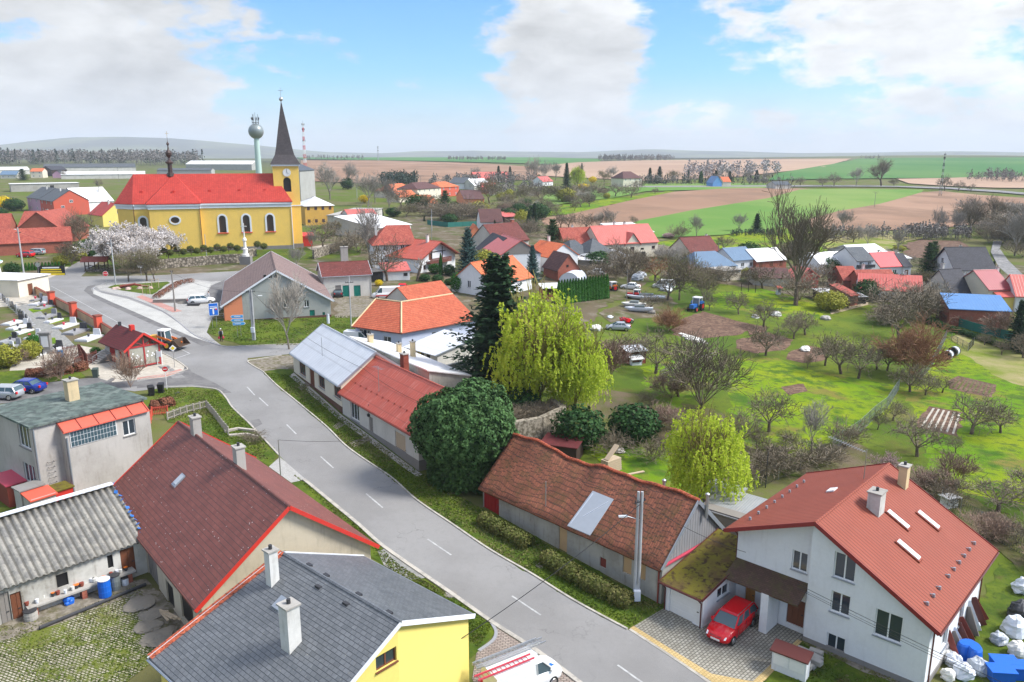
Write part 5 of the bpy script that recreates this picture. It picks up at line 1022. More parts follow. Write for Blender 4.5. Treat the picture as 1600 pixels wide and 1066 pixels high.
# ridge turret
mb=MB(); c=(-6.5,v0,RD-.4); mb.lathe([(.95,0),(.8,.8),(.55,.9),(.5,3.0),(.85,3.1),(.95,3.4),(.3,4.0),(.22,4.4),(.7,5.2),(.75,5.7),(.2,6.5),(.12,7.3),(.35,7.8),(.05,8.4),(.04,9.4)],c,8); tu=obj('ridge_turret',mb,'bronze_dark',ch_)
mb=MB(); mb.bar((-6.5,v0,RD+9.0),(-6.5,v0,RD+10.4),.07); mb.bar((-6.9,v0,RD+9.9),(-6.1,v0,RD+9.9),.07); obj('cross',mb,'gold',tu)
# tower
tx0,tx1,ty0,ty1=17.8,24.1,3.2,9.5; TZ=20.6; mb=MB(); cx,cy=(tx0+tx1)/2,(ty0+ty1)/2
wallface(mb,(tx0,ty0,0),(1,0,0),[(0,-4),(6.3,-4),(6.3,TZ),(0,TZ)],[arch(3.3,14.2,1.9,3.6)],0,.4); wallface(mb,(tx1,ty0,0),(0,1,0),[(0,-4),(6.3,-4),(6.3,TZ),(0,TZ)],[arch(3.15,14.2,1.9,3.6)],0,.4)
mb.face([(tx1,ty1,-4),(tx0,ty1,-4),(tx0,ty1,TZ),(tx1,ty1,TZ)]); mb.face([(tx0,ty1,-4),(tx0,ty0,-4),(tx0,ty0,TZ),(tx0,ty1,TZ)]); tw_=obj('tower',mb,'church_yellow',ch_)
mb=MB(); mb.face([(tx0+3.3+(q[0]-3.3),ty0+.3,q[1]) for q in arch(3.3,14.2,1.9,3.6)]); mb.face([(tx1-.3,ty0+q[0],q[1]) for q in arch(3.15,14.2,1.9,3.6)]); lw=obj('belfry_opening',mb,'black',tw_)
mb=MB(); mb.box(tx0-.35,ty0-.35,TZ,tx1+.35,ty1+.35,TZ+.45); mb.box(tx0-.15,ty0-.15,10.6,tx1+.15,ty1+.15,10.85); obj('tower_cornice',mb,'white_trim',tw_)
mb=MB(); mb.box(tx0+.1,ty0-.16,-4,tx1+.16,ty0-.0,1.0); mb.box(tx1,ty0-.15,-4,tx1+.15,ty1,.99); obj('tower_plinth',mb,'plinth_grey',tw_)
for (c,ax,nx,ny) in (((cx+.2,ty0-.06,19.0),'x',0,-1),((tx1+.06,cy,19.0),'y',1,0)):
 mb=MB(); p=Vector(c); mb.tube(p,p+Vector((nx,ny,0))*.06,1.0,1.0,24); ck=obj('clock_face',mb,'white_paint',tw_); hb=MB(); w=Vector((1,0,0)) if ax=='x' else Vector((0,1,0)); o1=p+Vector((nx,ny,0))*.09
 for an,l,k in ((0,.78,.09),(120,.55,.11)): d=w*math.sin(rad(an))+Vector((0,0,1))*math.cos(rad(an)); hb.bar(o1,o1+d*l,k,.03)
 for i in range(12): d=w*math.sin(rad(30*i))+Vector((0,0,1))*math.cos(rad(30*i)); hb.bar(o1+d*.8,o1+d*.93,.06,.03)
 obj('clock_hands',hb,'black',ck)
mb=MB(); sq=lambda r,z,tw=0:[(cx+r*a,cy+r*b,z) for a,b in ((-1,-1),(1,-1),(1,1),(-1,1))]
oc=lambda r,z:[(cx+r*math.cos(PI/8+PI/4*i-PI*.75-PI/8*0-PI/8),cy+r*math.sin(PI/8+PI/4*i-PI*.75-PI/8),z) for i in range(8)]
prof=[(3.65,TZ+.45),(3.2,TZ+1.2),(2.35,TZ+2.8),(1.95,TZ+4.6)]
for (r0,z0),(r1,z1) in zip(prof,prof[1:]):
 a,b=sq(r0,z0),sq(r1,z1)
 for i in range(4): j=(i+1)%4; mb.face([a[i],a[j],b[j],b[i]])
a=sq(1.95,TZ+4.6); b=sq(.1,36.2)
for i in range(4): j=(i+1)%4; mb.face([a[i],a[j],b[j],b[i]])
sp=obj('spire',mb,'spire_slate',tw_)
mb=MB(); mb.lathe([(.12,0),(.12,.5),(.45,.8),(.5,1.1),(.35,1.4),(.05,1.6),(.05,3.8)],(cx,cy,36.0),10); mb.bar((cx-.6,cy,39.1),(cx+.6,cy,39.1),.1); obj('tower_cross',mb,'steel',sp)
for x,y in ((UR+.12,-.12),(-14.9,.3),(.05,-1.45)):
 mb=MB(); mb.tube((x,y,EV-.2),(x,y,-1),.09,.09,6); obj('downpipe',mb,'brown_wood' if x<1 else 'white_trim',ch_)
mb=MB(); mb.box(24.1,4.6,-1,26.6,8,2.7); mb.slab([(24.0,4.2,2.6),(27.0,4.2,2.6),(27.0,8.2,3.2),(24.0,8.2,3.2)],.15); obj('porch',mb,['fascia_red'],ch_)
# retaining wall, fence and monument
wallrun('retaining_wall','long stone retaining wall in front of the church garden',[(232,424),(262,420),(300,417),(345,413),(381,411),(384,405),(400,401)],2.1,.5,'stone',base=-2)
wallrun('retaining_wall','short stone retaining wall right of the hall gable by the bare trees',[(490,406),(520,396),(552,386)],2.3,.5,'stone')
def xfence(name,label,pts,h,m,post=2.,px=True,cat='fence',kind='x',group=None,z0=0.):
 Q=[g(*p) for p in pts] if px else pts; c=Q[0]; zc=H(*c)+z0; o=thing(name,label,cat,(c[0],c[1],zc),0,group); rl=MB(); tot=[Q[0]]
 for a,b in zip(Q,Q[1:]):
  n=max(1,round(math.dist(a,b)/post)); tot+=[(a[0]+(b[0]-a[0])*i/n,a[1]+(b[1]-a[1])*i/n) for i in range(1,n+1)]
 T=[Vector((x-c[0],y-c[1],H(x,y)+z0-zc)) for x,y in tot]; up=Vector((0,0,1))
 for p in T: mb=MB(); mb.bar(p-up*.3,p+up*h,.11 if kind!='mesh' else .06); obj('post',mb,m if kind!='mesh' else 'steel',o) if len(T)<60 else rl.bar(p-up*.3,p+up*h,.1)
 for p,q in zip(T,T[1:]):
  if kind=='x':
   for k in(.92,.2): rl.bar(p+up*h*k,q+up*h*k,.06,.1)
   rl.bar(p+up*h*.2,q+up*h*.9,.05,.08); rl.bar(p+up*h*.9,q+up*h*.2,.05,.08)
  elif kind=='rail':
   for k in(.9,.5): rl.bar(p+up*h*k,q+up*h*k,.05,.1)
  elif kind=='picket':
   for k in(.85,.25): rl.bar(p+up*h*k,q+up*h*k,.04,.07)
   n=max(2,int((q-p).length/.16)); 
   for i in range(n): r=p.lerp(q,(i+.5)/n); rl.bar(r+up*.08,r+up*h,.08,.02)
  elif kind=='mesh':
   for k in (1,.5,.05): rl.bar(p+up*h*k,q+up*h*k,.015)
   n=max(2,int((q-p).length/.22))
   for i in range(n): rl.bar(p.lerp(q,i/n)+up*.05,p.lerp(q,min(1,(i+1.5)/n))+up*h,.012); rl.bar(p.lerp(q,(i+1)/n)+up*.05,p.lerp(q,max(0,(i-.5)/n))+up*h,.012)
  elif kind=='board': rl.bar(p+up*h*.5,q+up*h*.5,.04,h*.95)
 obj('rails' if kind!='board' else 'panels',rl,m,o); return o
xfence('crossed_fence','dark wooden cross-braced fence on top of the retaining wall',[(240,416),(262,413),(300,410),(345,406),(372,404)],1.1,'dark_wood',2.4,z0=1.9)
x,y,z=P(385,414); mo=thing('stone_cross','tall pale stone crucifix column on a dark pedestal before the church','monument',(x,y,z)); mb=MB(); mb.box(-1.2,-.8,-.5,1.2,.8,1.9); obj('pedestal',mb,'plinth_grey',mo)
mb=MB(); mb.lathe([(.8,1.9),(.8,2.4),(.55,2.5),(.5,3.4),(.62,3.5),(.35,3.8),(.3,5.2),(.5,5.4),(.4,5.8),(.16,6.1),(.14,7.2)],(0,0,0),10); mb.bar((0,0,7),(0,0,9.2),.16); mb.bar((-.65,0,8.5),(.65,0,8.5),.16); mb.bar((0,-.1,7.8),(0,-.1,8.5),.12); obj('column',mb,'dove_white',mo)
random.seed(3)
for i in range(17):
 px=247+i*10.4; py=414-(px-247)*.075-(i%2)*4
 if 372<px<396: continue
 tree('hedgeball',px,py,10,'small clipped round bush on a stem in the church garden row',1.15,'clipped bushes in front of the church',dz=1.8)
# ---------------------------------------------------------------- village houses
def vb(name,label,e0,e1,He,Wd,dH,rm,wm,roof='gable',axis='x',win=0,wk='w',**k):
 A,B=g(*e0,He),g(*e1,He); L=math.dist(A,B); ops=list(k.pop('ops',[]))
 if win: ops+=[(0,L*(i+.5)/win,min(1.0,He*.35)+(He-2.4 if He>3.6 else 0),.9,1.15,wk) for i in range(win)]
 if win and He>4: ops+=[(0,L*(i+.5)/win,.9,.9,1.1,wk) for i in range(win)]
 k.setdefault('near',False); return bld(name,label,A,B,Wd,He,He+dH,rm,wm,roof=roof,axis=axis,ops=ops,**k)
vb('village_house','two-storey white house with mottled red hipped roof behind the bare tree',(583,382),(648,381.5),5.4,10,3.6,'mottle_tile','white_wall',roof='hip',hip=(3.5,.4),win=5,trim=None,gut='dark_metal',ch=[(-3.4,-.5,7,9.4)])
ch=vb('chalet_house','white chalet with orange-red roof, brown balcony and half-timbered gable',(654,404),(711,396),3.3,10.5,3.1,'orange_metal','white_wall',axis='y',oe=.5,og=1.3,near=True,ops=[(0,3.6,2.6,.9,1.5,'d'),(0,1.8,.8,.8,.9,'b')],ch=[(-3,.6,5.5,7.6)],trim='rust_red')
mb=MB(); X=-10.5/2; 
for a,b in (((X-.06,-3.6,2.3),(X-.06,3.6,2.3)),((X-.06,-2.6,4.3),(X-.06,2.6,4.3)),((X-.06,-1.6,2.3),(X-.06,-1.6,5.2)),((X-.06,1.8,2.3),(X-.06,1.8,5.0))): mb.bar(a,b,.12,.16)
obj('timber_frame',mb,'dark_wood',ch); mb=MB(); mb.box(X-1.1,-3.5,1.95,X-.02,3.5,2.1); 
for i in range(24): mb.box(X-1.1,-3.45+i*.29,2.1,X-1.05,-3.25+i*.29,2.95)
mb.box(X-1.14,-3.5,2.95,X-1.02,3.5,3.03); obj('balcony',mb,'rail_brown',ch)
vb('outbuilding','small white outbuilding with bright salmon tin roof below the white house',(598,424),(640,423),2.0,4,1.1,'pink_metal','white_wall',roof='shed',cat='outbuilding',ops=[(0,4.6,.9,.8,.6,'dk')])
vb('outbuilding','dark open carport left of the salmon roofed outbuilding',(581,425),(597,424),2.1,4,.5,'plinth_grey','black',roof='flat',cat='carport')
vb('warehouse','large low warehouse with white sheet roof behind the hipped roof house',(586,357),(642,351),3.2,16,2.6,'white_roof','pale_wall',roof='shed',cat='warehouse')
vb('town_building','long pale flat-roofed block beside the red striped roof',(560,338),(597,325),4.2,10,.5,'concrete','pale_wall',roof='flat',cat='building')
vb('village_house','house with red and black striped metal roof and skylights',(527,340),(553,350),2.6,9,3.4,'pink_metal','pale_wall',ch=[],axis='y',win=0)
vb('parsonage','two-storey ochre building with white roof right of the church tower',(476,322),(521,321),6.4,14,2.6,'white_roof','ochre_wall',roof='hip',hip=(5,5),win=4,wk='b',sill='concrete',cat='building')
xfence('garden_wall','low orange garden wall right of the ochre building',[(523,362),(545,364),(562,366)],1.6,'ochre_wall',3,kind='board')
o=vb('grain_silo_building','tall grey windowless grain store behind the church tower',(468,267),(491,265),15,12,3.2,'dark_slate','silo_grey',roof='hip',hip=(5,5),cat='silo building'); 
# centre group
vb('village_house','orange hipped roof house left of the purple roof',(613,299),(650,296),3.4,11,3.2,'bright_orange_tile','cream_wall',roof='hip',hip=(5,5),win=3)
vb('village_house','cream two-storey house with purple-brown hipped roof',(652,296),(689,293),5.5,12,2.8,'brown_tile','cream_wall',roof='hip',hip=(4,5),win=5)
vb('village_house','orange brick house with orange roof right of the purple roof',(688,293),(717,291),5.0,12,2.4,'bright_orange_tile','red_wall',roof='hip',hip=(4,4),win=3)
vb('village_house','bungalow with bright orange roof and cream walls in the middle of the village',(640,317),(684,317),2.6,8,3.0,'bright_orange_tile','orange_wall',roof='hip',hip=(3,3),win=4)
vb('village_house','lower orange roofed wing beside the bungalow',(624,308),(652,306),2.6,8,2.6,'bright_orange_tile','cream_wall',win=2)
vb('barn','brown timber barn with steep dark roof in the trees right of the orange roofs',(713,305),(725,312),3,9,3.2,'brown_tile','orange_wall',axis='y',cat='barn')
vb('farmhouse','distant house with white gable beside red roof',(725,287),(741,285),3.4,10,3.2,'dark_slate','white_wall',axis='y',win=2)
vb('barn','long distant barn with red roof behind white roofed barn',(742,279),(797,278),3,10,4.2,'pink_metal','brick',cat='barn')
vb('barn','distant barn with pale grey roof',(741,290),(766,289),2.6,12,3.6,'white_roof','pale_wall',cat='barn')
vb('barn','distant barn with salmon pink roof and brick wall',(752,296),(774,296),2.4,9,3.4,'pink_metal','brick',cat='barn')
vb('village_house','white gabled house with dark brown roof beside a small conifer',(751,346),(785,346),3.0,8,3.6,'brown_tile','white_wall',ops=[(1,4,3.6,1,1,'w')])
vb('village_house','wooden veranda building with salmon roof right of the brown roof',(788,339),(811,338),2.6,6,1.2,'pink_metal','dark_wood',roof='shed')
vb('village_house','tiny orange house with steep orange roof',(736,362),(750,362),2.4,5,1.9,'bright_orange_tile','orange_wall',axis='y')
vb('village_house','long house with grey-brown lichen covered roof behind salmon roof',(775,378),(826,374),3.2,10,4.0,'maroon_shingle','pale_wall',ch=[(4.5,.3,5,8,.9,.7,'brick')])
vb('village_house','grey gabled house with dark brown metal roof',(745,386),(765,398),3.0,8,3.4,'charcoal_roof','grey_wall',axis='x')
vb('village_house','white house with salmon-pink metal roof and grey gable',(757,386),(783,400),4.0,9,2.9,'pink_metal','white_wall',win=3,near=True,gm='grey_wood')
vb('village_house','wing with red roof and white chimney behind blue spruce',(822,394),(857,403),3.4,8,2.6,'bright_orange_tile','white_wall',ch=[(-1.5,.2,5,7.2)])
vb('village_house','white house with bright orange tiled roof behind the tall dark spruce',(768,445),(831,432),2.6,9.5,3.6,'bright_orange_tile','white_wall',near=True,ops=[(3,4.2,1.6,.8,1.3,'w'),(0,3,.8,.8,1.1,'w')],ch=[(-3.2,-2.0,4,6.2,.5,.5,'rust_brick')])
vb('brick_barn','small brick barn with brown tiled roof and gable to the front',(872,421),(905,420),2.6,7,3.0,'brown_tile','brick',axis='y',cat='barn',ops=[(0,2.2,3,.5,.5,'dk')])
vb('barn','grey pyramid-roofed barn in front of the pink-red farmhouse',(921,400),(963,398),2.2,9,3.6,'dark_slate','grey_wood',roof='hip',hip=(4,4),cat='barn')
vb('barn','grey slate roofed barn with left half behind bare tree',(893,397),(922,395),2.4,9,2.6,'dark_slate','grey_wood',cat='barn',roof='hip',hip=(3,1))
vb('shed','low shed with long weathered grey roof below the pyramid roof',(935,409),(985,401),1.8,5,1.2,'grey_sheet','grey_wood',roof='shed',cat='shed')
vb('shed','long narrow pale roofed shed beside the brick barn',(888,404),(940,409),2.0,3,.5,'white_roof','grey_wood',roof='shed',cat='shed')
fm=vb('farmhouse','long cream farmhouse with pink-red roof and central gable',(938,380.5),(1028,378.5),3.9,10,4.0,'pink_metal','cream_wall',near=True,ops=[(0,9.6,1.8,1.2,1.0,'b'),(0,12.6,1.9,1,.5,'dk'),(0,13.,.2,1.4,1.2,'dk'),(0,3,1.8,.9,1,'b'),(0,6,1.8,.9,1,'b'),(0,16,2.,1,.8,'b')],ch=[(-1.5,.2,6.9,8.8),(1.6,.2,6.9,8.6)])
mb=MB(); L=math.dist(g(938,380.5,3.9),g(1028,378.5,3.9)); x=.9; mb.face([(x-2.2,-5.1,3.5),(x+2.2,-5.1,3.5),(x,-5.1,6.2)]); mb.hexa([(x-2.2,-5.1,3.3),(x+2.2,-5.1,3.3),(x+2.2,-3.6,3.3),(x-2.2,-3.6,3.3)],[(x-2.2,-5.1,3.5),(x+2.2,-5.1,3.5),(x+2.2,-3.6,3.5),(x-2.2,-3.6,3.5)]); obj('gable_wall',mb,'cream_wall',fm)
mb=MB(); mb.slab([(x-2.5,-5.4,3.2),(x-2.5,-1.8,3.2),(x,-1.8,6.3),(x,-5.4,6.3)][::-1],.14); mb.slab([(x+2.5,-5.4,3.2),(x,-5.4,6.3),(x,-1.8,6.3),(x+2.5,-1.8,3.2)][::-1],.14); obj('gable_roof',mb,'pink_metal',fm)
vb('village_house','long house with mottled orange roof left of the farmhouse',(884,383.5),(937,383),3.0,9,4.0,'mottle_tile','orange_wall',win=3,ch=[(-1,.3,5.6,7.6)])
vb('barn','barn with bright white roof behind the pink-red farmhouse',(972,364),(1021,363),3,12,1.8,'white_roof','pale_wall',roof='shed',cat='barn')
vb('village_house','cream gabled house with maroon speckled roof and white chimneys',(1080,395.5),(1126,394),3.0,9,3.4,'maroon_shingle','cream_wall',near=True,ops=[(0,2,.8,1.2,1.0,'w'),(0,7,.8,1.6,1.0,'b')],ch=[(4,.3,5,6.8)])
vb('long_barn','long low building with blue-grey metal roof in front of maroon roof',(1088,416),(1150,416),2.2,9,2.8,'blue_roof','cream_wall',roof='hip',hip=(2,3),cat='barn',ops=[(0,2.2,.8,.9,.9,'dk')])
vb('village_house','white bungalow with slate-blue roof and two windows',(1146,406),(1181,405),2.5,8,2.4,'blue_roof','white_wall',near=True,ops=[(0,3,.7,1,1,'w'),(0,5.8,.7,1,1,'w')])
vb('village_house','house with pinkish white roof right of the slate-blue bungalow',(1182,407),(1229,406),2.4,8,2.4,'white_roof','brick',win=3,wk='d')
vb('stone_shed','roofless beige stone shed beside the yellow thuja',(1130,423),(1158,422),2.4,5,.2,'concrete','cream_wall',roof='flat',cat='shed')
vb('barn','low dark brown barn with white base on the meadow edge',(1178,432),(1234,436),2.0,7,1.6,'brown_tile','pale_wall',cat='barn')
vb('shed','small shed with bright red roof behind the big bare tree',(1224,430),(1246,436),2.2,6,2.0,'pink_metal','rust_red',cat='shed')
vb('hall','long building with bright white roof above the grey balconied house',(1343,398),(1391,397.5),3.0,12,2.0,'white_roof','pale_wall',cat='building')
h=vb('village_house','white house with grey roof and two rows of dark balconies',(1339,407),(1365,407),4.4,9,2.6,'dark_slate','white_wall',win=2)
mb=MB(); X=math.dist(g(1339,407,4.4),g(1365,407,4.4))/2
for z in (.9,2.7): mb.box(-X,-5.3,z,X,-4.52,z+.7)
obj('balcony',mb,'dark_metal',h)
vb('village_house','white bungalow with bright red roof right of the balconied house',(1375,416),(1412,415.5),2.6,8,2.8,'tin_red_roof','white_wall',near=True,ops=[(0,1.9,.7,1.1,.9,'w'),(0,4.6,.7,1.1,.9,'w')],trim='rust_red')
vb('village_house','white wall house with dark roof joined to the bright red roof',(1412,416),(1424,416),2.6,8,2.6,'charcoal_roof','white_wall',ops=[(0,1,.0,.8,1.7,'d')])
vb('shed','low building with thin white roof behind bright red roof',(1398,404),(1423,404),2.5,6,.9,'white_roof','pale_wall',roof='shed',cat='shed')
vb('village_house','house with white roof left of the dark green trees',(1281,411),(1333,411),2.8,8,2.2,'white_roof','white_wall',win=2)
vb('barn','long barn with orange-red tiled roof in front of the balconied house',(1347,444),(1403,445),2.2,7,2.6,'mottle_tile','brick',cat='barn',ch=[(-2,.4,4,6)])
vb('long_barn','long barn with bright salmon-red metal roof and white gable end',(1342,449),(1441,457),2.2,8,2.6,'pink_metal','white_wall',cat='barn',ch=[(3,.2,4,5.6)])
vb('barn','small barn with brown-orange tiled roof left of the salmon-red roof',(1318,437),(1343,438),2.2,8,2.4,'mottle_tile','brick',cat='barn')
vb('garage','pair of dark garages with white flat roofs behind the olive shrub',(1285,457),(1327,459),2.0,5,.5,'white_roof','dark_wood',roof='flat',cat='garage',ops=[(0,2.5,.1,2.2,1.7,'dk'),(0,6,.1,2.2,1.7,'dk')])
vb('shed','brick shed at the right of the dark garages',(1328,462),(1341,461),2.2,5,1.4,'mottle_tile','brick',roof='shed',cat='shed')
vb('village_house','big white house with steep charcoal roof and white dormers',(1494,421),(1553,421),3.2,10,4.6,'charcoal_roof','white_wall',near=True,og=.6,ops=[(0,1.6,.6,1.3,1.1,'w'),(0,7.5,.8,1.,1.,'dk'),(3,4,4,1,1.2,'w')],ch=[(-1,.2,6.5,8.2)])
vb('village_house','brick gabled house with steep black roof and white chimney',(1489,462),(1521,460),2.2,8,4.6,'charcoal_roof','pale_wall',near=True,ops=[(3,3.4,1,1.2,1.1,'w'),(3,4,3.4,.8,.8,'w')],ch=[(-1.5,.4,5,8)])
vb('village_house','cream house with maroon roof near the right edge',(1545,452),(1580,451),4.0,9,3.0,'tin_maroon','cream_wall',near=True,ops=[(0,1.5,2.2,.6,.5,'dk'),(0,3,2.2,.6,.5,'dk'),(0,2.2,.4,.8,1,'w')],ch=[(3,.2,6,7.6)])
vb('village_house','yellow lean-to house with small red roof in front of maroon roof',(1562,464),(1588,464),2.8,6,1.6,'pink_metal','yellow_wall',roof='shed')
vb('village_house','house with salmon roof cut by the right edge',(1588,462),(1640,464),3.2,9,3.4,'pink_metal','white_wall')
vb('long_barn','long brick barn with bright blue roof at the right',(1484,482),(1579,487),3.2,7,1.5,'bright_blue_roof','brick',roof='shed',cat='barn')
wallrun('brick_wall','long weathered brick wall below the blue roofed barn',[(1484,492),(1530,497),(1575,503)],1.8,.4,'brick')
# left village
vb('concrete_block','long low grey concrete building with flat roof at far left',(16,288),(123,286),4.2,12,.4,'white_roof','concrete',roof='flat',cat='building',ops=[(0,20,1.8,2,1.4,'dk')])
vb('village_house','pink terraced house with slate roof',(42,308),(62,311),5.2,12,3.8,'dark_slate','pink_wall',win=2,ch=[(1,-1,7,9.6)])
vb('village_house','red terraced house with slate roof joined to the pink one',(62,311),(83,315),5.2,12,3.8,'dark_slate','red_wall',win=3,ch=[(1,-1,7,9.6)],ops=[(1,3,2.5,1.2,1,'w'),(1,6,4.5,1.2,1,'w')])
vb('village_house','white house with pinkish roof and black pointed gable',(123,316),(177,313),4.0,13,5.0,'white_roof','white_wall',near=True,ops=[(0,2.5,.6,1.8,1.6,'w'),(3,8,1,1.4,1.4,'w'),(3,4,1,1.4,1.4,'w'),(3,8,3.8,1.4,1.2,'w')],trim='black',ch=[(4,-2.4,6,9)])
vb('village_house','yellow house with bright red roof and white chimney left of the church',(139,334),(160,337),3.6,9,3.6,'church_roof','yellow_wall',near=True,ops=[(1,5,4,.8,1,'w'),(0,1.5,1.,.8,1,'w')],ch=[(1.5,-.6,5.5,8)])
vb('brick_barn','wide brick barn with weathered orange hipped roof',(28,356),(80,355),2.6,9,4.2,'mottle_tile','brick',roof='hip',hip=(1,1),cat='barn')
vb('brick_barn','big red brick gabled barn with a little red chimney above the hill road',(99,361),(138,352),3.4,12,4.8,'mottle_tile','brick',cat='barn',axis='x',ch=[(-1,.5,6,8.4,.6,.6,'fascia_red')])
vb('brick_barn','old barn with faded orange roof at left edge',(-30,360),(14,359),2.6,9,4,'mottle_tile','brick',cat='barn')
vb('brick_barn','long front brick barn with orange roof divided by a white strip',(-30,381),(112,375),3.0,6.5,2.8,'mottle_tile','brick',cat='barn',ops=[(0,26,1.8,1,1,'w')])
vb('farm_hall','long distant farm shed with dark roof left of the church',(68,262),(212,261),4,20,3.2,'dark_slate','pale_wall',cat='farm hall')
vb('farm_hall','long distant white farm shed in front of the dark one',(95,273),(226,272),3.4,14,2.0,'white_roof','pale_wall',cat='farm hall')
vb('farm_hall','pale distant farm hall at the left edge',(-30,266),(46,265),4,16,2.2,'white_roof','pale_wall',cat='farm hall')
vb('village_house','small white house with blue-grey roof at the left edge below the farm halls',(0,273),(26,273),3,10,2.6,'blue_roof','pale_wall',win=3)
vb('village_house','distant house with orange roof and balcony beside dark gabled house',(47,268),(66,268),5,10,2.2,'bright_orange_tile','cream_wall',win=2)
vb('village_house','distant dark wooden gabled house beside the orange roof',(64,265),(80,266),5,12,3,'charcoal_roof','dark_wood',axis='y')
vb('village_house','distant small pink house with black gable',(82,272),(96,272),3,10,2.4,'charcoal_roof','pink_wall',axis='y')
vb('farm_hall','farm hall with white roof and grey walls behind the church roof',(290,256.5),(393,257),6,26,3.4,'white_roof','silo_grey',cat='farm hall')
vb('farm_hall','lower farm hall with grey roof behind the church ridge',(245,266),(330,266),3.5,14,1.6,'dark_slate','silo_grey',cat='farm hall')
vb('village_house','large distant cream house with mansard roof among far conifers',(974,279),(1003,278.5),6,14,4,'brown_tile','cream_wall',roof='hip',hip=(4,4),win=4)
vb('village_house','far blue house beside the far road',(1114,285.5),(1128,285.5),3,10,4,'bright_blue_roof','blue_wall',axis='y')
vb('village_house','far small house with orange roof right of the blue house',(1130,284),(1142,284),3,9,3,'bright_orange_tile','cream_wall')
vb('village_house','far low house with grey roof by the road trees',(848,284),(864,283),3,9,3,'pink_metal','white_wall')
vb('village_house','far pale shed beside the first roadside tree',(1212,289),(1236,289),3,10,2,'dark_slate','pale_wall',cat='shed')
# cemetery chapel and gatehouse
x,y,z=P(-24,462); cp=thing('cemetery_chapel','white cemetery chapel with green copper dome at the left edge','chapel',(x,y,z),.3,None,.62); mb=MB(); N8=8; pr=[(6.2,-1),(6.2,.01),(5.2,5.5),(4.9,6.2),(4.6,9.2)]; mb.lathe(pr,(0,0,0),8); obj('wall',mb,'white_wall',cp)
mb=MB(); mb.lathe([(5.2,9.2),(5.3,9.4),(4.0,10.2),(3.2,11.6),(2.8,13.2),(1.4,14.6),(.2,15.2)],(0,0,0),16); obj('dome',mb,'green_copper',cp); mb=MB(); mb.lathe([(5.3,8.9),(5.5,9.1),(5.5,9.3),(5.2,9.4)],(0,0,0),16); obj('cornice',mb,'white_trim',cp)
A,B=g(-30,470),g(32,466); gh=bld('gatehouse','low cream cemetery building with flat roof and brown door',A,B,6,2.6,2.8,'white_roof','cream_wall',roof='flat',zb=6.1,cat='building',near=True,ops=[(1,2.6,.1,1.0,1.9,'d'),(0,8,1.8,.6,.35,'dk')]) if False else bld('gatehouse','low cream cemetery building with flat roof and brown door',g(-40,462),g(31,466),7,3.0,3.2,'white_roof','cream_wall',roof='flat',zb=6.0,cat='building',near=True,ops=[(1,2.6,.1,1.1,2.0,'d')])
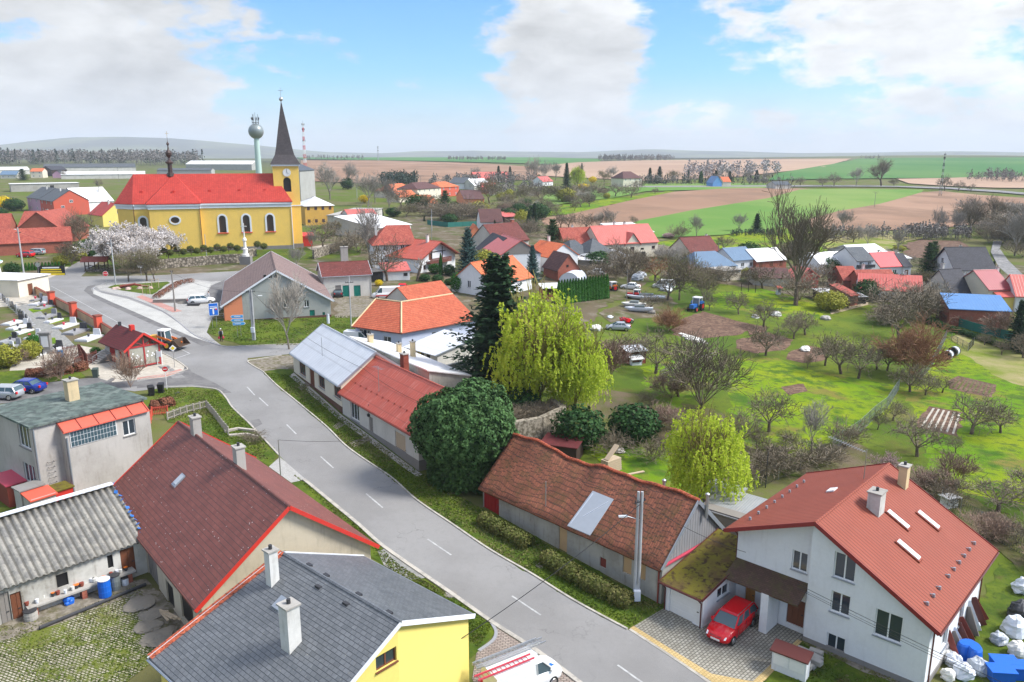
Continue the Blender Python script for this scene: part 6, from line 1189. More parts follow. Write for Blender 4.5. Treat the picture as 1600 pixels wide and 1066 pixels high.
# ---------------------------------------------------------------- trees and bushes
for k,px,py,h,lab,*w in [
 ('blossom',178,424,62,'white blossoming tree, leftmost of the blossom group by the church',1.0),('blossom',205,420,66,'tall white blossoming tree in the middle of the blossom group',1.05),('blossom',238,418,60,'white blossoming tree, fourth from left in front of the church apse',1.0),('blossom',263,409,52,'slender white blossoming tree, rightmost of the blossom group',.8),('blossom',220,428,50,'low white blossoming tree at the front of the blossom group',1.0),
 ('budding',201,441,44,'round budding tree on the left of the island lawn'),('budding',230,440,50,'budding tree on the island lawn beside the round mirror'),('budding',242,440,42,'small budding tree at the back of the island lawn',.8),
 ('vase',113,414,34,'bushy bare tree at the foot of the big brick barn gable',1.0),('shrub',132,404,26,'dark green shrub along the hill road',1.6),('yellowshrub',118,408,22,'olive green shrub along the hill road',1.6),('shrub',148,394,24,'dark evergreen shrub at the top of hill road',1.3),('yellowshrub',96,415,16,'yellowish shrub below the brick barn',1.6),
 ('vase',125,378,44,'dark leafless ivy tree against the big brick gable',.9),
 ('forsythia',5,325,18,'yellow forsythia bush at the left edge by the concrete block',1.6),('shrub',22,330,20,'dark shrub below the concrete block',1.6),('shrub',4,342,16,'pale green shrub at the left edge',1.2),('spruce',21,357,16,'small dark conifer between the weathered barn roofs',1.0),
 ('cedar',36,282,18,'dark pine in front of the distant house with balcony',1.6),('fruit',155,294,14,'bare orchard tree behind the pink roofed house'),('greybare',100,280,12,'small bare tree before the farm halls'),('spruce',152,290,8,'tiny dark conifer behind the pink roofed house'),('forsythia',172,352,16,'yellow bush between yellow house and church',1.0),
 ('shrub',20,430,20,'dark green hedge tree behind the cemetery gatehouse',1.3),
 # around hall and cottages
 ('greybare',457,502,58,'slim bare grey tree in front of the hall gable',.75),('greybare',452,546,112,'pruned bare tree with a thick stump-like trunk at the corner of white-roofed cottage',.62),
 ('greybare',465,421,34,'bare tree between church porch and parsonage',.9),('fruit',505,390,44,'bare tree before the ochre parsonage',.9),('greybare',488,392,30,'small bare tree on the church lawn',.8),('bush',538,398,26,'olive bare bush behind the annexe chimney',1.5),
 ('bush',560,395,34,'green-grey bush left of the hipped roof house',1.4),('greybare',578,412,88,'tall leaning bare tree left of the hipped roof house',.6),('fruit',605,440,62,'pruned bare apple tree before the white hipped house',.85),('spiky',652,440,36,'pollarded dark tree stump beside the chalet',1.2),
 ('budding',520,372,26,'budding little tree beside the orange garden wall'),
 ('blue',732,432,72,'big silver blue spruce right of the chalet',1.15),('blue',832,442,56,'silver blue spruce beside the small thuja',1.0),('thuja',689,430,34,'slim dark column thuja before the chalet balcony',.8),('thuja',823,420,26,'slim thuja beside the silver spruce',1.0),('greenround',679,428,16,'yellow-green clipped hedge bush before the chalet',1.3),('shrub',702,431,18,'round dark shrub right of the column thuja',1.2),
 ('greenround',715,456,30,'egg-shaped yellow-green thuja behind the bent house',.85),('shrub',664,440,12,'low round green shrub below the chalet',1.6),('shrub',684,442,13,'round green shrub in the front garden, middle',1.5),('shrub',702,446,11,'low green shrub behind tiled wing',1.5),('forsythia',592,447,10,'bright yellow bush beside the white van',1.3),('pinkshrub',629,437,13,'pinkish flowering shrub before the salmon outbuilding',1.4),('pinkblossom',688,462,15,'pink blossoming little tree behind the tiled wing',1.6),
 ('spruce',779,612,216,'very tall dark spruce behind the bent house',1.5),('cedar',863,398,56,'broad dark conifer beside the orange roofed house',.95),('spruce',835,362,44,'tall dark spruce, left one of the pair by the veranda',.8),('spruce',826,364,34,'tall dark spruce right of the yellow-green tree',.9),('bush',822,372,30,'wide brown bare bush behind the red roofed wing',1.6),
 ('spruce',773,362,18,'small dark conifer by the brown roofed house',1.0),('yellowshrub',815,358,30,'yellow-green tree left of the tall spruces',.8),
 ('thuja',868,472,1,'x'),
 # middle back belt
 ('greybare',516,312,52,'big bare round tree right of grain store',1.1),('greybare',549,296,38,'dense bare tree on the edge of the ploughed field',.8),('shrub',543,296,18,'dark evergreen under the bare tree by the field',1.2),('greybare',575,322,48,'wide bare tree left of the orange hipped roof',1.1),('greybare',608,332,52,'pale birch-like bare tree in front of orange hipped roof',.8),('fruit',628,326,30,'bare tree beside the bungalow',1.0),('forsythia',569,317,12,'yellow forsythia bush by the lane',1.4),('spruce',598,340,14,'dark thuja beside the flat pale block',.7),('greybare',586,318,34,'bare tree behind the yellow forsythia'),
 ('cedar',696,338,40,'round-crowned dark pine beside the bungalow',1.0),('fruit',690,345,26,'bare tree below the round-crowned pine',1.2),('bush',660,338,20,'bare brown thicket below the bungalow',2.2),('bush',720,345,28,'grey-brown thicket left of the brown-roofed house',2.0),('bush',740,342,30,'bare thicket beside the brown-roofed house',1.4),('shrub',703,350,16,'dark shrub by the green netting',1.6),('spruce',663,347,10,'tiny conifer by the green netting'),
 ('budding',765,318,36,'broad olive budding tree below the salmon barn',1.3),('yellowshrub',796,314,18,'pale yellow round bush among bare trees',1.0),('budding',815,322,30,'yellowish budding tree near the spruce pair',1.1),('spruce',779,286,26,'dark pointed conifer before the long distant barn',.9),('spruce',797,285,24,'dark pointed conifer right of long distant barn',.9),('bush',800,330,20,'low brown thicket behind the veranda',2.0),('greybare',742,283,20,'bare reddish tree by the white gable'),
 ('greybare',832,290,40,'tall bare dark tree left of the lone spruce',.9),('greybare',850,285,30,'bare grey tree behind the lone spruce',1.0),('greybare',868,282,26,'bare grey tree beyond the spruce',1.0),('spruce',885,300,44,'dark pointed spruce beside the yellow willow',.75),('willowy',902,292,30,'round yellow willow beside the pointed spruce',.9),('forsythia',912,296,9,'low yellow forsythia hedge below the yellow willow',2.2),('forsythia',926,286,10,'yellow bush right of the yellow willow',1.3),('budding',944,288,20,'pale budding tree left of the mansard house',1.1),('greybare',955,284,22,'bare tree left of the mansard house',1.1),('spruce',909,268,13,'distant conifer behind the yellow willow'),
 ('spruce',1015,287,24,'dark conifer, first one right of the mansard house',1.1),('spruce',1030,287,26,'dark conifer, second one right of the mansard house',1.2),('budding',1052,286,18,'pale budding tree between distant conifers',1.2),('spruce',1075,286,20,'slim dark conifer, third in the far row',.7),('thuja',1095,286,18,'columnar dark conifer, fourth in the far row',1.6),('spruce',1118,285,18,'wide dark conifer left of the blue house',1.5),('spruce',1140,284,16,'wide dark conifer right of the blue house',1.4),('spruce',1182,283,17,'dark conifer by the far road',1.3),('greybare',1168,284,16,'bare tree by the far road left of conifer',1.3),('greybare',1198,284,14,'bare tree by the far road right of conifer',1.3),
 ('fruit',908,325,19,'small bare tree on the strip meadow, left one'),('fruit',921,324,21,'small bare tree on the strip meadow, right one'),('fruit',961,308,20,'bare tree at the top of strip meadow'),('fruit',986,310,22,'bare tree at the brown field tip'),('fruit',998,299,18,'bare tree just below the far road'),('fruit',1023,304,10,'tiny tree on the field edge'),('fruit',851,330,20,'bare tree at the left end of strip meadow'),
 ('bush',880,315,24,'green-brown thicket below the yellow willow',1.8),('bush',925,308,22,'brown thicket along the meadow strip',1.8),('bush',845,312,26,'olive thicket left of the meadow strip',1.6),('bush',900,310,18,'thicket in front of the pointed spruce',2.0),
 ('fruit',876,357,24,'bare tree in the dark row before the brown field, first'),('fruit',889,358,24,'bare tree in the dark row before the brown field, second'),('fruit',915,360,26,'bare tree behind the mottled orange roof, left'),('greybare',935,361,28,'bare tree behind the mottled orange roof, middle'),('greybare',950,361,32,'bare dark tree left of the white barn roof'),('fruit',990,352,14,'small budding tree on the white barn roof line'),
 ('greybare',1088,372,34,'grey bare tree right of the farmhouse',.9),('bush',1062,374,24,'dark bush right of the farmhouse garden',1.3),('pinkshrub',1045,372,8,'mauve flowering shrubs beside the farmhouse',2.6),('greybare',1155,362,26,'round bare tree in the green field'),('spruce',1182,364,30,'lone broad dark spruce in the green field',1.4),('fruit',1130,392,22,'bare tree behind the slate-blue roof'),
 ('fruit',1250,291,14,'bare round tree, first of the row on the far road'),('fruit',1285,292,15,'bare round tree, second of the row on the far road'),('fruit',1303,292,20,'bare round tree, third of the row on the far road'),('greybare',1337,292,28,'bare tall tree, fourth of the row on the far road',.9),('bigbare',1377,292,40,'great bare oak on the far road',1.15),('fruit',1397,292,13,'small bush-like tree right of the great oak'),('fruit',1476,298,22,'bare tree right of the mast, first'),('fruit',1497,299,15,'bare tree right of the mast, second'),('fruit',1517,300,12,'bare tree right of the mast, third'),
 ('greybare',1315,364,34,'lone grey bare tree beside the big bare tree'),('greybare',1467,370,42,'bare tree above the small ploughed field',.8),('bigbare',1514,366,50,'large bare tree, left of the right-hand pair',1.1),('bigbare',1552,356,46,'large bare tree, right of the right-hand pair',1.1),('greybare',1492,372,42,'slim bare tree left of the large pair',.6),('greybare',1585,400,70,'tall bare tree at the right edge by the road',.9),('greybare',1608,380,66,'tall bare tree cut by the right edge',.9),('bush',1545,380,30,'dark thicket beside the right-hand road',1.6),('bush',1572,372,30,'dark thicket above the right-hand road',1.5),('bush',1597,402,26,'brown thicket right of the road',1.6),('yellowshrub',1405,392,8,'yellow-green hedge behind the white roofs',2.5),
 ('greybare',1353,388,36,'bare spreading tree behind the long white roof',1.0),('fruit',1333,380,24,'bare tree above the long white roof, left'),('greybare',1402,394,34,'bare tree at the corner of small ploughed field'),
 ('bigbare',1243,478,168,'huge bare tree rising over the village right of the tractor meadow',.62),('bush',1250,470,44,'thicket at the foot of the huge bare tree',1.6),('fruit',1192,452,36,'bare tree left of the huge tree',1.2),('fruit',1170,446,26,'bare tree near the yellow thuja',1.1),('yellowshrub',1166,432,14,'yellow-green thuja beside the stone shed',1.2),
 ('yellowshrub',1297,486,32,'large olive-green rounded shrub above the meadow',1.6),('cedar',1448,432,54,'dark green conifer beside the red-roofed bungalow, front',.9),('cedar',1457,418,42,'dark green conifer behind the first',1.0),('shrub',1334,425,28,'dark green shrub left of the balconied house',.8),('shrub',1407,444,14,'dark green hedge beside the brick barn',2.0),('shrub',1352,470,34,'dark green shrub before the salmon barn',1.2),('spruce',1551,428,20,'small dark conifer right of the charcoal roof',1.2),('spruce',1559,432,15,'smaller dark conifer beside the first',1.2),('spruce',1587,545,78,'tall dark conifer at the right edge',.9),('spruce',1600,552,66,'dark conifer cut by the right edge',1.0),('bush',1452,452,24,'grey thicket beside the salmon barn gable',1.6),('greybare',1528,462,32,'pale bare tree before the cream house',1.2),('fruit',1355,430,1,'x'),
 ('bush',1390,488,44,'wide grey-brown thicket below the salmon barn',1.9),('bush',1445,480,38,'grey-brown thicket left of the blue roof',1.7),('bush',1500,508,22,'brown thicket in front of the brick wall',2.0),('redbush',1562,528,40,'reddish bare tree before the tall conifer',1.3),('bush',1420,505,50,'dense brown thicket behind the rust-coloured bush',1.4),
 # garden middle
 ('bigbare',982,448,64,'wide tangled bare tree left of the farmhouse yard',1.4),('rust',1023,440,38,'pinkish-brown bare tree in the yard'),('budding',1061,470,70,'olive bare tree left of the blue tractor',.8),('budding',1100,480,58,'bare tree right of the blue tractor',.8),('fruit',1043,470,44,'twisted bare tree behind the white boat'),('fruit',1015,486,28,'small bare tree among the junk',1.1),('rustbush',1046,518,34,'rust-coloured bush beside the soil plot',1.3),('redbush',1070,440,30,'bare reddish tree below the long blue roof',1.2),('fruit',1108,486,30,'small bare tree at the tractor meadow edge',.7),('fruit',1154,492,34,'slender bare tree in the tractor meadow',.8),('fruit',1140,440,24,'bare tree left of the stone shed'),('bush',1085,438,26,'brown thicket below the long blue roof',1.5),('bush',1120,445,26,'brown thicket before the stone shed',1.3),
 ('fruit',1024,584,66,'bare fruit tree behind the little white-roofed hutch',1.0),('redbush',949,598,64,'brown bare tree left of the little hutch',1.2),('bush',985,560,36,'low bare bushes behind the hutch',1.6),('vase',1094,640,110,'large vase-shaped bare tree above the yellow-green willow',.95),('fruit',1060,620,46,'bare tree left of the vase-shaped tree',1.2),('spiky',1086,566,40,'dead pointed trunk behind the rail fence'),
 ('shrub',990,690,60,'dark evergreen shrub, right of the big willow foot',1.4),('shrub',905,700,66,'dark evergreen bush under the big willow',1.3),('bush',950,710,36,'bare brown bush before the evergreens',1.5),('shrub',815,655,50,'dark evergreen under the tall spruce',1.2),('spruce',800,640,90,'dark spruce below the tall one',.9),('bush',1020,720,34,'bare brown bush behind the lawn',1.5),
 ('willowy',845,648,188,'huge yellow-green willow in the middle of gardens',.86),('willowy',898,655,140,'yellow-green willow, right half of the huge pair',.82),('willowy',1098,800,158,'bright yellow-green willow behind the old farmhouse',.88),
 ('fruit',1160,700,62,'brown bare tree right of the bright willow',1.0),('fruit',1201,676,62,'bare fruit tree on the meadow edge, left',.85),('greybare',1268,706,76,'bare pear tree above the fence line',.8),('bush',1320,700,46,'brown bare thicket at the fence',1.3),('bush',1250,735,44,'low pale thicket above the white house',1.8),('bush',1195,745,44,'pale bare thicket behind the lean-to',1.7),('pinkblossom',1385,745,34,'white flowering shrub behind the roof chimney',1.2),('pinkblossom',1445,760,26,'white flowering shrub at the thicket end',1.0),
 ('fruit',1196,556,48,'bare tree beside the second soil plot'),('fruit',1193,512,42,'bare tree by the first soil plot',.9),('fruit',1240,530,42,'bare tree above the second soil plot'),('fruit',1258,524,36,'ivy-clad bare tree above the third plot'),('fruit',1261,576,24,'slim young tree below the second plot',.5),('fruit',1289,572,52,'bare tree, first of four in the orchard row',.8),('fruit',1314,585,60,'dense bare tree, second of four in the orchard row',.9),('fruit',1341,592,62,'bare tree, third of four in the orchard row',.9),('fruit',1370,578,44,'bare tree, fourth of four in the orchard row',.8),('fruit',1386,580,46,'bare tree left of the rust bush',.8),('rustbush',1425,590,84,'large rust-coloured leafless bush at the fence',1.0),('fruit',1405,530,60,'tall bare tree behind the orchard row'),('fruit',1422,613,46,'stubby pruned tree with thick trunk by the fence',1.2),('fruit',1446,618,32,'small bare tree right of the stubby one'),('fruit',1472,614,28,'small budding tree left of the upper bed'),
 ('fruit',1395,658,34,'small bare tree right of the fence corner'),('fruit',1371,672,32,'thin bare tree at the fence corner',.7),('fruit',1433,714,66,'open bare fruit tree left of the lower bed',1.1),('fruit',1493,708,28,'young thin tree below the lower bed',.7),('fruit',1517,679,62,'bare fruit tree right of the lower bed',1.05),('fruit',1563,677,48,'bare fruit tree at the right edge of the meadow'),('redbush',1495,755,46,'dark reddish bush at the bottom of the meadow',1.2),('fruit',1565,555,24,'sapling on the dry slope, right'),('fruit',1538,540,18,'sapling on the dry slope, left'),('fruit',1598,560,40,'bare tree at right edge below the conifers'),('fruit',1560,800,50,'bare thicket behind the white house, right',1.6),('fruit',1610,780,50,'bare thicket at the right edge',1.5),('bush',1590,850,40,'bare bush right of the white house corner',1.2),
 ('redbush',1160,508,1,'x'),
 # near left
 ('redbush',95,595,46,'pink-budded bare shrub behind the blue car',1.1),('redbush',204,606,52,'upright reddish shrub in front of the bus shelter',.75),('yellowshrub',48,562,30,'yellow-green shrub in the cemetery, middle',1.2),('yellowshrub',10,574,36,'large yellow-green shrub at the left cemetery edge',1.3),('redbush',25,572,26,'brown bare shrub between the yellow-green ones',1.2),('greenround',53,538,16,'clipped green bush on a grave',1.3),('greenround',150,556,14,'round green bush by the cemetery stairs',1.2),
 ('bush',395,690,14,'low juniper-like bush on the verge behind maroon roof',2.2),
]:
 if lab=='x': continue
 sp_={'vase':0,'bigbare':0,'willowy':1}.get(k)
 tree(k,px,py,h,lab,w[0] if w else 1.)
# ivy covered tree
def ivy_tree():
 x,y,z=P(722,765); o=thing('ivy_covered_tree','huge rounded ivy-covered tree bulging over the verge between cottages','tree',(x+.3,y+1.6,z)); random.seed(5)
 T=MB(); T.tube((0,0,-.5),(0,0,5),.45,.3,8); T.tube((0,0,2),(1.8,.6,4.4),.25,.15,6); T.tube((0,0,2),(-1.8,.2,4.4),.25,.15,6); obj('trunk',T,'bark',o)
 def R(v):
  h=v.z; r=1+.20*noise.noise(v*1.5+Vector((4,1,2)))+.10*noise.noise(v*3.6)+.05*noise.noise(v*9); return Vector((v.x*4.35*r,v.y*4.0*r,4.7+v.z*(4.3 if h>0 else 3.4)*r))
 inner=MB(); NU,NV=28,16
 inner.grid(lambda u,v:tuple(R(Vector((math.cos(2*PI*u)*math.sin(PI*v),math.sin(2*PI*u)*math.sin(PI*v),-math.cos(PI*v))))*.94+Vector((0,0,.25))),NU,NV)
 C=MB()
 for _ in range(30000):
  v=Vector((random.gauss(0,1),random.gauss(0,1),random.gauss(0,1))).normalized()
  if v.z<-.75: continue
  p=R(v)*1.0; c=noise.noise(v*9.); p+=v*(.2*c+U(-.12,.16)); leafq(C,p,U(.06,.11),v,0 if c+U(-.3,.3)<.15 else 1)  # lighter leaves on bulges, darker in hollows: shade variation put into leaf colour
 for _ in range(9000):      # hanging skirt
  a=U(0,6.28); r=3.3*U(.75,1.05); zz=U(.3,2.6); leafq(C,(r*math.cos(a),r*math.sin(a)*.95,zz+.5*noise.noise(Vector((a*2,0,0)))),.1,(math.cos(a),math.sin(a),-.1))
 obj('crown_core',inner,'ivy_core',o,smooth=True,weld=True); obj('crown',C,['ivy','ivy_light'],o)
ivy_tree()
# hedges
def hedge(name,label,pts,h,w,m,px=True,dens=620,group=None,cat='hedge'):
 Q=[g(*p) for p in pts] if px else pts; c=Q[0]; z0=H(*c); o=thing(name,label,cat,(c[0],c[1],z0),0,group); C=MB(); T=MB(); random.seed(len(label))
 for a,b in zip(Q,Q[1:]):
  L=math.dist(a,b); d=Vector((b[0]-a[0],b[1]-a[1],0)).normalized(); s=Vector((-d.y,d.x,0))
  n=max(1,int(L/1.2))
  for i in range(n): p=Vector((a[0]-c[0],a[1]-c[1],0))+d*L*(i+.5)/n; T.tube(p+Vector((0,0,H(p.x+c[0],p.y+c[1])-z0-.1)),p+Vector((0,0,H(p.x+c[0],p.y+c[1])-z0+h*.8)),.04,.02,4)
  for _ in range(int(L*dens)):
   t=U(0,L); th_=U(-.15*PI,1.15*PI); rr=U(.7,1.02)*(1+.12*noise.noise(Vector((t*1.3+a[0],th_,0)))); e=min(1,min(t,L-t)/.35+.45)
   p=Vector((a[0]-c[0],a[1]-c[1],0))+d*t+s*math.cos(th_)*w/2*rr*e; zz=H(p.x+c[0],p.y+c[1])-z0+max(.05,(.45+.5*math.sin(th_)*rr)*h*e if math.sin(th_)>0 else U(.05,.45)*h)
   p.z=zz; leafq(C,p,.07,tuple(s*math.cos(th_)+Vector((0,0,math.sin(th_)))))
 obj('stems',T,'bark',o); obj('foliage',C,[m],o); return o
hedge('hedge','shorter brown-green clipped hedge along the old farmhouse verge',[(752,815),(790,838),(828,858)],1.0,1.5,'hedge_mix')
hedge('hedge','longer brown-green clipped hedge ending at the concrete pole',[(850,876),(905,910),(955,935),(985,950)],1.05,1.5,'hedge_mix')
hedge('hedge','long reddish-brown hedge below the cemetery stairs',[(40,590),(75,588),(115,582),(135,576)],1.1,1.4,'hedge_red')
hedge('hedge','short reddish hedge at the corner of the flat roofed house',[(234,640),(250,638),(270,632)],1.0,1.4,'hedge_red')
hedge('hedge','reddish hedge along the island parking bay',[(243,468),(262,456),(280,445),(302,441)],.9,1.2,'hedge_red',dens=120)
hedge('hedge','low green hedge in front of church steps',[(520,392),(560,384)],.8,1.,'evergreen',dens=60)
for i in range(18): tree('thuja',873+i*4.4,476-i*.55,38,'slim green thuja in the tight hedge row beside the big willow',.95,'thujas in the hedge row')
for i in range(12): tree('thuja',36+i*5.2,424-i*.2,13,'small thuja in the row behind the cemetery crossing sign',1.5,'thujas behind the junction')
for i in range(14): tree('shrub',1448+i*9.5,505+i*3.2,10,'dark shrub in the hedge below the long brick wall',1.5,'dark shrubs below the brick wall')
# scrub patches: small bare bushes filling the gardens
random.seed(21)
def fill(kinds,poly,n,h0,h1,label,group,cat=None):
 Q=poly; xs=[p[0] for p in Q]; ys=[p[1] for p in Q]; k=0
 while k<n:
  x,y=U(min(xs),max(xs)),U(min(ys),max(ys)); ins_=False
  for a,b in zip(Q,Q[1:]+Q[:1]):
   if (a[1]>y)!=(b[1]>y) and x<(b[0]-a[0])*(y-a[1])/(b[1]-a[1])+a[0]: ins_=not ins_
  if not ins_: continue
  k+=1; random.seed(k*7+int(x)); kd=random.choice(kinds); X,Y,Z_=P(x,y); st=random.getstate()
  tree(kd,x,y,0,label,U(1.1,1.8),group,h=U(h0,h1),world_=(X,Y,Z_)); random.setstate(st)
fill(['bush','redbush','bush','shrub'],[(640,335),(760,318),(870,300),(960,300),(850,345),(770,352),(700,350)],16,3,5,'bare bush in the thicket belt behind the village middle','thicket bushes behind the village')
fill(['bush','fruit','budding'],[(990,400),(1060,405),(1130,430),(1100,470),(1040,462),(1000,440)],10,2,4,'leafless bush in the tangle between farmhouse and tractor','tangled bushes by the farmhouse')
fill(['bush','redbush','budding'],[(940,610),(1060,600),(1180,660),(1130,720),(1020,690),(950,660)],10,1.6,3,'leafless bush in the thicket behind the bright willow','thicket bushes behind the bright willow')
fill(['bush','bush','budding'],[(1180,700),(1300,690),(1350,730),(1260,745),(1180,745)],6,1.4,2.4,'leafless bush in the thicket above the white house','thicket bushes above the white house')
fill(['bush','redbush'],[(1400,760),(1480,775),(1580,830),(1640,900),(1600,900),(1480,800)],7,1.4,2.4,'leafless bush behind the ridge of the white house','bushes behind the white house')
fill(['bush','redbush','fruit'],[(1280,470),(1360,470),(1480,500),(1490,520),(1400,530),(1330,510)],9,2,3.4,'leafless bush on the slope below the salmon barn','bushes on the slope below the barns')
fill(['bush','shrub','fruit'],[(870,425),(960,412),(1010,420),(1000,440),(930,450)],10,2,4,'bush in the yards behind the thuja row','bushes behind the thuja row')
fill(['bush','greybare','bush'],[(1500,345),(1640,340),(1640,400),(1590,395),(1540,372),(1490,372)],18,5,10,'bare tree in the dark grove at the right edge','trees of the grove at the right edge')
fill(['bush','shrub'],[(1200,398),(1290,395),(1300,405),(1230,410)],8,3,5,'bush in the gardens behind the white roofs','bushes behind the white roofs')
fill(['budding','yellowshrub','shrub','budding','greybare'],[(600,330),(700,322),(860,305),(960,310),(860,352),(720,358),(620,350)],20,3,7,'green or budding bush in the gardens behind the village middle','green bushes behind the village')
fill(['budding','shrub','greybare','yellowshrub'],[(720,400),(880,385),(960,405),(1060,400),(1060,425),(900,430),(740,425)],18,2.5,5,'bush or small tree between the mid-village roofs','greenery between the mid-village roofs')
fill(['budding','shrub','greybare','bush'],[(1060,405),(1240,395),(1480,415),(1600,440),(1600,470),(1480,470),(1260,445),(1080,440)],22,2.2,4.6,'bush or small tree between the roofs on the right','greenery between the right-hand roofs')
# far woods
def wood(name,label,poly,n,h0,h1,mats,w=1.0):
 random.seed(len(label)); C=MB(); xs=[p[0] for p in poly]; ys=[p[1] for p in poly]; k=0
 while k<n:
  x,y=U(min(xs),max(xs)),U(min(ys),max(ys)); ins_=False
  for a,b in zip(poly,poly[1:]+poly[:1]):
   if (a[1]>y)!=(b[1]>y) and x<(b[0]-a[0])*(y-a[1])/(b[1]-a[1])+a[0]: ins_=not ins_
  if not ins_: continue
  k+=1; X,Y,Z_=P(x,y); h=U(h0,h1); m=0 if U(0,1)<.75 else 1; rr=h*.28*w; con=m==1
  C.bar((X,Y,Z_-1),(X,Y,Z_+h*.6),h*.02)
  for _ in range(60):
   if con: t=U(.1,1); r=rr*(1-t)*.9; p=(X+U(-r,r),Y+U(-r,r),Z_+h*t)
   else:
    v=Vector((random.gauss(0,1),random.gauss(0,1),random.gauss(0,1))).normalized()*U(.5,1); p=(X+v.x*rr,Y+v.y*rr,Z_+h*.62+v.z*h*.36)
   leafq(C,p,h*.042,k=m)
 o=obj(name,C,mats); tag(o,label,'wood',kind='stuff'); return o
wood('wood','dark leafless wood with conifers behind the farm halls on the left',[(-60,250),(0,247),(90,246),(180,248),(230,250),(310,256),(320,259),(200,259),(90,258),(-60,260)],620,12,21,['far_wood','far_conifer'])
wood('wood','low wood on the horizon right of the spire',[(480,249),(560,249),(575,251),(480,251)],40,7,12,['far_wood','far_conifer'])
wood('wood','distant wood on the horizon above the long distant barn',[(700,250),(790,250.5),(790,252),(700,251.5)],70,6,10,['far_wood','far_wood'])
wood('wood','distant wood on the horizon right of centre',[(935,251.5),(1040,251),(1060,252.5),(935,253)],120,8,13,['far_wood','far_wood'])
wood('wood','pale leafless wood behind the row of conifers',[(1060,276),(1150,272),(1215,274),(1215,278),(1060,280)],60,8,16,['pale_wood_far','pale_wood_far'])
wood('wood','strip of bushes along the green hill on the right',[(1505,281),(1560,279),(1650,279),(1650,286),(1560,286),(1510,285)],60,6,11,['far_wood','far_wood'])
wood('wood','tree group on the top of the green hill',[(1345,249.3),(1376,249.1),(1376,250.2),(1345,250.4)],16,6,9,['twig_grey','far_wood'])
wood('wood','dark conifer belt at the edge of ploughed field behind the orange roofs',[(590,288),(650,289),(650,294),(640,296),(600,292)],60,6,11,['far_conifer','far_conifer'])
wood('wood','scrub belt between ploughed field and orange roofs',[(655,290),(740,286),(840,284),(840,289),(740,292),(660,294)],90,5,9,['far_wood','twig_grey'])
wood('wood','bushes and trees along the far road by the conifers',[(1000,288),(1100,287),(1240,289),(1240,290.5),(1000,290)],100,4,8,['far_wood','far_conifer'])
wood('wood','hedge of small trees behind the brown field on the left',[(745,300),(840,298),(850,305),(760,308)],60,4,8,['far_wood','twig_grey'])
wood('wood','dark green hedge in front of the lone spruce',[(1150,366),(1222,367),(1222,372),(1140,370)],70,1.5,2.6,['far_conifer','far_conifer'])
wood('wood','scrub edge above the small ploughed field',[(1290,372),(1440,368),(1520,372),(1520,377),(1430,376),(1290,378)],120,3,6,['far_wood','twig_grey'])

# tufts on the nearer lawns and meadows
def tufts(name,label,poly,n,s0,s1,mats):
 random.seed(len(label)*3); C=MB(); xs=[p[0] for p in poly]; ys=[p[1] for p in poly]; k=0
 W_=[g(*p) for p in poly]; X0,X1=min(p[0] for p in W_),max(p[0] for p in W_); Y0,Y1=min(p[1] for p in W_),max(p[1] for p in W_)
 while k<n:
  x,y=U(X0,X1),U(Y0,Y1); ins_=False
  for a,b in zip(W_,W_[1:]+W_[:1]):
   if (a[1]>y)!=(b[1]>y) and x<(b[0]-a[0])*(y-a[1])/(b[1]-a[1])+a[0]: ins_=not ins_
  if not ins_: continue
  c=noise.noise(Vector((x*.35,y*.35,3))); 
  if c<U(-.5,.1): k+=.2; continue
  k+=1; s=U(s0,s1); z=H(x,y)+.02; a=U(0,3.14); dx,dy=math.cos(a)*s,math.sin(a)*s; lx,ly=U(-.6,.6)*s,U(-.6,.6)*s; m=0 if noise.noise(Vector((x*.12,y*.12,8)))+U(-.3,.3)<.12 else 1
  C.face([(x-dx,y-dy,z),(x+dx,y+dy,z),(x+dx*.6+lx,y+dy*.6+ly,z+s*1.1),(x-dx*.7+lx,y-dy*.7+ly,z+s*.9)],m)
 tag(obj(name,C,mats),label,'grass',kind='stuff')
tufts('grass_tufts','grass of the verge along the right side of the road',[(411,583),(459,587),(534,652),(636,727),(754,797),(884,868),(1038,950),(984,980),(897,936),(766,858),(650,779),(538,693),(432,602)],15000,.04,.10,['tuft','tuft_dry'])
tufts('grass_tufts','grass of the lawn left of the road by the flat house',[(263,607),(338,611),(363,640),(409,686),(437,716),(400,720),(262,655),(240,620)],7000,.04,.10,['tuft','tuft_dry'])
tufts('grass_tufts','grass of the strips left of the road near the slate roof',[(451,735),(560,824),(624,884),(700,930),(770,976),(748,1014),(600,880)],5000,.04,.09,['tuft','tuft_dry'])
tufts('grass_tufts','grass in front of and beside the white house',[(1253,1005),(1440,1072),(1500,1150),(1180,1150),(1180,1080)],4000,.04,.09,['tuft','tuft_dry'])
tufts('grass_tufts','grass on the hall lawn',[(325,520),(333,501),(480,498),(590,492),(590,508),(540,520),(546,540),(384,540)],6000,.05,.13,['tuft','tuft_dry'])
tufts('grass_tufts','weeds growing between the yard cobbles',[(-40,985),(90,968),(215,915),(262,985),(245,1030),(180,1080),(60,1100)],5000,.03,.08,['tuft','tuft_dry'])
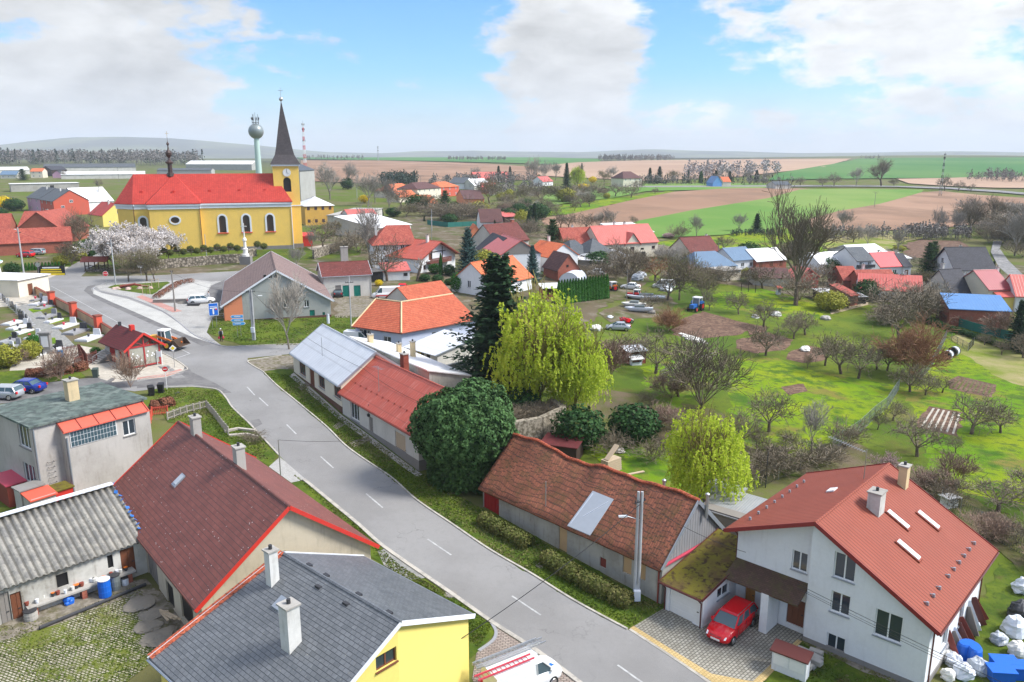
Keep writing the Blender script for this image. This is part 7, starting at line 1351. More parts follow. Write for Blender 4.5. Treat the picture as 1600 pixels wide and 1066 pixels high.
# ---------------------------------------------------------------- vehicles
def car(name,label,px,py,rz,paint,L=4.3,Wd=1.75,Hh=1.5,kind='wagon',world_=None,glass='blue_glass',cat='car'):
 x,y,z=P(px,py) if world_ is None else world_; o=thing(name,label,cat,(x,y,z),rz); w=Wd/2
 van=kind=='van'
 S=[(-L/2,.62,.42,.78,.80),(-L/2+.12,.80,.28,.98 if not van else 1.0,.86),(-L/2+.7,.98,.22,.98,.90),(-L*.1,1.0,.20,.97,.93),(L*.18,1.0,.20,.95,.93),(L/2-.85,.99,.22,.90,.88),(L/2-.25,.88,.26,.76,.80),(L/2,.62,.36,.62,.66)]
 mb=MB(); rings=[]
 for X,f,zb,zt,tf in S:
  zt=zt*(Hh/1.5)**.5; hw=w*f; rings.append([(X,-hw*.9,zb),(X,-hw,zb+.14),(X,-hw,(zb+zt)/2+.05),(X,-hw*.97,zt-.1),(X,-hw*tf,zt),(X,0,zt+.025),(X,hw*tf,zt),(X,hw*.97,zt-.1),(X,hw,(zb+zt)/2+.05),(X,hw,zb+.14),(X,hw*.9,zb)])
 for A,B in zip(rings,rings[1:]):
  for i in range(len(A)): j=(i+1)%len(A); mb.face([A[j],A[i],B[i],B[j]])
 mb.face(rings[0]); mb.face(rings[-1][::-1]); body=obj('body',mb,paint,o,smooth=True,weld=True)
 bz=.93*(Hh/1.5)**.5; xr={'wagon':-L/2+.1,'sedan':-L/2+.75,'van':-L/2+.06,'hatch':-L/2+.15}[kind]; xr2={'wagon':-L/2+.42,'sedan':-L*.22,'van':-L/2+.12,'hatch':-L/2+.5}[kind]; xf=L/2-1.05 if not van else L/2-.75; xf2=xf-.72 if not van else xf-.75
 hw=w*.9; ht=w*.74 if not van else w*.86
 lo=[(xr,-hw,bz),(xf,-hw,bz),(xf,hw,bz),(xr,hw,bz)]; hi=[(xr2,-ht,Hh-.06),(xf2,-ht,Hh-.06),(xf2,ht,Hh-.06),(xr2,ht,Hh-.06)]
 if van and kind=='van':
  gb=MB(); gb.hexa([(xr,-hw,bz),(xf-1.1,-hw,bz),(xf-1.1,hw,bz),(xr,hw,bz)],[(xr2,-ht,Hh-.03),(xf2-.4,-ht,Hh-.03),(xf2-.4,ht,Hh-.03),(xr2,ht,Hh-.03)]); obj('cargo_body',gb,paint,o)
  lo[0],lo[3]=(xf-1.1,-hw,bz),(xf-1.1,hw,bz); hi[0],hi[3]=(xf2-.4,-ht,Hh-.06),(xf2-.4,ht,Hh-.06)
 gb=MB(); gb.hexa(lo,hi); obj('windows',gb,glass,o)
 mb=MB(); X0,X1=hi[0][0]+.02,hi[1][0]-.02; mb.hexa([(X0-.1,-ht-.03,Hh-.07),(X1+.1,-ht-.03,Hh-.07),(X1+.1,ht+.03,Hh-.07),(X0-.1,ht+.03,Hh-.07)],[(X0+.05,-ht*.9,Hh+.0),(X1-.08,-ht*.9,Hh-.0),(X1-.08,ht*.9,Hh-.0),(X0+.05,ht*.9,Hh)]); 
 mb.face([(X0,-.05,Hh),(X0,.05,Hh),(X0+.01,0,Hh)]); obj('roof',mb,paint,o)
 for i,(a,b) in enumerate(((lo[0],hi[0]),(lo[1],hi[1]),(lo[2],hi[2]),(lo[3],hi[3]))): mb=MB(); mb.bar(a,b,.09,.07); obj('pillar',mb,paint,o)
 if not van:
  for sg in(-1,1):
   for t in (.36,.68):
    mb=MB(); p=Vector((lo[0][0]+(lo[1][0]-lo[0][0])*t,sg*hw,bz)); q=Vector((hi[0][0]+(hi[1][0]-hi[0][0])*t,sg*ht,Hh-.05)); mb.bar(p,q,.08,.05); obj('pillar',mb,paint,o)
 for sx in(-L*.31,L*.32):
  for sg in(-1,1):
   mb=MB(); yy=sg*(w-.09); mb.tube((sx,yy-.1*sg,.31),(sx,yy+.1*sg,.31),.31,.31,18); wl=obj('wheel',mb,'tyre',o); mb=MB(); mb.tube((sx,yy+.1*sg,.31),(sx,yy+.115*sg,.31),.2,.19,12); obj('rim',mb,'chrome',wl)
 for sg in(-1,1):
  mb=MB(); mb.hexa([(L/2-.32,sg*w*.62-.16,.58),(L/2-.02,sg*w*.55-.16,.56),(L/2-.06,sg*w*.6+.12,.56),(L/2-.38,sg*w*.66+.14,.58)],[(L/2-.42,sg*w*.62-.16,.76),(L/2-.14,sg*w*.55-.16,.70),(L/2-.2,sg*w*.6+.12,.70),(L/2-.45,sg*w*.66+.14,.76)]); obj('headlight',mb,'headlight',o)
  mb=MB(); mb.box(-L/2-.01,sg*w*.7-.12,.68,-L/2+.12,sg*w*.7+.1,.92); obj('tail_light',mb,'sign_red',o)
  mb=MB(); mb.box(xf-.28,sg*(hw+.04)-.02+(.0 if sg>0 else -.1),bz,xf-.12,sg*(hw+.04)+.02+(.1 if sg>0 else 0),bz+.13); obj('mirror',mb,paint,o)
 mb=MB(); mb.box(L/2-.02,-.3,.4,L/2+.03,.3,.51); obj('number_plate',mb,'white_paint',o); mb=MB(); mb.box(L/2-.1,-.36,.56,L/2-.015,.36,.66); obj('grille',mb,'dark_metal',o)
 return o
rc=car('estate_car','bright red estate car with silver roof rails parked on the paved driveway',1142,985,rad(228),'car_red')
x,y,z=P(1142,985)
for sg in(-1,1): mb=MB(); mb.tube((-1.6,sg*.6,1.55),(.5,sg*.6,1.55),.02,.02,5); mb.tube((-1.6,sg*.6,1.45),(-1.6,sg*.6,1.55),.02,.02,5); mb.tube((.5,sg*.6,1.45),(.5,sg*.6,1.55),.02,.02,5); obj('roof_rail',mb,'chrome',rc)
for sg in(-1,1):
 for x in(.78,-.28,-1.2): mb=MB(); mb.box(x-.012,sg*.872-.01,.36,x+.012,sg*.872+.012,.93); obj('door_gap',mb,'black',rc)
 for x in(-.12,-1.05): mb=MB(); mb.box(x-.1,sg*.885-.01,.78,x+.06,sg*.885+.02,.82); obj('door_handle',mb,'car_red',rc)
vn=car('van','white van with blue-striped bonnet carrying ladders, cut by the bottom edge',0,0,rad(33),'white_paint',4.6,1.85,1.85,'van',world_=(.6,39.0,.9),cat='van')
for i,(a,b) in enumerate(((.3,.12),(.62,.12),(.9,.1))): mb=MB(); mb.face([(1.75-a*.6,-.75+a*.9,.985),(2.05-a*.6,-.7+a*.9,.955),(1.95-a*.6,-.45+a*.9,.955),(1.6-a*.6,-.5+a*.9,.99)]); obj('blue_stripe',mb,'sign_blue',vn)
def ladder(label,loc,rz,L,w,m):
 o=thing('ladder',label,'ladder',loc,rz); 
 for sg in(-1,1): mb=MB(); mb.box(-L/2,sg*w/2-.03,0,L/2,sg*w/2+.03,.09); obj('rail',mb,m,o)
 mb=MB()
 for i in range(int(L/.28)): mb.tube((-L/2+.15+i*.28,-w/2,.045),(-L/2+.15+i*.28,w/2,.045),.02,.02,6)
 tag(obj('rungs',mb,m,o)); return o
cs_,sn=math.cos(rad(33)),math.sin(rad(33)); V=lambda a,b,z_:(.6+a*cs_-b*sn,39.0+a*sn+b*cs_,.9+z_)
ladder('long aluminium ladder on the white van roof, left side',V(-.5,.55,1.98),rad(33),4.6,.42,'steel'); ladder('aluminium ladder stacked on the long one on the van roof',V(-.7,.56,2.09),rad(33),4.2,.36,'steel'); ladder('red fibreglass ladder on the white van roof, right side',V(-1.4,-.35,1.98),rad(33),3.6,.4,'cloth_red')
car('car','dark blue estate car parked below the reddish hedge at the left',40,612,rad(175),'car_blue',4.4,1.75,1.42,'sedan')
car('car','silver-grey car cut by the left edge beside the blue car',4,622,rad(175),'car_silver',4.4,1.75,1.45,'wagon')
car('police_car','white car with blue stripes parked beside the square',315,474,rad(20),'white_paint',4.4,1.8,1.5,'hatch')
mb=MB(); 
car('van','white delivery van with red and grey stripes behind the bent house',604,466,rad(190),'white_paint',5.2,1.95,2.1,'van',cat='van'); mb=MB(); 
for sg in (-1,1): mb=MB(); mb.box(-2.4,sg*.985-.01,.55,1.9,sg*.985+.01,.75); obj('red_stripe',mb,'sign_red',bpy.context.scene.objects['van.001'])
car('car','dark red car parked on the grass right of the delivery van',629,455,rad(95),'car_red',4.1,1.7,1.5,'hatch')
car('van','small white van parked between white-roofed cottage and bent house',561,536,rad(-10),'white_paint',4.2,1.75,1.8,'van',cat='van')
car('car','small dark grey car parked beside the green doors',529,463,rad(100),'car_dark',4.0,1.7,1.45,'hatch')
car('car','red-white car behind the pole left of the thuja row',40,402,rad(170),'car_red',4.2,1.7,1.5,'hatch'); car('car','silver estate car parked before the brick barn',56,398,rad(175),'car_silver',4.5,1.75,1.5,'wagon')
car('car','old white car wreck among the junk, left of the boat',985,452,rad(160),'white_paint',4.0,1.7,1.4,'sedan'); car('car','old dark car in the grass below the junk yard',966,516,rad(175),'car_silver',4.0,1.65,1.35,'sedan'); car('car','tiny red go-kart-like car beside the old dark car',979,505,rad(10),'car_red',2.2,1.2,1.0,'hatch'); car('car','black car parked before the white salmon-roofed house',764,418,rad(60),'car_dark',4.2,1.7,1.45,'sedan'); car('van','white caravan-like van in the yard behind the thuja row',1037,451,rad(165),'white_paint',4.6,1.8,1.9,'van',cat='van'); car('car','white car at far yard beside the thuja row',932,430,rad(170),'white_paint',4.2,1.7,1.5,'hatch')
car('car','dark car on the far road beside conifers',1037,288,rad(180),'car_dark',4.3,1.75,1.5,'hatch'); car('car','white car behind the long brick barn, right of centre',1530,470,rad(175),'white_paint',4.2,1.7,1.5,'hatch')
# digger
def wheel(par,x,y,r,w,rim='yellow_paint'):
 mb=MB(); mb.tube((x,y-w/2,r),(x,y+w/2,r),r,r,20)
 for i in range(16): a=2*PI*i/16; mb.bar((x+r*math.cos(a),y-w/2,r+r*math.sin(a)),(x+r*math.cos(a),y+w/2,r+r*math.sin(a)),.05,.05)
 wl=obj('wheel',mb,'tyre',par); sg=1 if y>0 else -1; mb=MB(); mb.tube((x,y+sg*w/2,r),(x,y+sg*(w/2+.03),r),r*.55,r*.5,12); obj('rim',mb,rim,wl)
x,y,z=P(262,545); dg=thing('wheel_loader','yellow wheel loader with white cab and raised brown bucket beside the bus stop','digger',(x-.6,y+.4,z),rad(-14),None,.92)
for sx,sy in ((-1.4,1),(1.3,1),(-1.4,-1),(1.3,-1)): wheel(dg,sx,sy*1.0,.68,.45)
mb=MB(); mb.hexa([(-2.4,-.75,.7),(-.5,-.75,.7),(-.5,.75,.7),(-2.4,.75,.7)],[(-2.3,-.65,1.75),(-.5,-.7,1.95),(-.5,.7,1.95),(-2.3,.65,1.75)]); mb.box(-.5,-.6,.6,1.9,.6,1.1); obj('chassis',mb,'yellow_paint',dg)
mb=MB(); mb.hexa([(-.5,-.65,1.1),(.9,-.65,1.1),(.9,.65,1.1),(-.5,.65,1.1)],[(-.4,-.6,2.6),(.7,-.6,2.6),(.7,.6,2.6),(-.4,.6,2.6)]); cb=obj('cab_glass',mb,'blue_glass',dg); mb=MB(); mb.box(-.55,-.75,2.6,.85,.75,2.78); 
for a,b in (((-.5,-.66,1.1),(-.4,-.61,2.6)),((.9,-.66,1.1),(.7,-.61,2.6)),((.9,.66,1.1),(.7,.61,2.6)),((-.5,.66,1.1),(-.4,.61,2.6)),((.2,-.68,1.1),(.2,-.62,2.6))): mb.bar(a,b,.1)
obj('cab_frame',mb,'white_paint',dg); 
for sg in(-1,1): mb=MB(); mb.bar((-.6,sg*.72,1.9),(1.5,sg*.72,1.35),.16,.28); mb.bar((1.5,sg*.72,1.35),(2.5,sg*.7,.8),.16,.24); obj('loader_arm',mb,'orange_paint',dg)
mb=MB(); bw=1.25
for sg in(-1,1): mb.hexa([(2.4,sg*bw-.03,.5),(3.5,sg*bw-.03,.62),(3.5,sg*bw+.03,.62),(2.4,sg*bw+.03,.5)],[(2.35,sg*bw-.03,1.45),(2.7,sg*bw-.03,1.5),(2.7,sg*bw+.03,1.5),(2.35,sg*bw+.03,1.45)])
mb.hexa([(2.3,-bw,.45),(3.55,-bw,.6),(3.55,bw,.6),(2.3,bw,.45)],[(2.3,-bw,.52),(3.55,-bw,.66),(3.55,bw,.66),(2.3,bw,.52)]); mb.hexa([(2.25,-bw,.5),(2.4,-bw,.5),(2.4,bw,.5),(2.25,bw,.5)],[(2.2,-bw,1.5),(2.35,-bw,1.5),(2.35,bw,1.5),(2.2,bw,1.5)]); obj('bucket',mb,'bucket_brown',dg)
# tractors
def tractor(label,px,py,rz,m,k=1.,cab='white_paint'):
 x,y,z=P(px,py); o=thing('tractor',label,'tractor',(x,y,z),rz,None,k)
 wheel(o,-1.0,.8,.78,.4,'sign_red'); wheel(o,-1.0,-.8,.78,.4,'sign_red'); wheel(o,1.2,.7,.45,.28,'sign_red'); wheel(o,1.2,-.7,.45,.28,'sign_red')
 mb=MB(); mb.box(-.1,-.38,.65,1.7,.38,1.3); mb.box(-1.5,-.4,.6,-.1,.4,1.0); obj('bonnet',mb,m,o); mb=MB(); mb.hexa([(-1.5,-.6,1.0),(-.1,-.6,1.0),(-.1,.6,1.0),(-1.5,.6,1.0)],[(-1.4,-.55,2.2),(-.25,-.55,2.2),(-.25,.55,2.2),(-1.4,.55,2.2)]); obj('cab_windows',mb,'blue_glass',o)
 mb=MB(); mb.box(-1.6,-.7,2.2,-.1,.7,2.35)
 for a,b in (((-1.5,-.62,1.0),(-1.4,-.57,2.2)),((-.1,-.62,1.0),(-.25,-.57,2.2)),((-.1,.62,1.0),(-.25,.57,2.2)),((-1.5,.62,1.0),(-1.4,.57,2.2))): mb.bar(a,b,.09)
 obj('cab_frame',mb,cab,o)
 for sg in(-1,1): mb=MB(); mb.hexa([(-1.7,sg*.8-.22,1.3),(-.3,sg*.8-.22,1.3),(-.3,sg*.8+.22,1.3),(-1.7,sg*.8+.22,1.3)],[(-1.4,sg*.8-.22,1.65),(-.6,sg*.8-.22,1.65),(-.6,sg*.8+.22,1.65),(-1.4,sg*.8+.22,1.65)]); obj('mudguard',mb,m,o)
 return o
tractor('blue tractor with white cab roof parked on the meadow edge',1086,486,rad(235),'tractor_blue',1.05); tractor('small orange tractor at the end of the thuja row',953,455,rad(200),'orange_paint',.8); tractor('small red tractor next to the white boat in the yard',990,466,rad(150),'sign_red',.75)
# ---------------------------------------------------------------- poles and wires
def pole(name,label,px,py,h,r,m,arms=(),lamp=None,box=None,double=False,cat='utility pole',lean_=0.):
 x,y,z=P(px,py); o=thing(name,label,cat,(x,y,z)); mb=MB(); n=8
 for dx in ((-.12,.12) if double else (0,)): mb.tube((dx,0,-.5),(dx,0,h),r,r*.7,n)
 if double: mb.box(-.2,-.1,0,.2,.1,1.2)
 obj('shaft',mb,m,o)
 for hh,w,a in arms:
  mb=MB(); d=Vector((math.cos(a),math.sin(a),0))*w/2; mb.bar(Vector((0,0,hh))-d,Vector((0,0,hh))+d,.08); 
  for t in(-.9,-.4,.4,.9): p=Vector((0,0,hh))+d*t; mb.tube(p,p+Vector((0,0,.18)),.04,.03,6)
  obj('crossarm',mb,'dark_metal',o)
 if lamp: 
  hh,a,l=lamp; d=Vector((math.cos(a),math.sin(a),0)); mb=MB(); mb.tube((0,0,hh-.3),Vector((0,0,hh))+d*l*.7,.03,.03,6); obj('lamp_arm',mb,'steel',o); mb=MB(); p=Vector((0,0,hh))+d*l*.7; mb.bar(p,p+d*.55,.2,.1); obj('lamp_head',mb,'white_paint',o)
 if box: mb=MB(); mb.box(-.22,-r-.28,box,.22,-r,box+.75); obj('junction_box',mb,'white_plastic',o)
 return Vector((x,y,z))
p1=pole('utility_pole','tall double concrete pole with lamp in front of the old farmhouse',994,938,7.9,.13,'concrete_pole',[(7.2,.9,.6)],(6.2,rad(185),1.2),.15,True)
p2=pole('utility_pole','tall concrete pole with lamp and white box on the hall lawn',397,532,7.2,.16,'concrete_pole',[(6.9,1.2,.3)],(6.3,rad(20),1.4),1.2,True)
p3=pole('utility_pole','wooden pole with white band on the square beside the bench',274,487,6.6,.15,'grey_wood',[(6.5,.5,0)]); p4=pole('utility_pole','slim steel lamp post on the verge at the maroon roof',439,749,3.6,.06,'steel'); p5=pole('utility_pole','tall pole at the left end of island lawn',181,446,8.5,.13,'concrete_pole',[(7.6,.8,.4)],(7.8,rad(150),1.))
p6=pole('utility_pole','tall grey pole beside the cemetery gatehouse',38,432,9.6,.17,'concrete_pole',[(8.6,1,.4)],(9.2,rad(150),1.)); p7=pole('utility_pole','thin pole in the yard behind the bent house',549,513,8.,.1,'concrete_pole',[(7.,1.2,.2)]); p8=pole('utility_pole','slim pole in front of the church nave',323,403,5.5,.1,'concrete_pole')
p9=pole('utility_pole','thin black pole at the fence right of the bright willow',1196,762,3.4,.05,'dark_metal'); p10=pole('utility_pole','thin pole at the end of the thuja row',979,471,6.,.08,'grey_wood',[(5.5,.8,.2)]); p11=pole('utility_pole','pole with crossbars on the brown field',1366,325,8,.12,'grey_wood',[(7.8,3,0),(7.2,2.,0)]); p12=pole('utility_pole','concrete pole in the thicket left of the round pine',675,362,7,.1,'concrete_pole',[(6,2,0)]); p13=pole('utility_pole','twin-armed pole near the purple roof',650,296,9,.14,'grey_wood',[(9,3.5,0)]); p14=pole('utility_pole','second twin-armed pole near the purple roof',658,300,9,.14,'grey_wood',[(9,3.5,0)]); p15=pole('utility_pole','pole before the farm halls',186,284,10,.16,'grey_wood',[(9,2.5,0)]); p16=pole('utility_pole','pole beside the spruce by brown-roofed house',751,356,7,.1,'grey_wood',[(6,1,0)]); p17=pole('utility_pole','tall thin pole beside the chalet',675,392,9,.08,'steel'); pole('utility_pole','pole with crossarm above blue roof',1121,417,6,.12,'grey_wood',[(5.6,1.2,.2)]); pole('utility_pole','pole beside the yellow forsythia lane',558,310,9,.12,'concrete_pole')
def wire(label,a,b,sag_=.8,r=.016):
 a,b=Vector(a),Vector(b); mb=MB(); n=16; c=a; mb2=[]
 P_=[a.lerp(b,i/n)-Vector((0,0,sag_*4*(i/n)*(1-i/n))) for i in range(n+1)]
 for p,q in zip(P_,P_[1:]): mb.tube(p,q,r,r,4,0,False)
 tag(obj('cable',mb,'cable_black'),label,'cable')
up=lambda h,dx=0,dy=0:Vector((dx,dy,h))
wire('cable from the slim lamp post across the road to the ivy tree',p4+up(3.6),Vector(P(590,742))+up(3.4),.2); wire('cable running from ivy tree verge along the old farmhouse to the double pole',Vector(P(700,745))+up(5.5),p1+up(7.4),.7); wire('cable from the double pole over the mossy garage to the white house',p1+up(7.3),(15.0,46.6,5.1),.35)
wire('cable from the double pole down across the road to the yellow house',p1+up(7.0),(-4.5,36.6,4.2),.4,.022)
wire('upper long cable along the front of the white house',(17.3,43.6,4.6),(34,24,4.2),.3); wire('lower long cable along the front of the white house',(17.3,43.6,4.3),(34,24,3.9),.35,.013); wire('middle thin cable along the front of the white house',(17.3,43.5,4.45),(34,24,4.05),.32,.011)
wire('long cable from hall lawn pole above the cottage roofs to the ivy tree',p2+up(7.1),(-24.9,92.6,8.9),.3); wire('long cable above the cottage roofs to the ivy tree',(-24.9,92.6,8.9),(-15.6,81.0,7.9),.2); wire('cable above the orange-red roof to the ivy tree',(-15.6,81.0,7.9),(-8.6,71,7.4),.25)
wire('cable from the square pole to the hall lawn pole',p3+up(6.4),p2+up(7.),1.); wire('cable from the hall lawn pole to the pole behind the bent house',p2+up(7.1),p7+up(7.),1.); wire('cable from island pole to the square pole',p5+up(7.8),p3+up(6.5),1.); wire('cable from gatehouse pole to the island pole',p6+up(8.8),p5+up(7.8),1.2)
# masts and water tower
def D_at(px,py,dist):
 dx,dy,_=ray(px,py); k=dist/math.hypot(dx,dy); return dx*k,dy*k,H(dx*k,dy*k)
def hz_(row,dist): return CAMH+dist*math.tan(math.atan((533-row)/F)-TH)
x,y,z=D_at(404,262,520); wt=thing('water_tower','round grey water tower on a slim pale green column behind the church','water tower',(x,y,z)); zc=hz_(207,520)-z; mb=MB(); mb.lathe([(2.,0),(1.75,zc*.5),(1.5,zc-4)],(0,0,0),16); obj('column',mb,'mast_green',wt)
mb=MB(); R=4.5; mb.lathe([(R*math.sin(PI*i/14),-R*math.cos(PI*i/14)) for i in range(1,14)],(0,0,zc),24); obj('tank',mb,'tank_grey',wt,smooth=True,weld=True); mb=MB()
for i in range(7): a=2*PI*i/7; mb.tube((1.9*math.cos(a),1.9*math.sin(a),zc+4),(1.9*math.cos(a),1.9*math.sin(a),zc+8.5+1.5*(i%2)),.12,.12,4); mb.bar((1.9*math.cos(a),1.9*math.sin(a),zc+6.5),(2.3*math.cos(a),2.3*math.sin(a),zc+8),.3,.5)
mb.tube((0,0,zc+4),(0,0,zc+11),.15,.08,5); mb.lathe([(2.1,0),(2.1,.2)],(0,0,zc+5),12); obj('aerials',mb,'dark_metal',wt)
def lattice(label,px,dist,row_top,w,ma,mb_,base=262):
 x,y,z=D_at(px,base,dist); o=thing('radio_mast',label,'mast',(x,y,z)); h=hz_(row_top,dist)-z; n=14; A=MB(); B=MB()
 for i in range(n):
  m_=B; kk=i%2; z0,z1=h*i/n,h*(i+1)/n; r0,r1=w*(1-.75*i/n),w*(1-.75*(i+1)/n)
  for k in range(4):
   c=lambda r,zz,k:(r*math.cos(PI/2*k),r*math.sin(PI/2*k),zz); t=w*.09; m_.bar(c(r0,z0,k),c(r1,z1,k),t,None,kk); m_.bar(c(r0,z0,k),c(r1,z1,k+1),t*.7,None,kk); m_.bar(c(r1,z1,k),c(r1,z1,k+1),t*.7,None,kk)
 obj('lattice',B,[ma,mb_],o); C=MB()
 for f in (.98,.9,.72): 
  for k in range(3): a=2.1*k; C.tube((w*.55*math.cos(a),w*.55*math.sin(a),h*f-w*.4),(w*.55*math.cos(a),w*.55*math.sin(a),h*f+w*.4),w*.13,w*.13,5)
 C.tube((0,0,h),(0,0,h*1.04),w*.05,w*.03,4); obj('antennas',C,'dark_metal',o)
lattice('red and white lattice mast right of the church spire',477,560,194,1.5,'sign_red','white_paint'); lattice('far thin grey mast on the horizon left of centre',591,1400,229,1.8,'steel','steel',252); lattice('thin lattice mast at the right above the pale field',1472,560,240,1.0,'dark_metal','steel',280)
# ---------------------------------------------------------------- street things, cemetery, yards
def at(name,label,cat,px,py,rz=0.,group=None,sc_=None): return thing(name,label,cat,P(px,py),rz,group,sc_)
# bus shelter with flowers painted glass
A=(-51.6,97.8); ang=math.atan2(-.67,.742); o=thing('bus_shelter','red-brown bus shelter with maroon roof and glazed red gable at the junction','bus shelter',(A[0]+3.6*.742+1.95*.67,A[1]-3.6*.67+1.95*.742,4.65),ang)
mb=MB(); mb.box(-3.4,-1.9,-1,.6,1.9,2.5); mb.face([(.6,-1.9,2.5),(.6,1.9,2.5),(.6,0,3.9)]); mb.face([(-3.4,1.9,2.5),(-3.4,-1.9,2.5),(-3.4,0,3.9)]); obj('wall',mb,'pale_wall',o)
mb=MB()
for sg in(-1,1): q=[(-3.9,sg*2.5,2.15),(3.9,sg*2.5,2.15),(3.9,0,4.05),(-3.9,0,4.05)]; mb.slab(q if sg<0 else q[::-1],.1)
rf=obj('roof',mb,'maroon_plain',o); mb=MB(); mb.box(.4,-.25,3.6,1.0,.25,4.7); obj('roof_box',mb,'fascia_red',rf); mb=MB(); mb.box(-3.0,-.15,3.8,-2.7,.15,4.6); obj('chimney',mb,'dark_metal',rf)
for sg in(-1,1): mb=MB(); mb.bar((3.95,0,4.1),(3.95,sg*2.55,2.18),.1,.25); obj('verge_board',mb,'fascia_red',o)
for x in(1.2,3.55):
 for y in(-1.85,1.85): mb=MB(); mb.box(x-.09,y-.09,-.8,x+.09,y+.09,2.6); obj('post',mb,'frame_red',o)
mb=MB(); mb.box(3.5,-.08,-.5,3.64,.08,3.2); mb.box(3.48,-1.9,2.42,3.66,1.9,2.6); mb.box(3.5,-1.85,.0,3.64,1.85,.16); mb.bar((3.57,0,2.6),(3.57,-1.0,3.1),.1); mb.bar((3.57,0,2.6),(3.57,1.0,3.1),.1); mb.bar((3.57,0,2.5),(3.57,0,3.9),.12); mb.box(.62,-1.92,2.4,3.6,-1.8,2.55); mb.box(.62,-1.92,.0,3.6,-1.8,.15); mb.box(2.3,-1.9,0,2.42,-1.8,2.4); obj('timber_frame',mb,'frame_red',o)
for y0,y1 in((-1.76,-.1),(.1,1.76)):
 mb=MB(); mb.box(3.55,y0,.16,3.58,y1,2.42); gl=obj('glass_panel',mb,'shelter_glass',o); mb=MB(); random.seed(9)
 for i in range(7): yy,zz=U(y0+.2,y1-.2),U(.7,1.9); mb.tube((3.59,yy,zz),(3.6,yy,zz),.11,.11,8)
 obj('flower_sticker',mb,'white_paint',gl)
mb=MB(); mb.box(.75,-1.6,.0,1.3,1.6,.5); obj('bench',mb,'brown_wood',o)
mb=MB(); mb.box(-1.7,-1.96,.1,-.3,-1.92,2.1)
for i in range(5): mb.box(-1.7+i*.34,-2.0,.1,-1.64+i*.34,-1.95,2.1)
obj('lattice_door',mb,'frame_red',o)
# second wooden shelter by the church
o=at('timber_shelter','small dark timber shelter with red roof and white sign by the stop sign','shelter',152,424,rad(8)); mb=MB(); mb.box(-2.1,-1.2,-.3,2.1,1.2,.35); obj('stone_base',mb,'stone',o)
for x in(-1.9,0,1.9):
 for y in(-1,1): mb=MB(); mb.box(x-.08,y-.08,.3,x+.08,y+.08,2.3); obj('post',mb,'dark_wood',o)
mb=MB(); 
for x in(-1.9,0): mb.bar((x,-1,.5),(x+1.9,-1,1.3),.07); mb.bar((x,-1,1.3),(x+1.9,-1,.5),.07); mb.bar((x,1,.5),(x+1.9,1,1.3),.07); mb.bar((x,1,1.3),(x+1.9,1,.5),.07)
mb.bar((-1.9,-1,1.3),(1.9,-1,1.3),.08); obj('cross_braces',mb,'dark_wood',o); mb=MB(); mb.slab([(-2.6,-1.6,2.1),(2.6,-1.6,2.1),(2.6,0,3.0),(-2.6,0,3.0)],.1); mb.slab([(2.6,1.6,2.1),(-2.6,1.6,2.1),(-2.6,0,3.0),(2.6,0,3.0)],.1); obj('roof',mb,'rust_red',o); mb=MB(); mb.box(-2.72,-.6,2.1,-2.66,.6,2.7); obj('white_board',mb,'white_paint',o)
# signs
def posts(o,xs,h,m='steel',r=.035):
 for x in xs: mb=MB(); mb.tube((x,.05,-.3),(x,.05,h),r,r,6); obj('post',mb,m,o)
def plate(o,name,pts,m,y=0.,t=.03):
 mb=MB(); a=[(x,y,z) for x,z in pts]; b=[(x,y-t,z) for x,z in pts]; mb.face(a); mb.face(b[::-1])
 for i in range(len(pts)): j=(i+1)%len(pts); mb.face([a[j],a[i],b[i],b[j]])
 return obj(name,mb,m,o)
rect=lambda x0,z0,x1,z1:[(x0,z0),(x1,z0),(x1,z1),(x0,z1)]
ngon=lambda cx,cz,r,n,a0=0:[(cx+r*math.cos(a0+2*PI*i/n),cz+r*math.sin(a0+2*PI*i/n)) for i in range(n)]
def lettering(par,txt,size,loc,m,rx=PI/2):
 cu=bpy.data.curves.new('lettering','FONT'); cu.body=txt; cu.size=size; cu.align_x='CENTER'; cu.align_y='CENTER'; cu.extrude=.004; cu.materials.append(M[m]); t_=bpy.data.objects.new('t',cu); o=bpy.data.objects.new('lettering',bpy.data.meshes.new_from_object(t_)); bpy.data.objects.remove(t_); COL.objects.link(o); o.parent=par; o.location=loc; o.rotation_euler=(rx,0,0); return o
o=at('stop_sign','red octagonal stop sign facing the square from the crossing','road sign',167,447,rad(15)); posts(o,[0],2.5); plate(o,'sign_plate',ngon(0,2.3,.5,8,PI/8),'white_paint'); p=plate(o,'sign_face',ngon(0,2.3,.455,8,PI/8),'sign_red',-.035,.01); lettering(p,'STOP',.34,(0,-.052,2.3),'white_paint')
o=at('traffic_mirror','round white traffic mirror on a post behind the island lawn','mirror',221,433,rad(15)); posts(o,[0],2.6); mb=MB(); mb.tube((0,0,2.4),(0,-.12,2.4),.62,.58,20); obj('mirror_disc',mb,'white_paint',o)
o=at('road_sign','round grey sign seen from behind at the left junction','road sign',61,433,rad(10)); posts(o,[0],2.6); plate(o,'sign_back',ngon(0,2.4,.45,16),'steel',.1)
o=at('dead_end_sign','tall blue rectangular sign with a white dead-end T on two posts','road sign',336,513,rad(28)); posts(o,[-.3,.3],2.0); plate(o,'sign_plate',rect(-.68,1.9,.68,3.8),'white_paint'); plate(o,'sign_face',rect(-.61,1.97,.61,3.73),'sign_blue',-.035,.01)
for r in(rect(-.14,2.1,.06,3.1),rect(-.5,2.95,.5,3.12),rect(-.5,3.25,.5,3.32)): plate(o,'white_mark',r,'white_paint',-.05,.008)
plate(o,'red_mark',rect(.22,2.75,.5,2.94),'sign_red',-.05,.008)
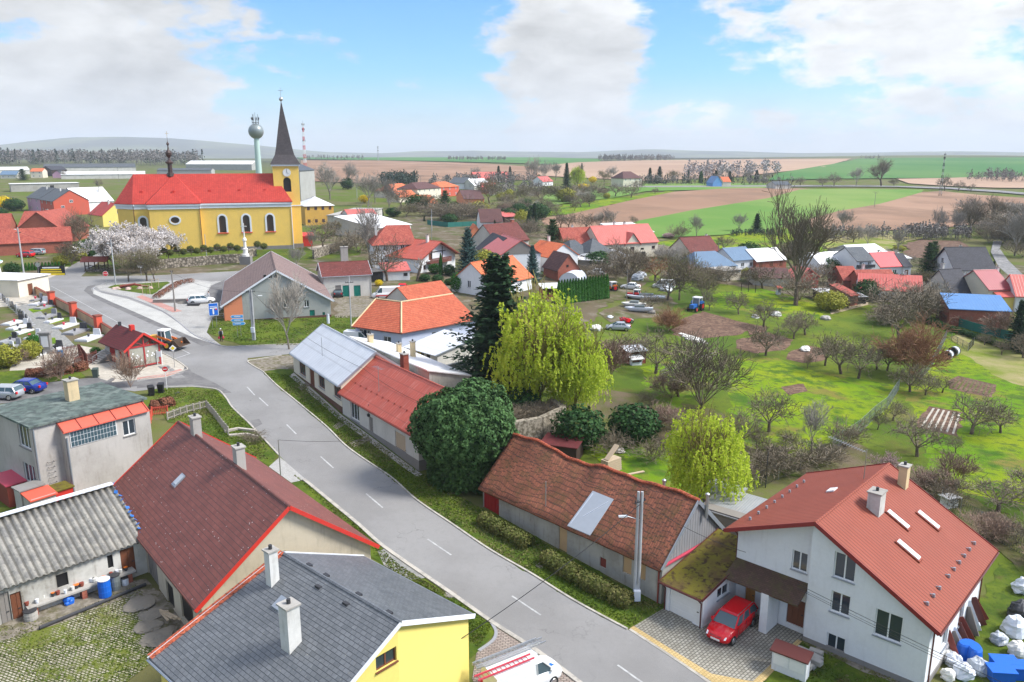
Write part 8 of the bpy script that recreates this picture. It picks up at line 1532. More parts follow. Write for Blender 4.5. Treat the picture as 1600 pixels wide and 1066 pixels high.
o=at('direction_sign','stack of three light blue arrow signs on two posts on the hall lawn','road sign',374,527,rad(14)); posts(o,[-.2,.25],2.2)
for i,(dr) in enumerate((-1,-1,1)):
 z0=3.0-i*.52; pts=[(-.8,z0-.22),(.8,z0-.22),(.8,z0+.22),(-.8,z0+.22)]; pts=[(-1.0,z0),(-.8,z0-.22),(.75,z0-.22),(.75,z0+.22),(-.8,z0+.22)] if dr<0 else [(-.75,z0-.22),(.8,z0-.22),(1.0,z0),(.8,z0+.22),(-.75,z0+.22)]
 s=plate(o,'arrow_plate',pts,'white_paint'); k=.92; plate(s,'arrow_face',[((x)*k,(z-z0)*.82+z0) for x,z in pts],'sign_light_blue',-.035,.01); plate(s,'text_line',rect(-.5,z0-.05,.35,z0+.05),'white_paint',-.05,.006)
o=at('priority_sign','white diamond sign on a grey post on the shelter pavement','road sign',273,575,rad(20)); posts(o,[0],2.7); plate(o,'sign_plate',ngon(0,2.5,.42,4),'white_paint'); plate(o,'sign_face',ngon(0,2.5,.24,4),'sign_yellow',-.035,.01)
o=at('road_sign','small red and white sign on a thin post beside the lawn corner','road sign',261,609,rad(20)); posts(o,[0],2.6,'white_paint'); plate(o,'sign_plate',ngon(0,2.4,.3,8),'sign_red'); plate(o,'white_bar',rect(-.18,2.36,.18,2.44),'white_paint',-.035,.01)
o=at('parking_sign','white and blue rectangular sign on a post before the pink shrub','road sign',99,588,rad(10)); posts(o,[0],2.9); plate(o,'sign_plate',rect(-.4,2.0,.4,3.2),'white_paint'); plate(o,'sign_face',rect(-.33,2.3,.33,3.12),'sign_light_blue',-.035,.01); plate(o,'sign_face',rect(-.2,2.08,.2,2.2),'sign_light_blue',-.035,.01); lettering(o,'P',.6,(0,-.052,2.7),'white_paint')
o=at('bus_stop_post','pair of thin white bus stop posts at the shelter corner','bus stop',250,571,0); posts(o,[-.3,.3],1.9,'white_paint',.05); plate(o,'timetable',rect(-.3,1.1,.3,1.8),'white_paint')
o=at('banner','yellow and black advertising banner on the corner fence','banner',81,431,rad(6)); posts(o,[-2.6,2.6],2.2); plate(o,'banner_sheet',rect(-2.6,.1,2.6,2.0),'black'); 
for i,(a,b,w) in enumerate(((1.5,1.75,1.6),(1.1,1.35,1.9),(.65,.9,2.),(.1,.5,2.5))): plate(o,'yellow_lettering_band',rect(-w,a,w,b),'sign_yellow' if i else 'white_paint',-.035,.01)
# people
def person(label,px,py,rz,joints,mats,extra=None,k=1.):
 o=bpy.data.objects.new('person',None); COL.objects.link(o); o.location=P(px,py); o.rotation_euler=(0,0,rz); o.scale=(k,k,k); tag(o,label,'person')
 V_,E_,R_=joints; me=bpy.data.meshes.new('body'); me.from_pydata(V_,E_,[]); b=bpy.data.objects.new('body',me); COL.objects.link(b); b.parent=o; me.materials.append(M[mats[0]])
 m=b.modifiers.new('skin','SKIN'); 
 if not me.skin_vertices: 
  try: me.attributes.new('x','FLOAT','POINT')
  except Exception: pass
 bm=bmesh.new(); bm.from_mesh(me); ly=bm.verts.layers.skin.verify()
 bm.verts.ensure_lookup_table()
 for v,r in zip(bm.verts,R_): v[ly].radius=(r,r) if not isinstance(r,tuple) else r; v[ly].use_root=False
 bm.verts[0][ly].use_root=True; bm.to_mesh(me); bm.free(); s=b.modifiers.new('sub','SUBSURF'); s.levels=s.render_levels=1; return o,b
def human(stride=.0,lean_=0.,arms=((.05,0),(-.05,0))):
 V_=[(0,0,.95),(0,lean_*.3,1.15),(0,lean_*.7,1.38),(0,lean_,1.50),(0,lean_*1.15,1.57),(0,lean_*1.25,1.66),(0,lean_*1.3,1.74)]; R_=[(.15,.11),(.14,.10),(.17,.10),(.07,.06),(.055,.055),(.085,.10),(.07,.085)]; E_=[(0,1),(1,2),(2,3),(3,4),(4,5),(5,6)]
 for sg,st in((-1,stride),(1,-stride)):
  n=len(V_); V_+=[(sg*.1,0,.88),(sg*.11,st*.5+.03,.48),(sg*.11,st*.9-.02,.08),(sg*.12,st*.9+.14,.04)]; R_+=[(.09,.09),(.06,.06),(.045,.045),(.035,.04)]; E_+=[(0,n),(n,n+1),(n+1,n+2),(n+2,n+3)]
 for sg,(ay,az) in zip((-1,1),arms):
  n=len(V_); V_+=[(sg*.19,lean_*.75,1.42),(sg*.24,lean_*.7+ay*.4,1.15),(sg*.25,lean_*.6+ay*1.2,.92+az)]; R_+=[.055,.042,.03]; E_+=[(2,n),(n,n+1),(n+1,n+2)]
  p=V_[n+2]; m=len(V_); V_+=[(p[0],p[1]+.01,p[2]-.07)]; R_+=[(.028,.018)]; E_+=[(n+2,m)]
  for f in range(4): V_+=[(p[0]+.006*f*sg,p[1]-.02+f*.018,p[2]-.115),(p[0]+.006*f*sg-.012*sg,p[1]-.02+f*.018,p[2]-.15-.008*(f%3))]; R_+=[.009,.008]; E_+=[(m,len(V_)-2),(len(V_)-2,len(V_)-1)]
  V_+=[(p[0]-.02*sg,p[1]+.045,p[2]-.085),(p[0]-.025*sg,p[1]+.05,p[2]-.115)]; R_+=[.010,.009]; E_+=[(m,len(V_)-2),(len(V_)-2,len(V_)-1)]
 return V_,E_,R_
def dress(o,coat,legs,hair,lean_=0.,stride=0.,skirt=False):
 mb=MB(); mb.lathe([(.17,.80),(.185,.95),(.165,1.15),(.20,1.38),(.13,1.47),(.075,1.5)],(0,lean_*.6,0),12,0,1.12,.78); obj('coat',mb,coat,o,smooth=True,weld=True)
 for sg,(st) in((-1,stride),(1,-stride)):
  mb=MB(); mb.tube((sg*.1,0,.9),(sg*.11,st*.5+.03,.48),.10,.075,8); mb.tube((sg*.11,st*.5+.03,.48),(sg*.11,st*.9-.02,.1),.075,.058,8); obj('trouser_leg',mb,legs,o)
  mb=MB(); mb.box(sg*.12-.05,st*.9-.08,0,sg*.12+.05,st*.9+.19,.09); obj('shoe',mb,'black',o)
 mb=MB(); mb.lathe([(.09,-.06),(.105,.0),(.10,.07),(.05,.115)],(0,lean_*1.3-.02,1.71),10); obj('hair',mb,hair,o,smooth=True,weld=True)
 mb=MB(); mb.tube((0,lean_*1.3+.09,1.66),(0,lean_*1.3+.115,1.655),.015,.008,5); mb.box(-.03,lean_*1.3+.085,1.615,.03,lean_*1.3+.095,1.625)
 for sg in(-1,1): mb.box(sg*.035-.012,lean_*1.3+.085,1.69,sg*.035+.012,lean_*1.3+.095,1.70); mb.box(sg*.09-.01,lean_*1.3-.01,1.65,sg*.09+.01,lean_*1.3+.02,1.70)
 obj('face_features',mb,'hair',o)
def sleeves(o,m,lean_,arms):
 for sg,(ay,az) in zip((-1,1),arms):
  mb=MB(); a,b,c=(sg*.18,lean_*.75,1.43),(sg*.24,lean_*.7+ay*.4,1.15),(sg*.25,lean_*.6+ay*1.15,.97+az); mb.tube(a,b,.072,.058,8); mb.tube(b,c,.058,.045,8); obj('sleeve',mb,m,o)
ar=((.1,0),(-.06,0)); o,b=person('person in black coat with white hair walking on the pavement with red bags',346,533,rad(200),human(.18,.05,ar),['skin']); dress(o,'cloth_black','cloth_black','white_paint',.05,.18); sleeves(o,'cloth_grey',.05,ar)
for sg,l in((-1,'red shopping bag in the left hand of the walking person'),(1,'red shopping bag in the right hand of the walking person')):
 x,y,z=P(346,533); c_,s_=math.cos(rad(200)),math.sin(rad(200)); bx,by=.27*sg,.1 if sg<0 else -.04; q=thing('shopping_bag',l,'bag',(x+bx*c_-by*s_,y+bx*s_+by*c_,z+.33),rad(200)); mb=MB(); mb.lathe([(.10,0),(.15,.08),(.14,.26),(.07,.36)],(0,0,0),8,0,1,.7); obj('bag_body',mb,'cloth_red',q); mb=MB(); mb.tube((-.05,0,.34),(0,0,.46),.008,.008,4); mb.tube((.05,0,.34),(0,0,.46),.008,.008,4); obj('bag_handle',mb,'cloth_red',q)
ar=((.35,.25),(.0,0)); o,b=person('person in grey jacket and dark trousers standing beside the white and blue car',327,471,rad(110),human(0,.02,ar),['skin']); dress(o,'cloth_grey','jeans','hair',.02,0); sleeves(o,'cloth_grey',.02,ar)
# cemetery wall and graves
cw=wallrun('cemetery_wall','low orange-cream cemetery wall along the road with brick posts',[(55,459),(82,474),(116,492),(154,514),(178,529)],1.25,.35,'ochre_plaster',cap='rust_brick')
for i,(a,b,l) in enumerate(((82,478,'red brick post, farthest of three along the cemetery wall'),(116,496,'red brick post, middle of three along the cemetery wall'),(155,518,'red brick post, nearest of three along the cemetery wall'))):
 o=at('brick_post',l,'wall post',a,b,rad(-40)); mb=MB(); mb.box(-.5,-.4,-.4,.5,.4,2.25); obj('post_body',mb,'red_post',o); mb=MB(); mb.box(-.58,-.48,2.25,.58,.48,2.4); obj('post_cap',mb,'rust_brick',o)
ga=math.atan2(g(131,505)[1]-g(97,516)[1],g(131,505)[0]-g(97,516)[0])
gr=[(62,476,'granite_white',3.2,1.7),(70,482,'granite_grey',3.4,1.3),(75,496,'granite_grey',3.2,1.5),(84,503,'granite_white',3.,1.1),(103,511,'granite_white',3.6,1.7),(119,520,'granite_grey',3.6,1.9),(140,530,'granite_white',3.6,1.9),(22,506,'granite_white',3.4,1.5),(29,513,'granite_white',3.4,1.3),(36,520,'granite_white',3.,1.2),(52,529,'granite_white',2.4,1.2),(12,535,'granite_grey',3.,1.3),(18,545,'granite_grey',3,1.2),(54,556,'granite_white',2.2,1.8),(14,548,'granite_white',1.5,1.),(84,548,'granite_white',2.6,1.6),(58,470,'granite_grey',2.4,1.)]
desc=['farthest grave beside the wall start, pale slab','second grave from the far wall end, grey slab','grave with grey slab before the middle lawn patch','grave with pale slab beside the grey one','wide white grave between the second lawn patch and wall','large grey double grave near the nearest brick post','large white grave beside the bus shelter roof','white grave left of the gravel path, farthest','white grave left of the gravel path, middle','white grave left of the gravel path, nearest','short white grave before the clipped green bush','flat grey grave at the far left','grey grave below the flat one at the left','white grave by the tall monument','small white grave at the left hedge','pale grave at the end of the gravel path','small grey grave in the wall corner']
for i,(a,b,m,L,w) in enumerate(gr):
 o=at('grave',desc[i],'grave',a,b,ga,'graves in the cemetery'); mb=MB(); mb.box(-L/2,-w/2,-.2,L/2,w/2,.28); mb.box(-L/2+.15,-w/2+.15,.28,L/2-.5,w/2-.15,.36); obj('slab',mb,m,o)
 mb=MB(); hx=L/2-.15; hm='granite_dark' if i%2 else m; mb.hexa([(hx-.1,-w*.3,.28),(hx+.1,-w*.3,.28),(hx+.1,w*.3,.28),(hx-.1,w*.3,.28)],[(hx-.08,-w*.25,1.15),(hx+.08,-w*.25,1.15),(hx+.08,w*.25,1.15),(hx-.08,w*.25,1.15)]); obj('headstone',mb,hm,o)
 mb=MB(); mb.lathe([(.12,0),(.16,.2),(.22,.3),(.1,.4)],(U(-.5,.3),U(-.3,.3),.36),7); obj('flower_vase',mb,['dark_metal','cloth_red','granite_dark'][i%3],o)
random.seed(4)
for i in range(16):
 a,b=2+i*3.1,468+i*2.75; o=at('headstone',['dark upright headstone in the old row left of the gravel path'][0],'headstone',a,b,rad(-45),'headstones in the old row'); mb=MB(); h=U(1.0,1.5); w=U(.25,.4); mb.box(-w,-.1,-.3,w,.1,h*.7); mb.hexa([(-w,-.1,h*.7),(w,-.1,h*.7),(w,.1,h*.7),(-w,.1,h*.7)],[(-w*.5,-.08,h),(w*.5,-.08,h),(w*.5,.08,h),(-w*.5,.08,h)]); obj('stone',mb,random.choice(['granite_dark','granite_grey','granite_dark']),o); mb=MB(); mb.box(-w-.1,-.25,-.3,w+.1,.6,.12); obj('base',mb,'granite_grey',o)
o=at('tomb_monument','tall grey tomb monument with white plaque in the cemetery','monument',74,552,rad(8)); mb=MB(); mb.box(-.9,-.5,-.3,.9,.5,.5); mb.box(-.6,-.35,.5,.6,.35,2.6); mb.box(-.75,-.45,2.6,.75,.45,2.8); obj('monument_body',mb,'plinth_grey',o); mb=MB(); mb.box(-.4,-.38,.9,.4,-.352,2.3); obj('plaque',mb,'granite_white',o)
for a,b,l in((62,558,'small dark grave cross left of the tall monument'),(88,552,'small dark grave lantern cross right of the tall monument'),(68,562,'black grave cross in front of the tall monument')):
 o=at('grave_cross',l,'cross',a,b,rad(10)); mb=MB(); mb.box(-.05,-.05,-.2,.05,.05,1.3); mb.box(-.35,-.045,.8,.35,.045,.9); obj('cross_body',mb,'black',o)
xfence('picket_fence','brown picket fence right part beside the cemetery stairs',[(126,556),(137,571),(152,566)],1.5,'rail_brown',2.,kind='picket'); xfence('picket_fence','brown picket fence left part behind the reddish hedge',[(100,560),(124,556),(131,572),(118,577)],1.5,'rail_brown',2.,kind='picket')
o=at('stairs','pale concrete cemetery steps with steel handrail beside the shelter','stairs',158,564,rad(-38)); mb=MB()
for i in range(8): mb.box(-1.2,-1.6+i*.32,-.6,1.2,1.4,.15*i+.05)
obj('steps',mb,'concrete',o); mb=MB(); mb.bar((1.3,-1.6,1.0),(1.3,1.2,2.2),.05); mb.bar((1.3,-1.6,0),(1.3,-1.6,1.),.05); mb.bar((1.3,1.2,1.),(1.3,1.2,2.2),.05); obj('handrail',mb,'steel',o)
# bins
def bin_(label,px,py,rz,m='rubber_green'):
 o=at('wheelie_bin',label,'bin',px,py,rz); mb=MB(); mb.hexa([(-.25,-.3,.05),(.25,-.3,.05),(.25,.3,.05),(-.25,.3,.05)],[(-.32,-.38,1.0),(.32,-.38,1.0),(.32,.38,1.0),(-.32,.38,1.0)]); obj('bin_body',mb,m,o); mb=MB(); mb.hexa([(-.34,-.4,1.0),(.34,-.4,1.0),(.34,.42,1.0),(-.34,.42,1.0)],[(-.3,-.36,1.08),(.3,-.36,1.08),(.3,.42,1.12),(-.3,.42,1.12)]); obj('lid',mb,m,o); mb=MB(); mb.tube((-.32,.3,.1),(.32,.3,.1),.1,.1,8); obj('wheels',mb,'black',o)
bin_('dark wheelie bin on the pavement below the cemetery stairs',150,590,.3); bin_('black wheelie bin behind the flat roof at the lawn corner',252,614,.2,'black'); bin_('dark wheelie bin left of the black one',237,618,.6,'black')
# square furniture
o=at('rock_bed','island rock bed with pinkish stones and a brown log feature','rock bed',210,452,.1); random.seed(8)
for i in range(9): mb=MB(); x,y=U(-3.5,3.5),U(-.9,.9); mb.lathe([(.5,-.2),(.6,.1),(.4,.4),(.1,.5)],(x,y,0),7,0,U(.7,1.4),U(.5,1)); obj('stone',mb,'pave_stone_pink',o)
mb=MB(); mb.tube((-2.5,.2,.5),(.2,.3,.9),.28,.2,8); mb.tube((.1,.3,.8),(2.3,.1,.5),.2,.15,8); obj('log',mb,'rust_red',o)
for (a,b,l) in((229,461,'pale wooden support frame, left, on the island lawn tip'),(243,451,'pale wooden stake frame, right, on the island lawn')):
 o=at('tree_stake_frame',l,'tree support',a,b,.2); mb=MB()
 for x in(-.6,.6): mb.tube((x,0,-.2),(x,0,1.9),.05,.05,6)
 mb.bar((-.6,0,1.7),(.6,0,1.7),.07); mb.bar((-.6,0,1.2),(.6,0,1.2),.07); obj('stakes',mb,'pale_wood',o); mb=MB(); mb.tube((0,0,-.1),(0,0,2.2),.04,.02,6); obj('sapling',mb,'bark',o)
o=at('planter_bench','long weathered wooden planter bench beside the banded pole','bench',266,473,rad(12)); mb=MB(); mb.box(-2.6,-.5,0,2.6,-.4,.55); mb.box(-2.6,.4,0,2.6,.5,.55); mb.box(-2.6,-.4,0,-2.5,.4,.55); mb.box(2.5,-.4,0,2.6,.4,.55); obj('planter_box',mb,'grey_wood',o); mb=MB(); mb.box(-2.6,-.55,.56,2.6,-.15,.62); obj('seat',mb,'grey_wood',o)
o=at('timber_pile','pile of weathered timber and poles before the white-blue car','timber',294,474,rad(30)); 
for i in range(7): mb=MB(); mb.bar((-1.6+U(-.2,.2),-.6+i*.2,.1),(1.4,-.6+i*.2+U(-.3,.3),.15+.12*i),.12); obj('beam',mb,'grey_wood',o)
o=at('dark_crate','flat dark crate lying on the paving before the white-blue car','crate',303,478,rad(8)); mb=MB(); mb.box(-.9,-.5,0,.9,.5,.35); obj('crate_body',mb,'dark_metal',o); mb=MB(); mb.box(-.95,-.55,.355,.95,.55,.42); obj('crate_lid',mb,'dark_metal',o)
xfence('bike_rack','row of metal hoops on the paving by the orange corner',[(342,482),(350,474),(356,468)],.9,'steel',.7,kind='rail',cat='bike rack')
xfence('steel_railing','low steel railing at the hall lawn edge',[(334,498),(350,497),(361,498)],.8,'steel',2,kind='rail',cat='railing')
o=at('hydrant_post','white short post with lamp at the corner of the hall','post',513,506,0); mb=MB(); mb.tube((0,0,-.2),(0,0,1.4),.22,.22,10); obj('post_body',mb,'white_plastic',o); mb=MB(); mb.lathe([(.26,0),(.2,.15),(.05,.2)],(0,0,1.4),10); obj('post_cap',mb,'steel',o)
# pierced concrete garden wall on the west verge
xfence('pierced_wall','low zigzag pale concrete block wall on the west lawn',[(262,657),(292,646),(323,638)],.9,'pale_block',.8,kind='picket'); xfence('pierced_wall','short pale concrete wall going down to the verge behind maroon roof',[(323,638),(335,652),(347,668),(357,680)],.9,'pale_block',.8,kind='picket')
xfence('iron_railing','small rusty pink iron railing at the flat house corner',[(234,668),(238,650),(262,648)],1.,'tin_red',1.,kind='picket')
kerb('kerb_garden_upper',[(351,676),(372,672),(398,675)],h=.25,w=.3,mat='pale_block',sm=False); kerb('kerb_garden_lower',[(358,682),(385,680),(402,684)],h=.2,w=.3,mat='pale_block',sm=False)
# white house yard
o=at('meter_cabinet','white meter cabinet with brown sloping top in front of the white house','cabinet',1234,1052,rad(-38)); mb=MB(); mb.box(-1.0,-.35,-.3,1.0,.35,1.35); obj('cabinet_body',mb,'white_wall',o); mb=MB(); mb.slab([(-1.12,-.5,1.3),(1.12,-.5,1.3),(1.12,.45,1.55),(-1.12,.45,1.55)],.08); obj('cabinet_roof',mb,'gutter_brown',o); mb=MB(); mb.box(-.9,-.38,.5,-.05,-.352,1.2); mb.box(.05,-.38,.5,.9,-.352,1.2); obj('cabinet_doors',mb,'white_paint',o)
random.seed(12)
for i in range(14):
 a,b=1247+(i%4)*9+U(-2,2),1028+(i//4)*7+U(-2,2); x,y,z=P(a,b); o=thing('concrete_block','weathered grey concrete block in the pile behind the meter cabinet','block',(x,y,z+.27*(i%2)),U(-.9,-.5),'concrete blocks behind the cabinet'); mb=MB(); mb.box(-.4,-.2,0,.4,.2,.25); mb.box(-.38,-.18,.252,.38,.18,.27); obj('block_body',mb,'concrete',o)
def lump(name,label,px,py,r,m,cat,h=1.,group=None,dz=0.,sq=1.):
 x,y,z=P(px,py); o=thing(name,label,cat,(x,y,z+dz),U(0,3),group); mb=MB(); s=U(0,99)
 def f(u,v):
  a,b=2*PI*u,PI*v; d=Vector((math.cos(a)*math.sin(b),math.sin(a)*math.sin(b),-math.cos(b))); k=r*(1+.35*noise.noise(d*1.7+Vector((s,0,0)))+.16*noise.noise(d*5+Vector((s,0,0)))); return (d.x*k,d.y*k*sq,max(0,(d.z*k+r*.55))*h)
 mb.grid(f,18,12); obj('lump_body',mb,m,o,weld=True); return o
for i,(a,b,r,m,l) in enumerate([(1497,1015,.55,'white_plastic','white plastic sack by the white house wall, farthest'),(1490,1040,.6,'white_plastic','white plastic sack below the blue sheets'),(1478,1030,.5,'dove_white','dirty white sack leaning on the house wall'),(1505,1058,.7,'white_plastic','large white bag at the bottom under the cables'),(1528,1050,.7,'tarp_grey','grey crumpled tarpaulin right of large white bag'),(1480,1060,.5,'dove_white','small rubble sack near the downpipe foot'),(1522,980,.4,'white_plastic','small white bag at the end of the house wall'),(1585,990,.95,'white_plastic','big white plastic covered heap at the right edge'),(1560,1005,.6,'tarp_grey','greyish sack left of the white covered heap'),(1590,1025,.7,'dove_white','pale sack at right edge above blue boxes'),(1592,965,.9,'dark_metal','dark green covered mound at the right edge'),(1597,925,.8,'white_plastic','white netting bundle in the bushes at the right edge')]): lump('sack',l,a,b,r*.82,m,'sack')
for i,(a,b,l) in enumerate(((1508,1026,'upturned blue plastic tub beside the house wall, left'),(1520,1032,'upturned blue plastic tub beside the house wall, right'))): o=at('plastic_tub',l,'tub',a,b,.3+i); mb=MB(); mb.lathe([(.5,0),(.62,.05),(.5,.9),(.42,1.0)],(0,0,0),16,0,1.2,.8); obj('tub_body',mb,'blue_plastic',o); mb=MB(); mb.lathe([(.68,0),(.7,.06),(.62,.1)],(0,0,0),16,0,1.2,.8); obj('tub_rim',mb,'blue_plastic',o)
for i,(a,b,l) in enumerate(((1567,1050,'bright blue plastic box at the bottom right, left one'),(1590,1058,'bright blue plastic box at the bottom right, right one'),(1562,1064,'bright blue plastic box cut by the bottom edge'))): o=at('plastic_box',l,'box',a,b,-.1,None,1.0); mb=MB(); mb.hexa([(-.6,-.4,0),(.6,-.4,0),(.6,.4,0),(-.6,.4,0)],[(-.68,-.45,.8),(.68,-.45,.8),(.68,.45,.8),(-.68,.45,.8)]); obj('box_body',mb,'blue_plastic',o); mb=MB(); mb.box(-.72,-.5,.8,.72,.5,.86); obj('box_rim',mb,'blue_plastic',o)
for i in range(9):
 a,b=1500+i*5,1035-i*8; x,y,z=P(a,b); o=thing('leaning_board',['rusty sheet','grey board','white board','brown board'][i%4]+' leaning on the side wall of white house, number %s from the front'%['one','two','three','four','five','six','seven','eight','nine'][i],'board',(x,y,z),rad(45)); mb=MB(); mb.bar((0,.1,0),(U(-.4,.4),.9,U(1.2,2.)),.04,U(.3,.8)); obj('board_body',mb,['rust_red','grey_wood','white_plastic','gutter_brown'][i%4],o); mb=MB(); mb.bar((.1,.1,0),(.3,.9,1.1),.05,.08); obj('batten',mb,'grey_wood',o)
o=at('white_hives','white box-like beehive stand in the bushes behind the white house','beehive',1482,792,rad(20)); mb=MB(); mb.box(-.6,-.4,0,-.05,.4,1.0); mb.box(.05,-.4,0,.6,.4,.85); obj('hive_body',mb,'white_paint',o); mb=MB(); mb.slab([(-.8,-.55,1.0),(.8,-.55,.9),(.8,.55,.9),(-.8,.55,1.0)],.08); obj('hive_roof',mb,'white_paint',o)
# yard bottom left
def barrel(label,px,py,m,r=.3,h=.9,dz=0.):
 x,y,z=P(px,py); o=thing('barrel',label,'barrel',(x,y,z+dz)); mb=MB(); mb.lathe([(r*.92,0),(r,.06),(r,h*.32),(r*1.04,h*.35),(r,h*.38),(r,h*.64),(r*1.04,h*.67),(r,h*.7),(r*.95,h)],(0,0,0),16); obj('barrel_body',mb,m,o,weld=True); mb=MB(); mb.lathe([(r*1.02,h),(r*1.02,h+.05),(r*.9,h+.06)],(0,0,0),16); obj('lid',mb,'dark_metal' if m!='blue_plastic' else 'white_plastic',o)
barrel('blue plastic barrel standing by the corrugated shed wall','164','932','blue_plastic') if False else barrel('blue plastic barrel standing by the corrugated shed wall',165,932,'blue_plastic',.38,1.2)
barrel('blue-grey metal barrel right of the blue one',181,921,'tank_grey',.33,1.0); barrel('small white bucket left of the shed doorway',124,928,'white_plastic',.2,.4); barrel('pale concrete trough tub at the lower left',49,968,'concrete',.38,.6); barrel('white bucket beside the open door of the shed',196,914,'white_plastic',.22,.5); barrel('small white barrel on the concrete bench',137,925,'white_plastic',.17,.4)
lump('ball','bright blue ball under the concrete bench in the yard',108,943,.32,'blue_plastic','ball')
o=at('workbench','long concrete bench cluttered with pots along the shed wall','bench',130,932,rad(46)); mb=MB(); mb.box(-3.2,-.45,.6,3.2,.45,.72); obj('bench_top',mb,'concrete',o)
for x in(-2.8,0,2.8): mb=MB(); mb.box(x-.15,-.4,-.3,x+.15,.4,.6); obj('leg',mb,'brick',o)
random.seed(31)
for i in range(16):
 o=thing('yard_pot',['small clay pot','enamel pot','white pot','dark tin'][i%4]+' among the clutter on the concrete bench','pot',(0,0,0),0,'pots on the concrete bench'); x,y,z=P(130,932); t=-2.9+i*.38; o.location=(x+t*math.cos(rad(46))+U(-.15,.15),y+t*math.sin(rad(46))+U(-.2,.2),z+.72); r=U(.09,.17); mb=MB(); mb.lathe([(r*.7,0),(r,.1),(r,.22),(r*.9,.26)],(0,0,0),9); obj('pot_body',mb,['rust_brick','white_plastic','dove_white','dark_metal'][i%4],o); mb=MB(); mb.lathe([(r*1.08,0),(r*1.08,.03)],(0,0,.24),9); obj('pot_rim',mb,['rust_red','white_plastic','dove_white','orange_paint'][i%4],o)
o=at('gutter_pipe','long dark drainpipe lying across the yard edge','pipe',150,962,0); a=Vector(P(62,985))-Vector(P(150,962)); b=Vector(P(228,916))-Vector(P(150,962)); mb=MB(); mb.tube(a+Vector((0,0,.15)),b+Vector((0,0,.15)),.11,.11,8); obj('pipe_body',mb,'dark_metal',o); mb=MB(); mb.tube(a.lerp(b,.5)+Vector((0,0,.15)),a.lerp(b,.52)+Vector((0,0,.15)),.14,.14,8); obj('pipe_joint',mb,'dark_metal',o)
for i in range(5): x,y,z=P(255+i*4,968+i*3); o=thing('plank','loose pale plank in the pile beside the beige wall of the yard','plank',(x,y,z+.12*i),U(-1.3,-.8),'planks by the beige wall'); mb=MB(); mb.bar((-1,0,.1),(1.1,.1,.5+.1*(i%2)),.14,.05); mb.bar((-1,.02,.16),(-.8,.03,.2),.14,.05); obj('plank_body',mb,'pale_wood',o)
for i,(a,b,r) in enumerate(((218,945,.9),(235,962,.7),(228,980,.8),(244,998,.9),(262,985,.5))): lump('rubble_heap',['flat grey stone slab at the yard corner','second stone slab along the yard edge','third stone slab along the yard edge','fourth stone slab nearest the verge tiles','small earth heap by the planks'][i],a,b,r,'pave_stone_dull','stone',.13)
# gardens
def hut(name,label,px,py,rz,w,d,h,rm,wm,cat='hutch',open_=True):
 o=at(name,label,cat,px,py,rz); mb=MB(); mb.box(-w/2,d/2-.1,-.2,w/2,d/2,h); mb.box(-w/2,-d/2,-.2,-w/2+.1,d/2,h); mb.box(w/2-.1,-d/2,-.2,w/2,d/2,h); mb.box(-w/2,-d/2,-.2,w/2,-d/2+.1,h*(.45 if open_ else 1)); obj('wall',mb,wm,o); mb=MB(); mb.slab([(-w/2-.2,-d/2-.3,h-.05),(w/2+.2,-d/2-.3,h-.05),(w/2+.2,d/2+.2,h+.35),(-w/2-.2,d/2+.2,h+.35)],.07); obj('roof',mb,rm,o); return o
hut('rabbit_hutch','dark little hutch with pale sheet roof in the middle of gardens',990,566,rad(20),2.8,1.8,1.8,'white_metal','rust_red'); hut('feeding_table','low white table-like box in front of the hutch',993,570,rad(20),1.6,.8,.9,'white_roof','white_plastic','box')
hut('garden_shed','brown garden shed with salmon-white roof beside the thuja row',862,466,rad(10),4.2,3.2,2.2,'white_roof','brick','shed'); hut('bird_house_shed','tiny red topped feeder on the meadow left of huge tree',1216,461,.2,.8,.8,1.5,'tin_red','white_plastic','feeder')
hut('hay_rack','low dark shed under the garage roofs by the olive shrub',1333,474,rad(10),4,2.5,1.5,'grey_sheet','black','shed')
o=at('polytunnel','white plastic polytunnel behind the thuja row','greenhouse',895,441,rad(70)); mb=MB(); mb.grid(lambda u,v:(-3+6*u,2.3*math.cos(PI*v),2.4*math.sin(PI*v)),6,12); mb.face([(-3,2.3*math.cos(PI*i/12),2.4*math.sin(PI*i/12)) for i in range(13)]); mb.face([(3,2.3*math.cos(PI*i/12),2.4*math.sin(PI*i/12)) for i in range(12,-1,-1)]); obj('cover',mb,'white_plastic',o); mb=MB()
for x in(-3.02,-1,1,3.02): 
 for i in range(12): mb.tube((x,2.32*math.cos(PI*i/12),2.42*math.sin(PI*i/12)),(x,2.32*math.cos(PI*(i+1)/12),2.42*math.sin(PI*(i+1)/12)),.04,.04,4,0,False)
obj('hoops',mb,'steel',o)
def boat(label,px,py,rz,L=5.,w=1.1,m='white_plastic'):
 o=at('boat_hull',label,'boat',px,py,rz); mb=MB(); S=[(0,.5,.5),(.25,.95,.15),(.55,1.,.1),(.8,.75,.2),(1.,.05,.7)]; R_=[[(L*(t-.5),w*f*math.cos(a),.9-(.9-zb)*math.sin(a)) for a in (PI*i/8 for i in range(9))] for t,f,zb in S]
 for A_,B_ in zip(R_,R_[1:]):
  for i in range(8): mb.face([A_[i],A_[i+1],B_[i+1],B_[i]])
 mb.face(R_[0]); mb.face([r[0] for r in R_]+[r[-1] for r in R_[::-1]]); obj('hull',mb,m,o); mb=MB(); mb.box(-L*.2,-.5,.85,L*.15,.5,1.3); obj('cockpit',mb,'tank_grey',o)
boat('white boat hull on the yard among bare trees',1008,469,rad(165),7.5,1.3); boat('white narrow hull below the boat',998,488,rad(170),5,.7); boat('pale wreck trailer in front of the hull',990,481,rad(160),4.5,1.,'dove_white')
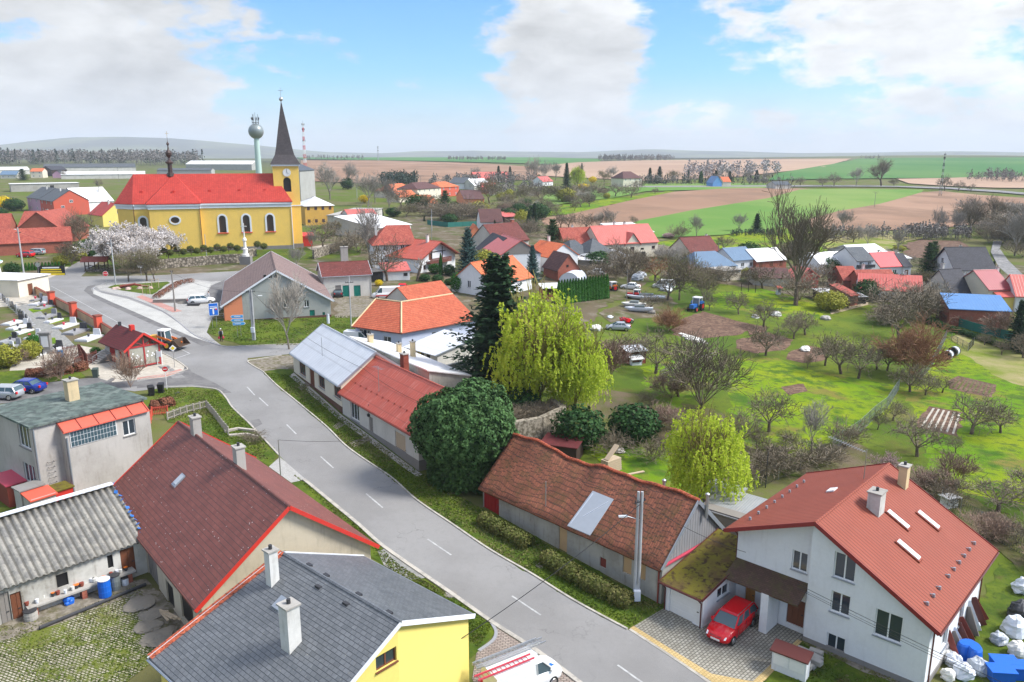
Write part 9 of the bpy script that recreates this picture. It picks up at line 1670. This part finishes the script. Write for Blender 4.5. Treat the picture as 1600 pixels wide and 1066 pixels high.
for i,(a,b,r,m,l) in enumerate([(1040,455,1.2,'white_plastic','white tarpaulin heap beside the caravan'),(1002,432,1.2,'tarp_grey','grey sheet heap under the tangled tree'),(995,438,1.5,'tarp_grey','grey covered stack under the tangled tree, left'),(1018,490,.7,'grey_wood','dark scrap heap beside the hull'),(953,497,.5,'white_plastic','white gas bottle-like tank by the small thuja'),(931,516,.9,'dove_white','pale rubble heap right of the big willow'),(1212,494,1.0,'dove_white','pale rubble pile above the meadow'),(1180,497,.7,'dove_white','small rubble pile left in the tractor meadow'),(1258,549,.8,'dove_white','heap of pale branches by the third plot'),(1290,500,.9,'concrete','pile of pale concrete pieces by the boards'),(1080,478,.4,'black','black object behind the tractor'),(1310,470,.6,'concrete','grey rubble near the olive shrub')]): lump('heap',l,a,b,r,m,'heap',.6)
for i,l in enumerate(('long pale board lying on the slope, upper','long pale board lying on the slope, middle','long pale board lying on the slope, lower')): a,b=Vector(P(1298,492-i*2)),Vector(P(1356,477-i*1.5)); o=thing('long_board',l,'board',tuple(a)); mb=MB(); mb.bar((0,0,.15),b-a+Vector((0,0,.15)),.22,.08); mb.bar((0,0,.22),(b-a)*.1+Vector((0,0,.22)),.2,.05); obj('board_body',mb,'pale_wood',o)
o=at('soil_plot_sheets','three long white fleece strips on the first soil plot','fleece strips',1078,528,0)
for i in range(3): a=Vector(P(1062+i*5,522+i*4))-Vector(P(1078,528)); b=Vector(P(1096+i*4,532+i*3))-Vector(P(1078,528)); mb=MB(); mb.bar(a+Vector((0,0,.12)),b+Vector((0,0,.12)),.8,.12); obj('strip',mb,'dove_white',o)
for i,(a,b,l) in enumerate(((1480,562,'dark round tank on its side with white sheet, left'),(1490,556,'dark round tank on its side with white sheet, right'))): o=at('round_tank',l,'tank',a,b,.6); mb=MB(); mb.tube((-.6,0,.7),(.6,0,.7),.7,.7,18); obj('tank_body',mb,'black',o); mb=MB(); mb.tube((-.2,0,.7),(.3,0,.7),.72,.72,18); obj('white_band',mb,'white_plastic',o)
xfence('rail_fence','weathered wooden rail fence across the garden meadow',[(1031,592),(1060,580),(1090,570),(1120,560)],1.1,'grey_wood',2.4,kind='rail'); xfence('rail_fence','second weathered rail fence beside soil plot',[(1042,545),(1080,552),(1112,566)],1.,'dark_wood',2.6,kind='rail')
xfence('clothes_frame','three dark posts of a frame in the tractor meadow',[(1158,456),(1169,457),(1180,458)],1.8,'dark_wood',9,kind='none',cat='frame')
xfence('wire_fence','grey wire mesh fence from the white house thicket to the stubby tree',[(1300,705),(1340,680),(1366,655),(1385,640),(1404,610)],1.6,'zinc',2.6,kind='mesh'); xfence('wire_fence','grey wire mesh fence along the rust-coloured bush',[(1437,595),(1455,575),(1468,550),(1478,530)],1.6,'zinc',2.6,kind='mesh'); xfence('wire_fence','short dark mesh fence by the round tanks',[(1478,528),(1495,540),(1512,550),(1521,540)],1.4,'dark_metal',2.6,kind='mesh')
xfence('wire_fence','thin wire fence crossing the lower meadow at the right',[(1440,622),(1500,640),(1560,650),(1640,665)],1.2,'zinc',3.,kind='rail') if False else None
xfence('netting_fence','long dark teal netting fence in the village gardens',[(668,352),(700,356),(745,354)],1.8,'teal_net',3.,kind='board'); xfence('netting_fence','dark green netting fence below the brick wall',[(1480,505),(1520,518),(1560,528),(1590,536)],1.6,'teal_net',3,kind='board')
xfence('wire_fence','dark wire fence behind the white house',[(1180,765),(1250,735),(1300,712)],1.6,'dark_metal',3.,kind='mesh'); xfence('wire_fence','dark wire fence right behind the white house roof',[(1470,790),(1530,830),(1600,870)],1.7,'dark_metal',3.,kind='mesh')
# ruin behind the ivy tree and lean-to behind old house
wallrun('ruined_wall','overgrown rough stone wall of a ruin behind the ivy tree',[(790,700),(845,690),(880,672),(862,660)],2.6,.6,'rubble'); wallrun('ruined_wall','lower stone wall of the ruin towards the willow',[(786,698),(768,672),(800,655)],2.2,.6,'rubble')
for i in range(7): x,y,z=P(790+i*13,688-i*3.0); tree('bush',0,0,0,'brown dead bramble tangle hanging over the ruined wall',1.7,'brambles on the ruined wall',h=1.5,world_=(x,y+1.2,z+1.3))
lean('lean_to','low maroon roofed shelter between ruin and old farmhouse',(878,712),.0,3.6,2.6,1.5,'maroon_plain','dark_wood',rad(-20),'shelter',.1)
lean('lean_to','lean-to with grey corrugated sheet roof behind the mossy garage',(1150,830),.0,4.5,4.,2.2,'grey_sheet','grey_wood',rad(-40),'shed',.2)
lean('lean_to','second grey sheet-roofed lean-to under the bright willow',(1125,800),.0,3.,3.,1.8,'grey_sheet','grey_wood',rad(-40),'shed',.2)
lump('heap','flat grey stone lying before the evergreens',965,706,.7,'concrete','heap',.4)
o=at('timber_stack','stack of fresh pale boards behind the sagging ridge','timber',955,735,rad(40))
for i in range(6): mb=MB(); mb.box(-.9,-.5+.02*i,.2*i,.9,.5,.2*i+.17); obj('board',mb,'pale_wood',o)
mb=MB(); mb.bar((-.7,0,1.2),(.8,.1,2.3),.5,.12); obj('leaning_board',mb,'pale_wood',o)
o=at('plank_walk','single pale plank lying on the lawn behind old house','plank',985,742,rad(25)); mb=MB(); mb.box(-1.5,-.14,.05,1.5,.14,.12); mb.box(-1.4,-.2,0,-1.3,.2,.05); obj('plank_body',mb,'pale_wood',o)
# dry stone stump of cottage extension: yellow tools at the open shed
o=thing('folding_stand','two bright yellow folded frames leaning on the open shed','frame',(*g(655,570),3.2),.2)
for i in range(3): mb=MB(); mb.bar((i*.7-.8,0,.2),(i*.7-.5,.1,1.7),.3,.1); mb.bar((i*.7-.5,0,.2),(i*.7-.8,.1,1.7),.1,.1); obj('frame_leg',mb,'sign_yellow',o)
# ---------------------------------------------------------------- haze
mb=MB(); mb.box(-11500,-3000,-90,11500,14600,330); me=bpy.data.meshes.new('haze'); me.from_pydata(mb.v,[],mb.f)
hm=bpy.data.materials.new('haze'); hm.use_nodes=True; N=hm.node_tree.nodes; N.remove(N['Principled BSDF']); v=N.new('ShaderNodeVolumePrincipled'); v.inputs['Color'].default_value=(.88,.94,1,1); v.inputs['Density'].default_value=HAZE; v.inputs['Anisotropy'].default_value=0; hm.node_tree.links.new(v.outputs[0],N['Material Output'].inputs['Volume'])
bm=bmesh.new(); bm.from_mesh(me); bmesh.ops.remove_doubles(bm,verts=bm.verts,dist=.01); bmesh.ops.recalc_face_normals(bm,faces=bm.faces); bm.to_mesh(me); bm.free(); me.materials.append(hm); o=bpy.data.objects.new('haze',me); COL.objects.link(o); tag(o,kind='stuff',label='pale blue haze over the whole landscape');
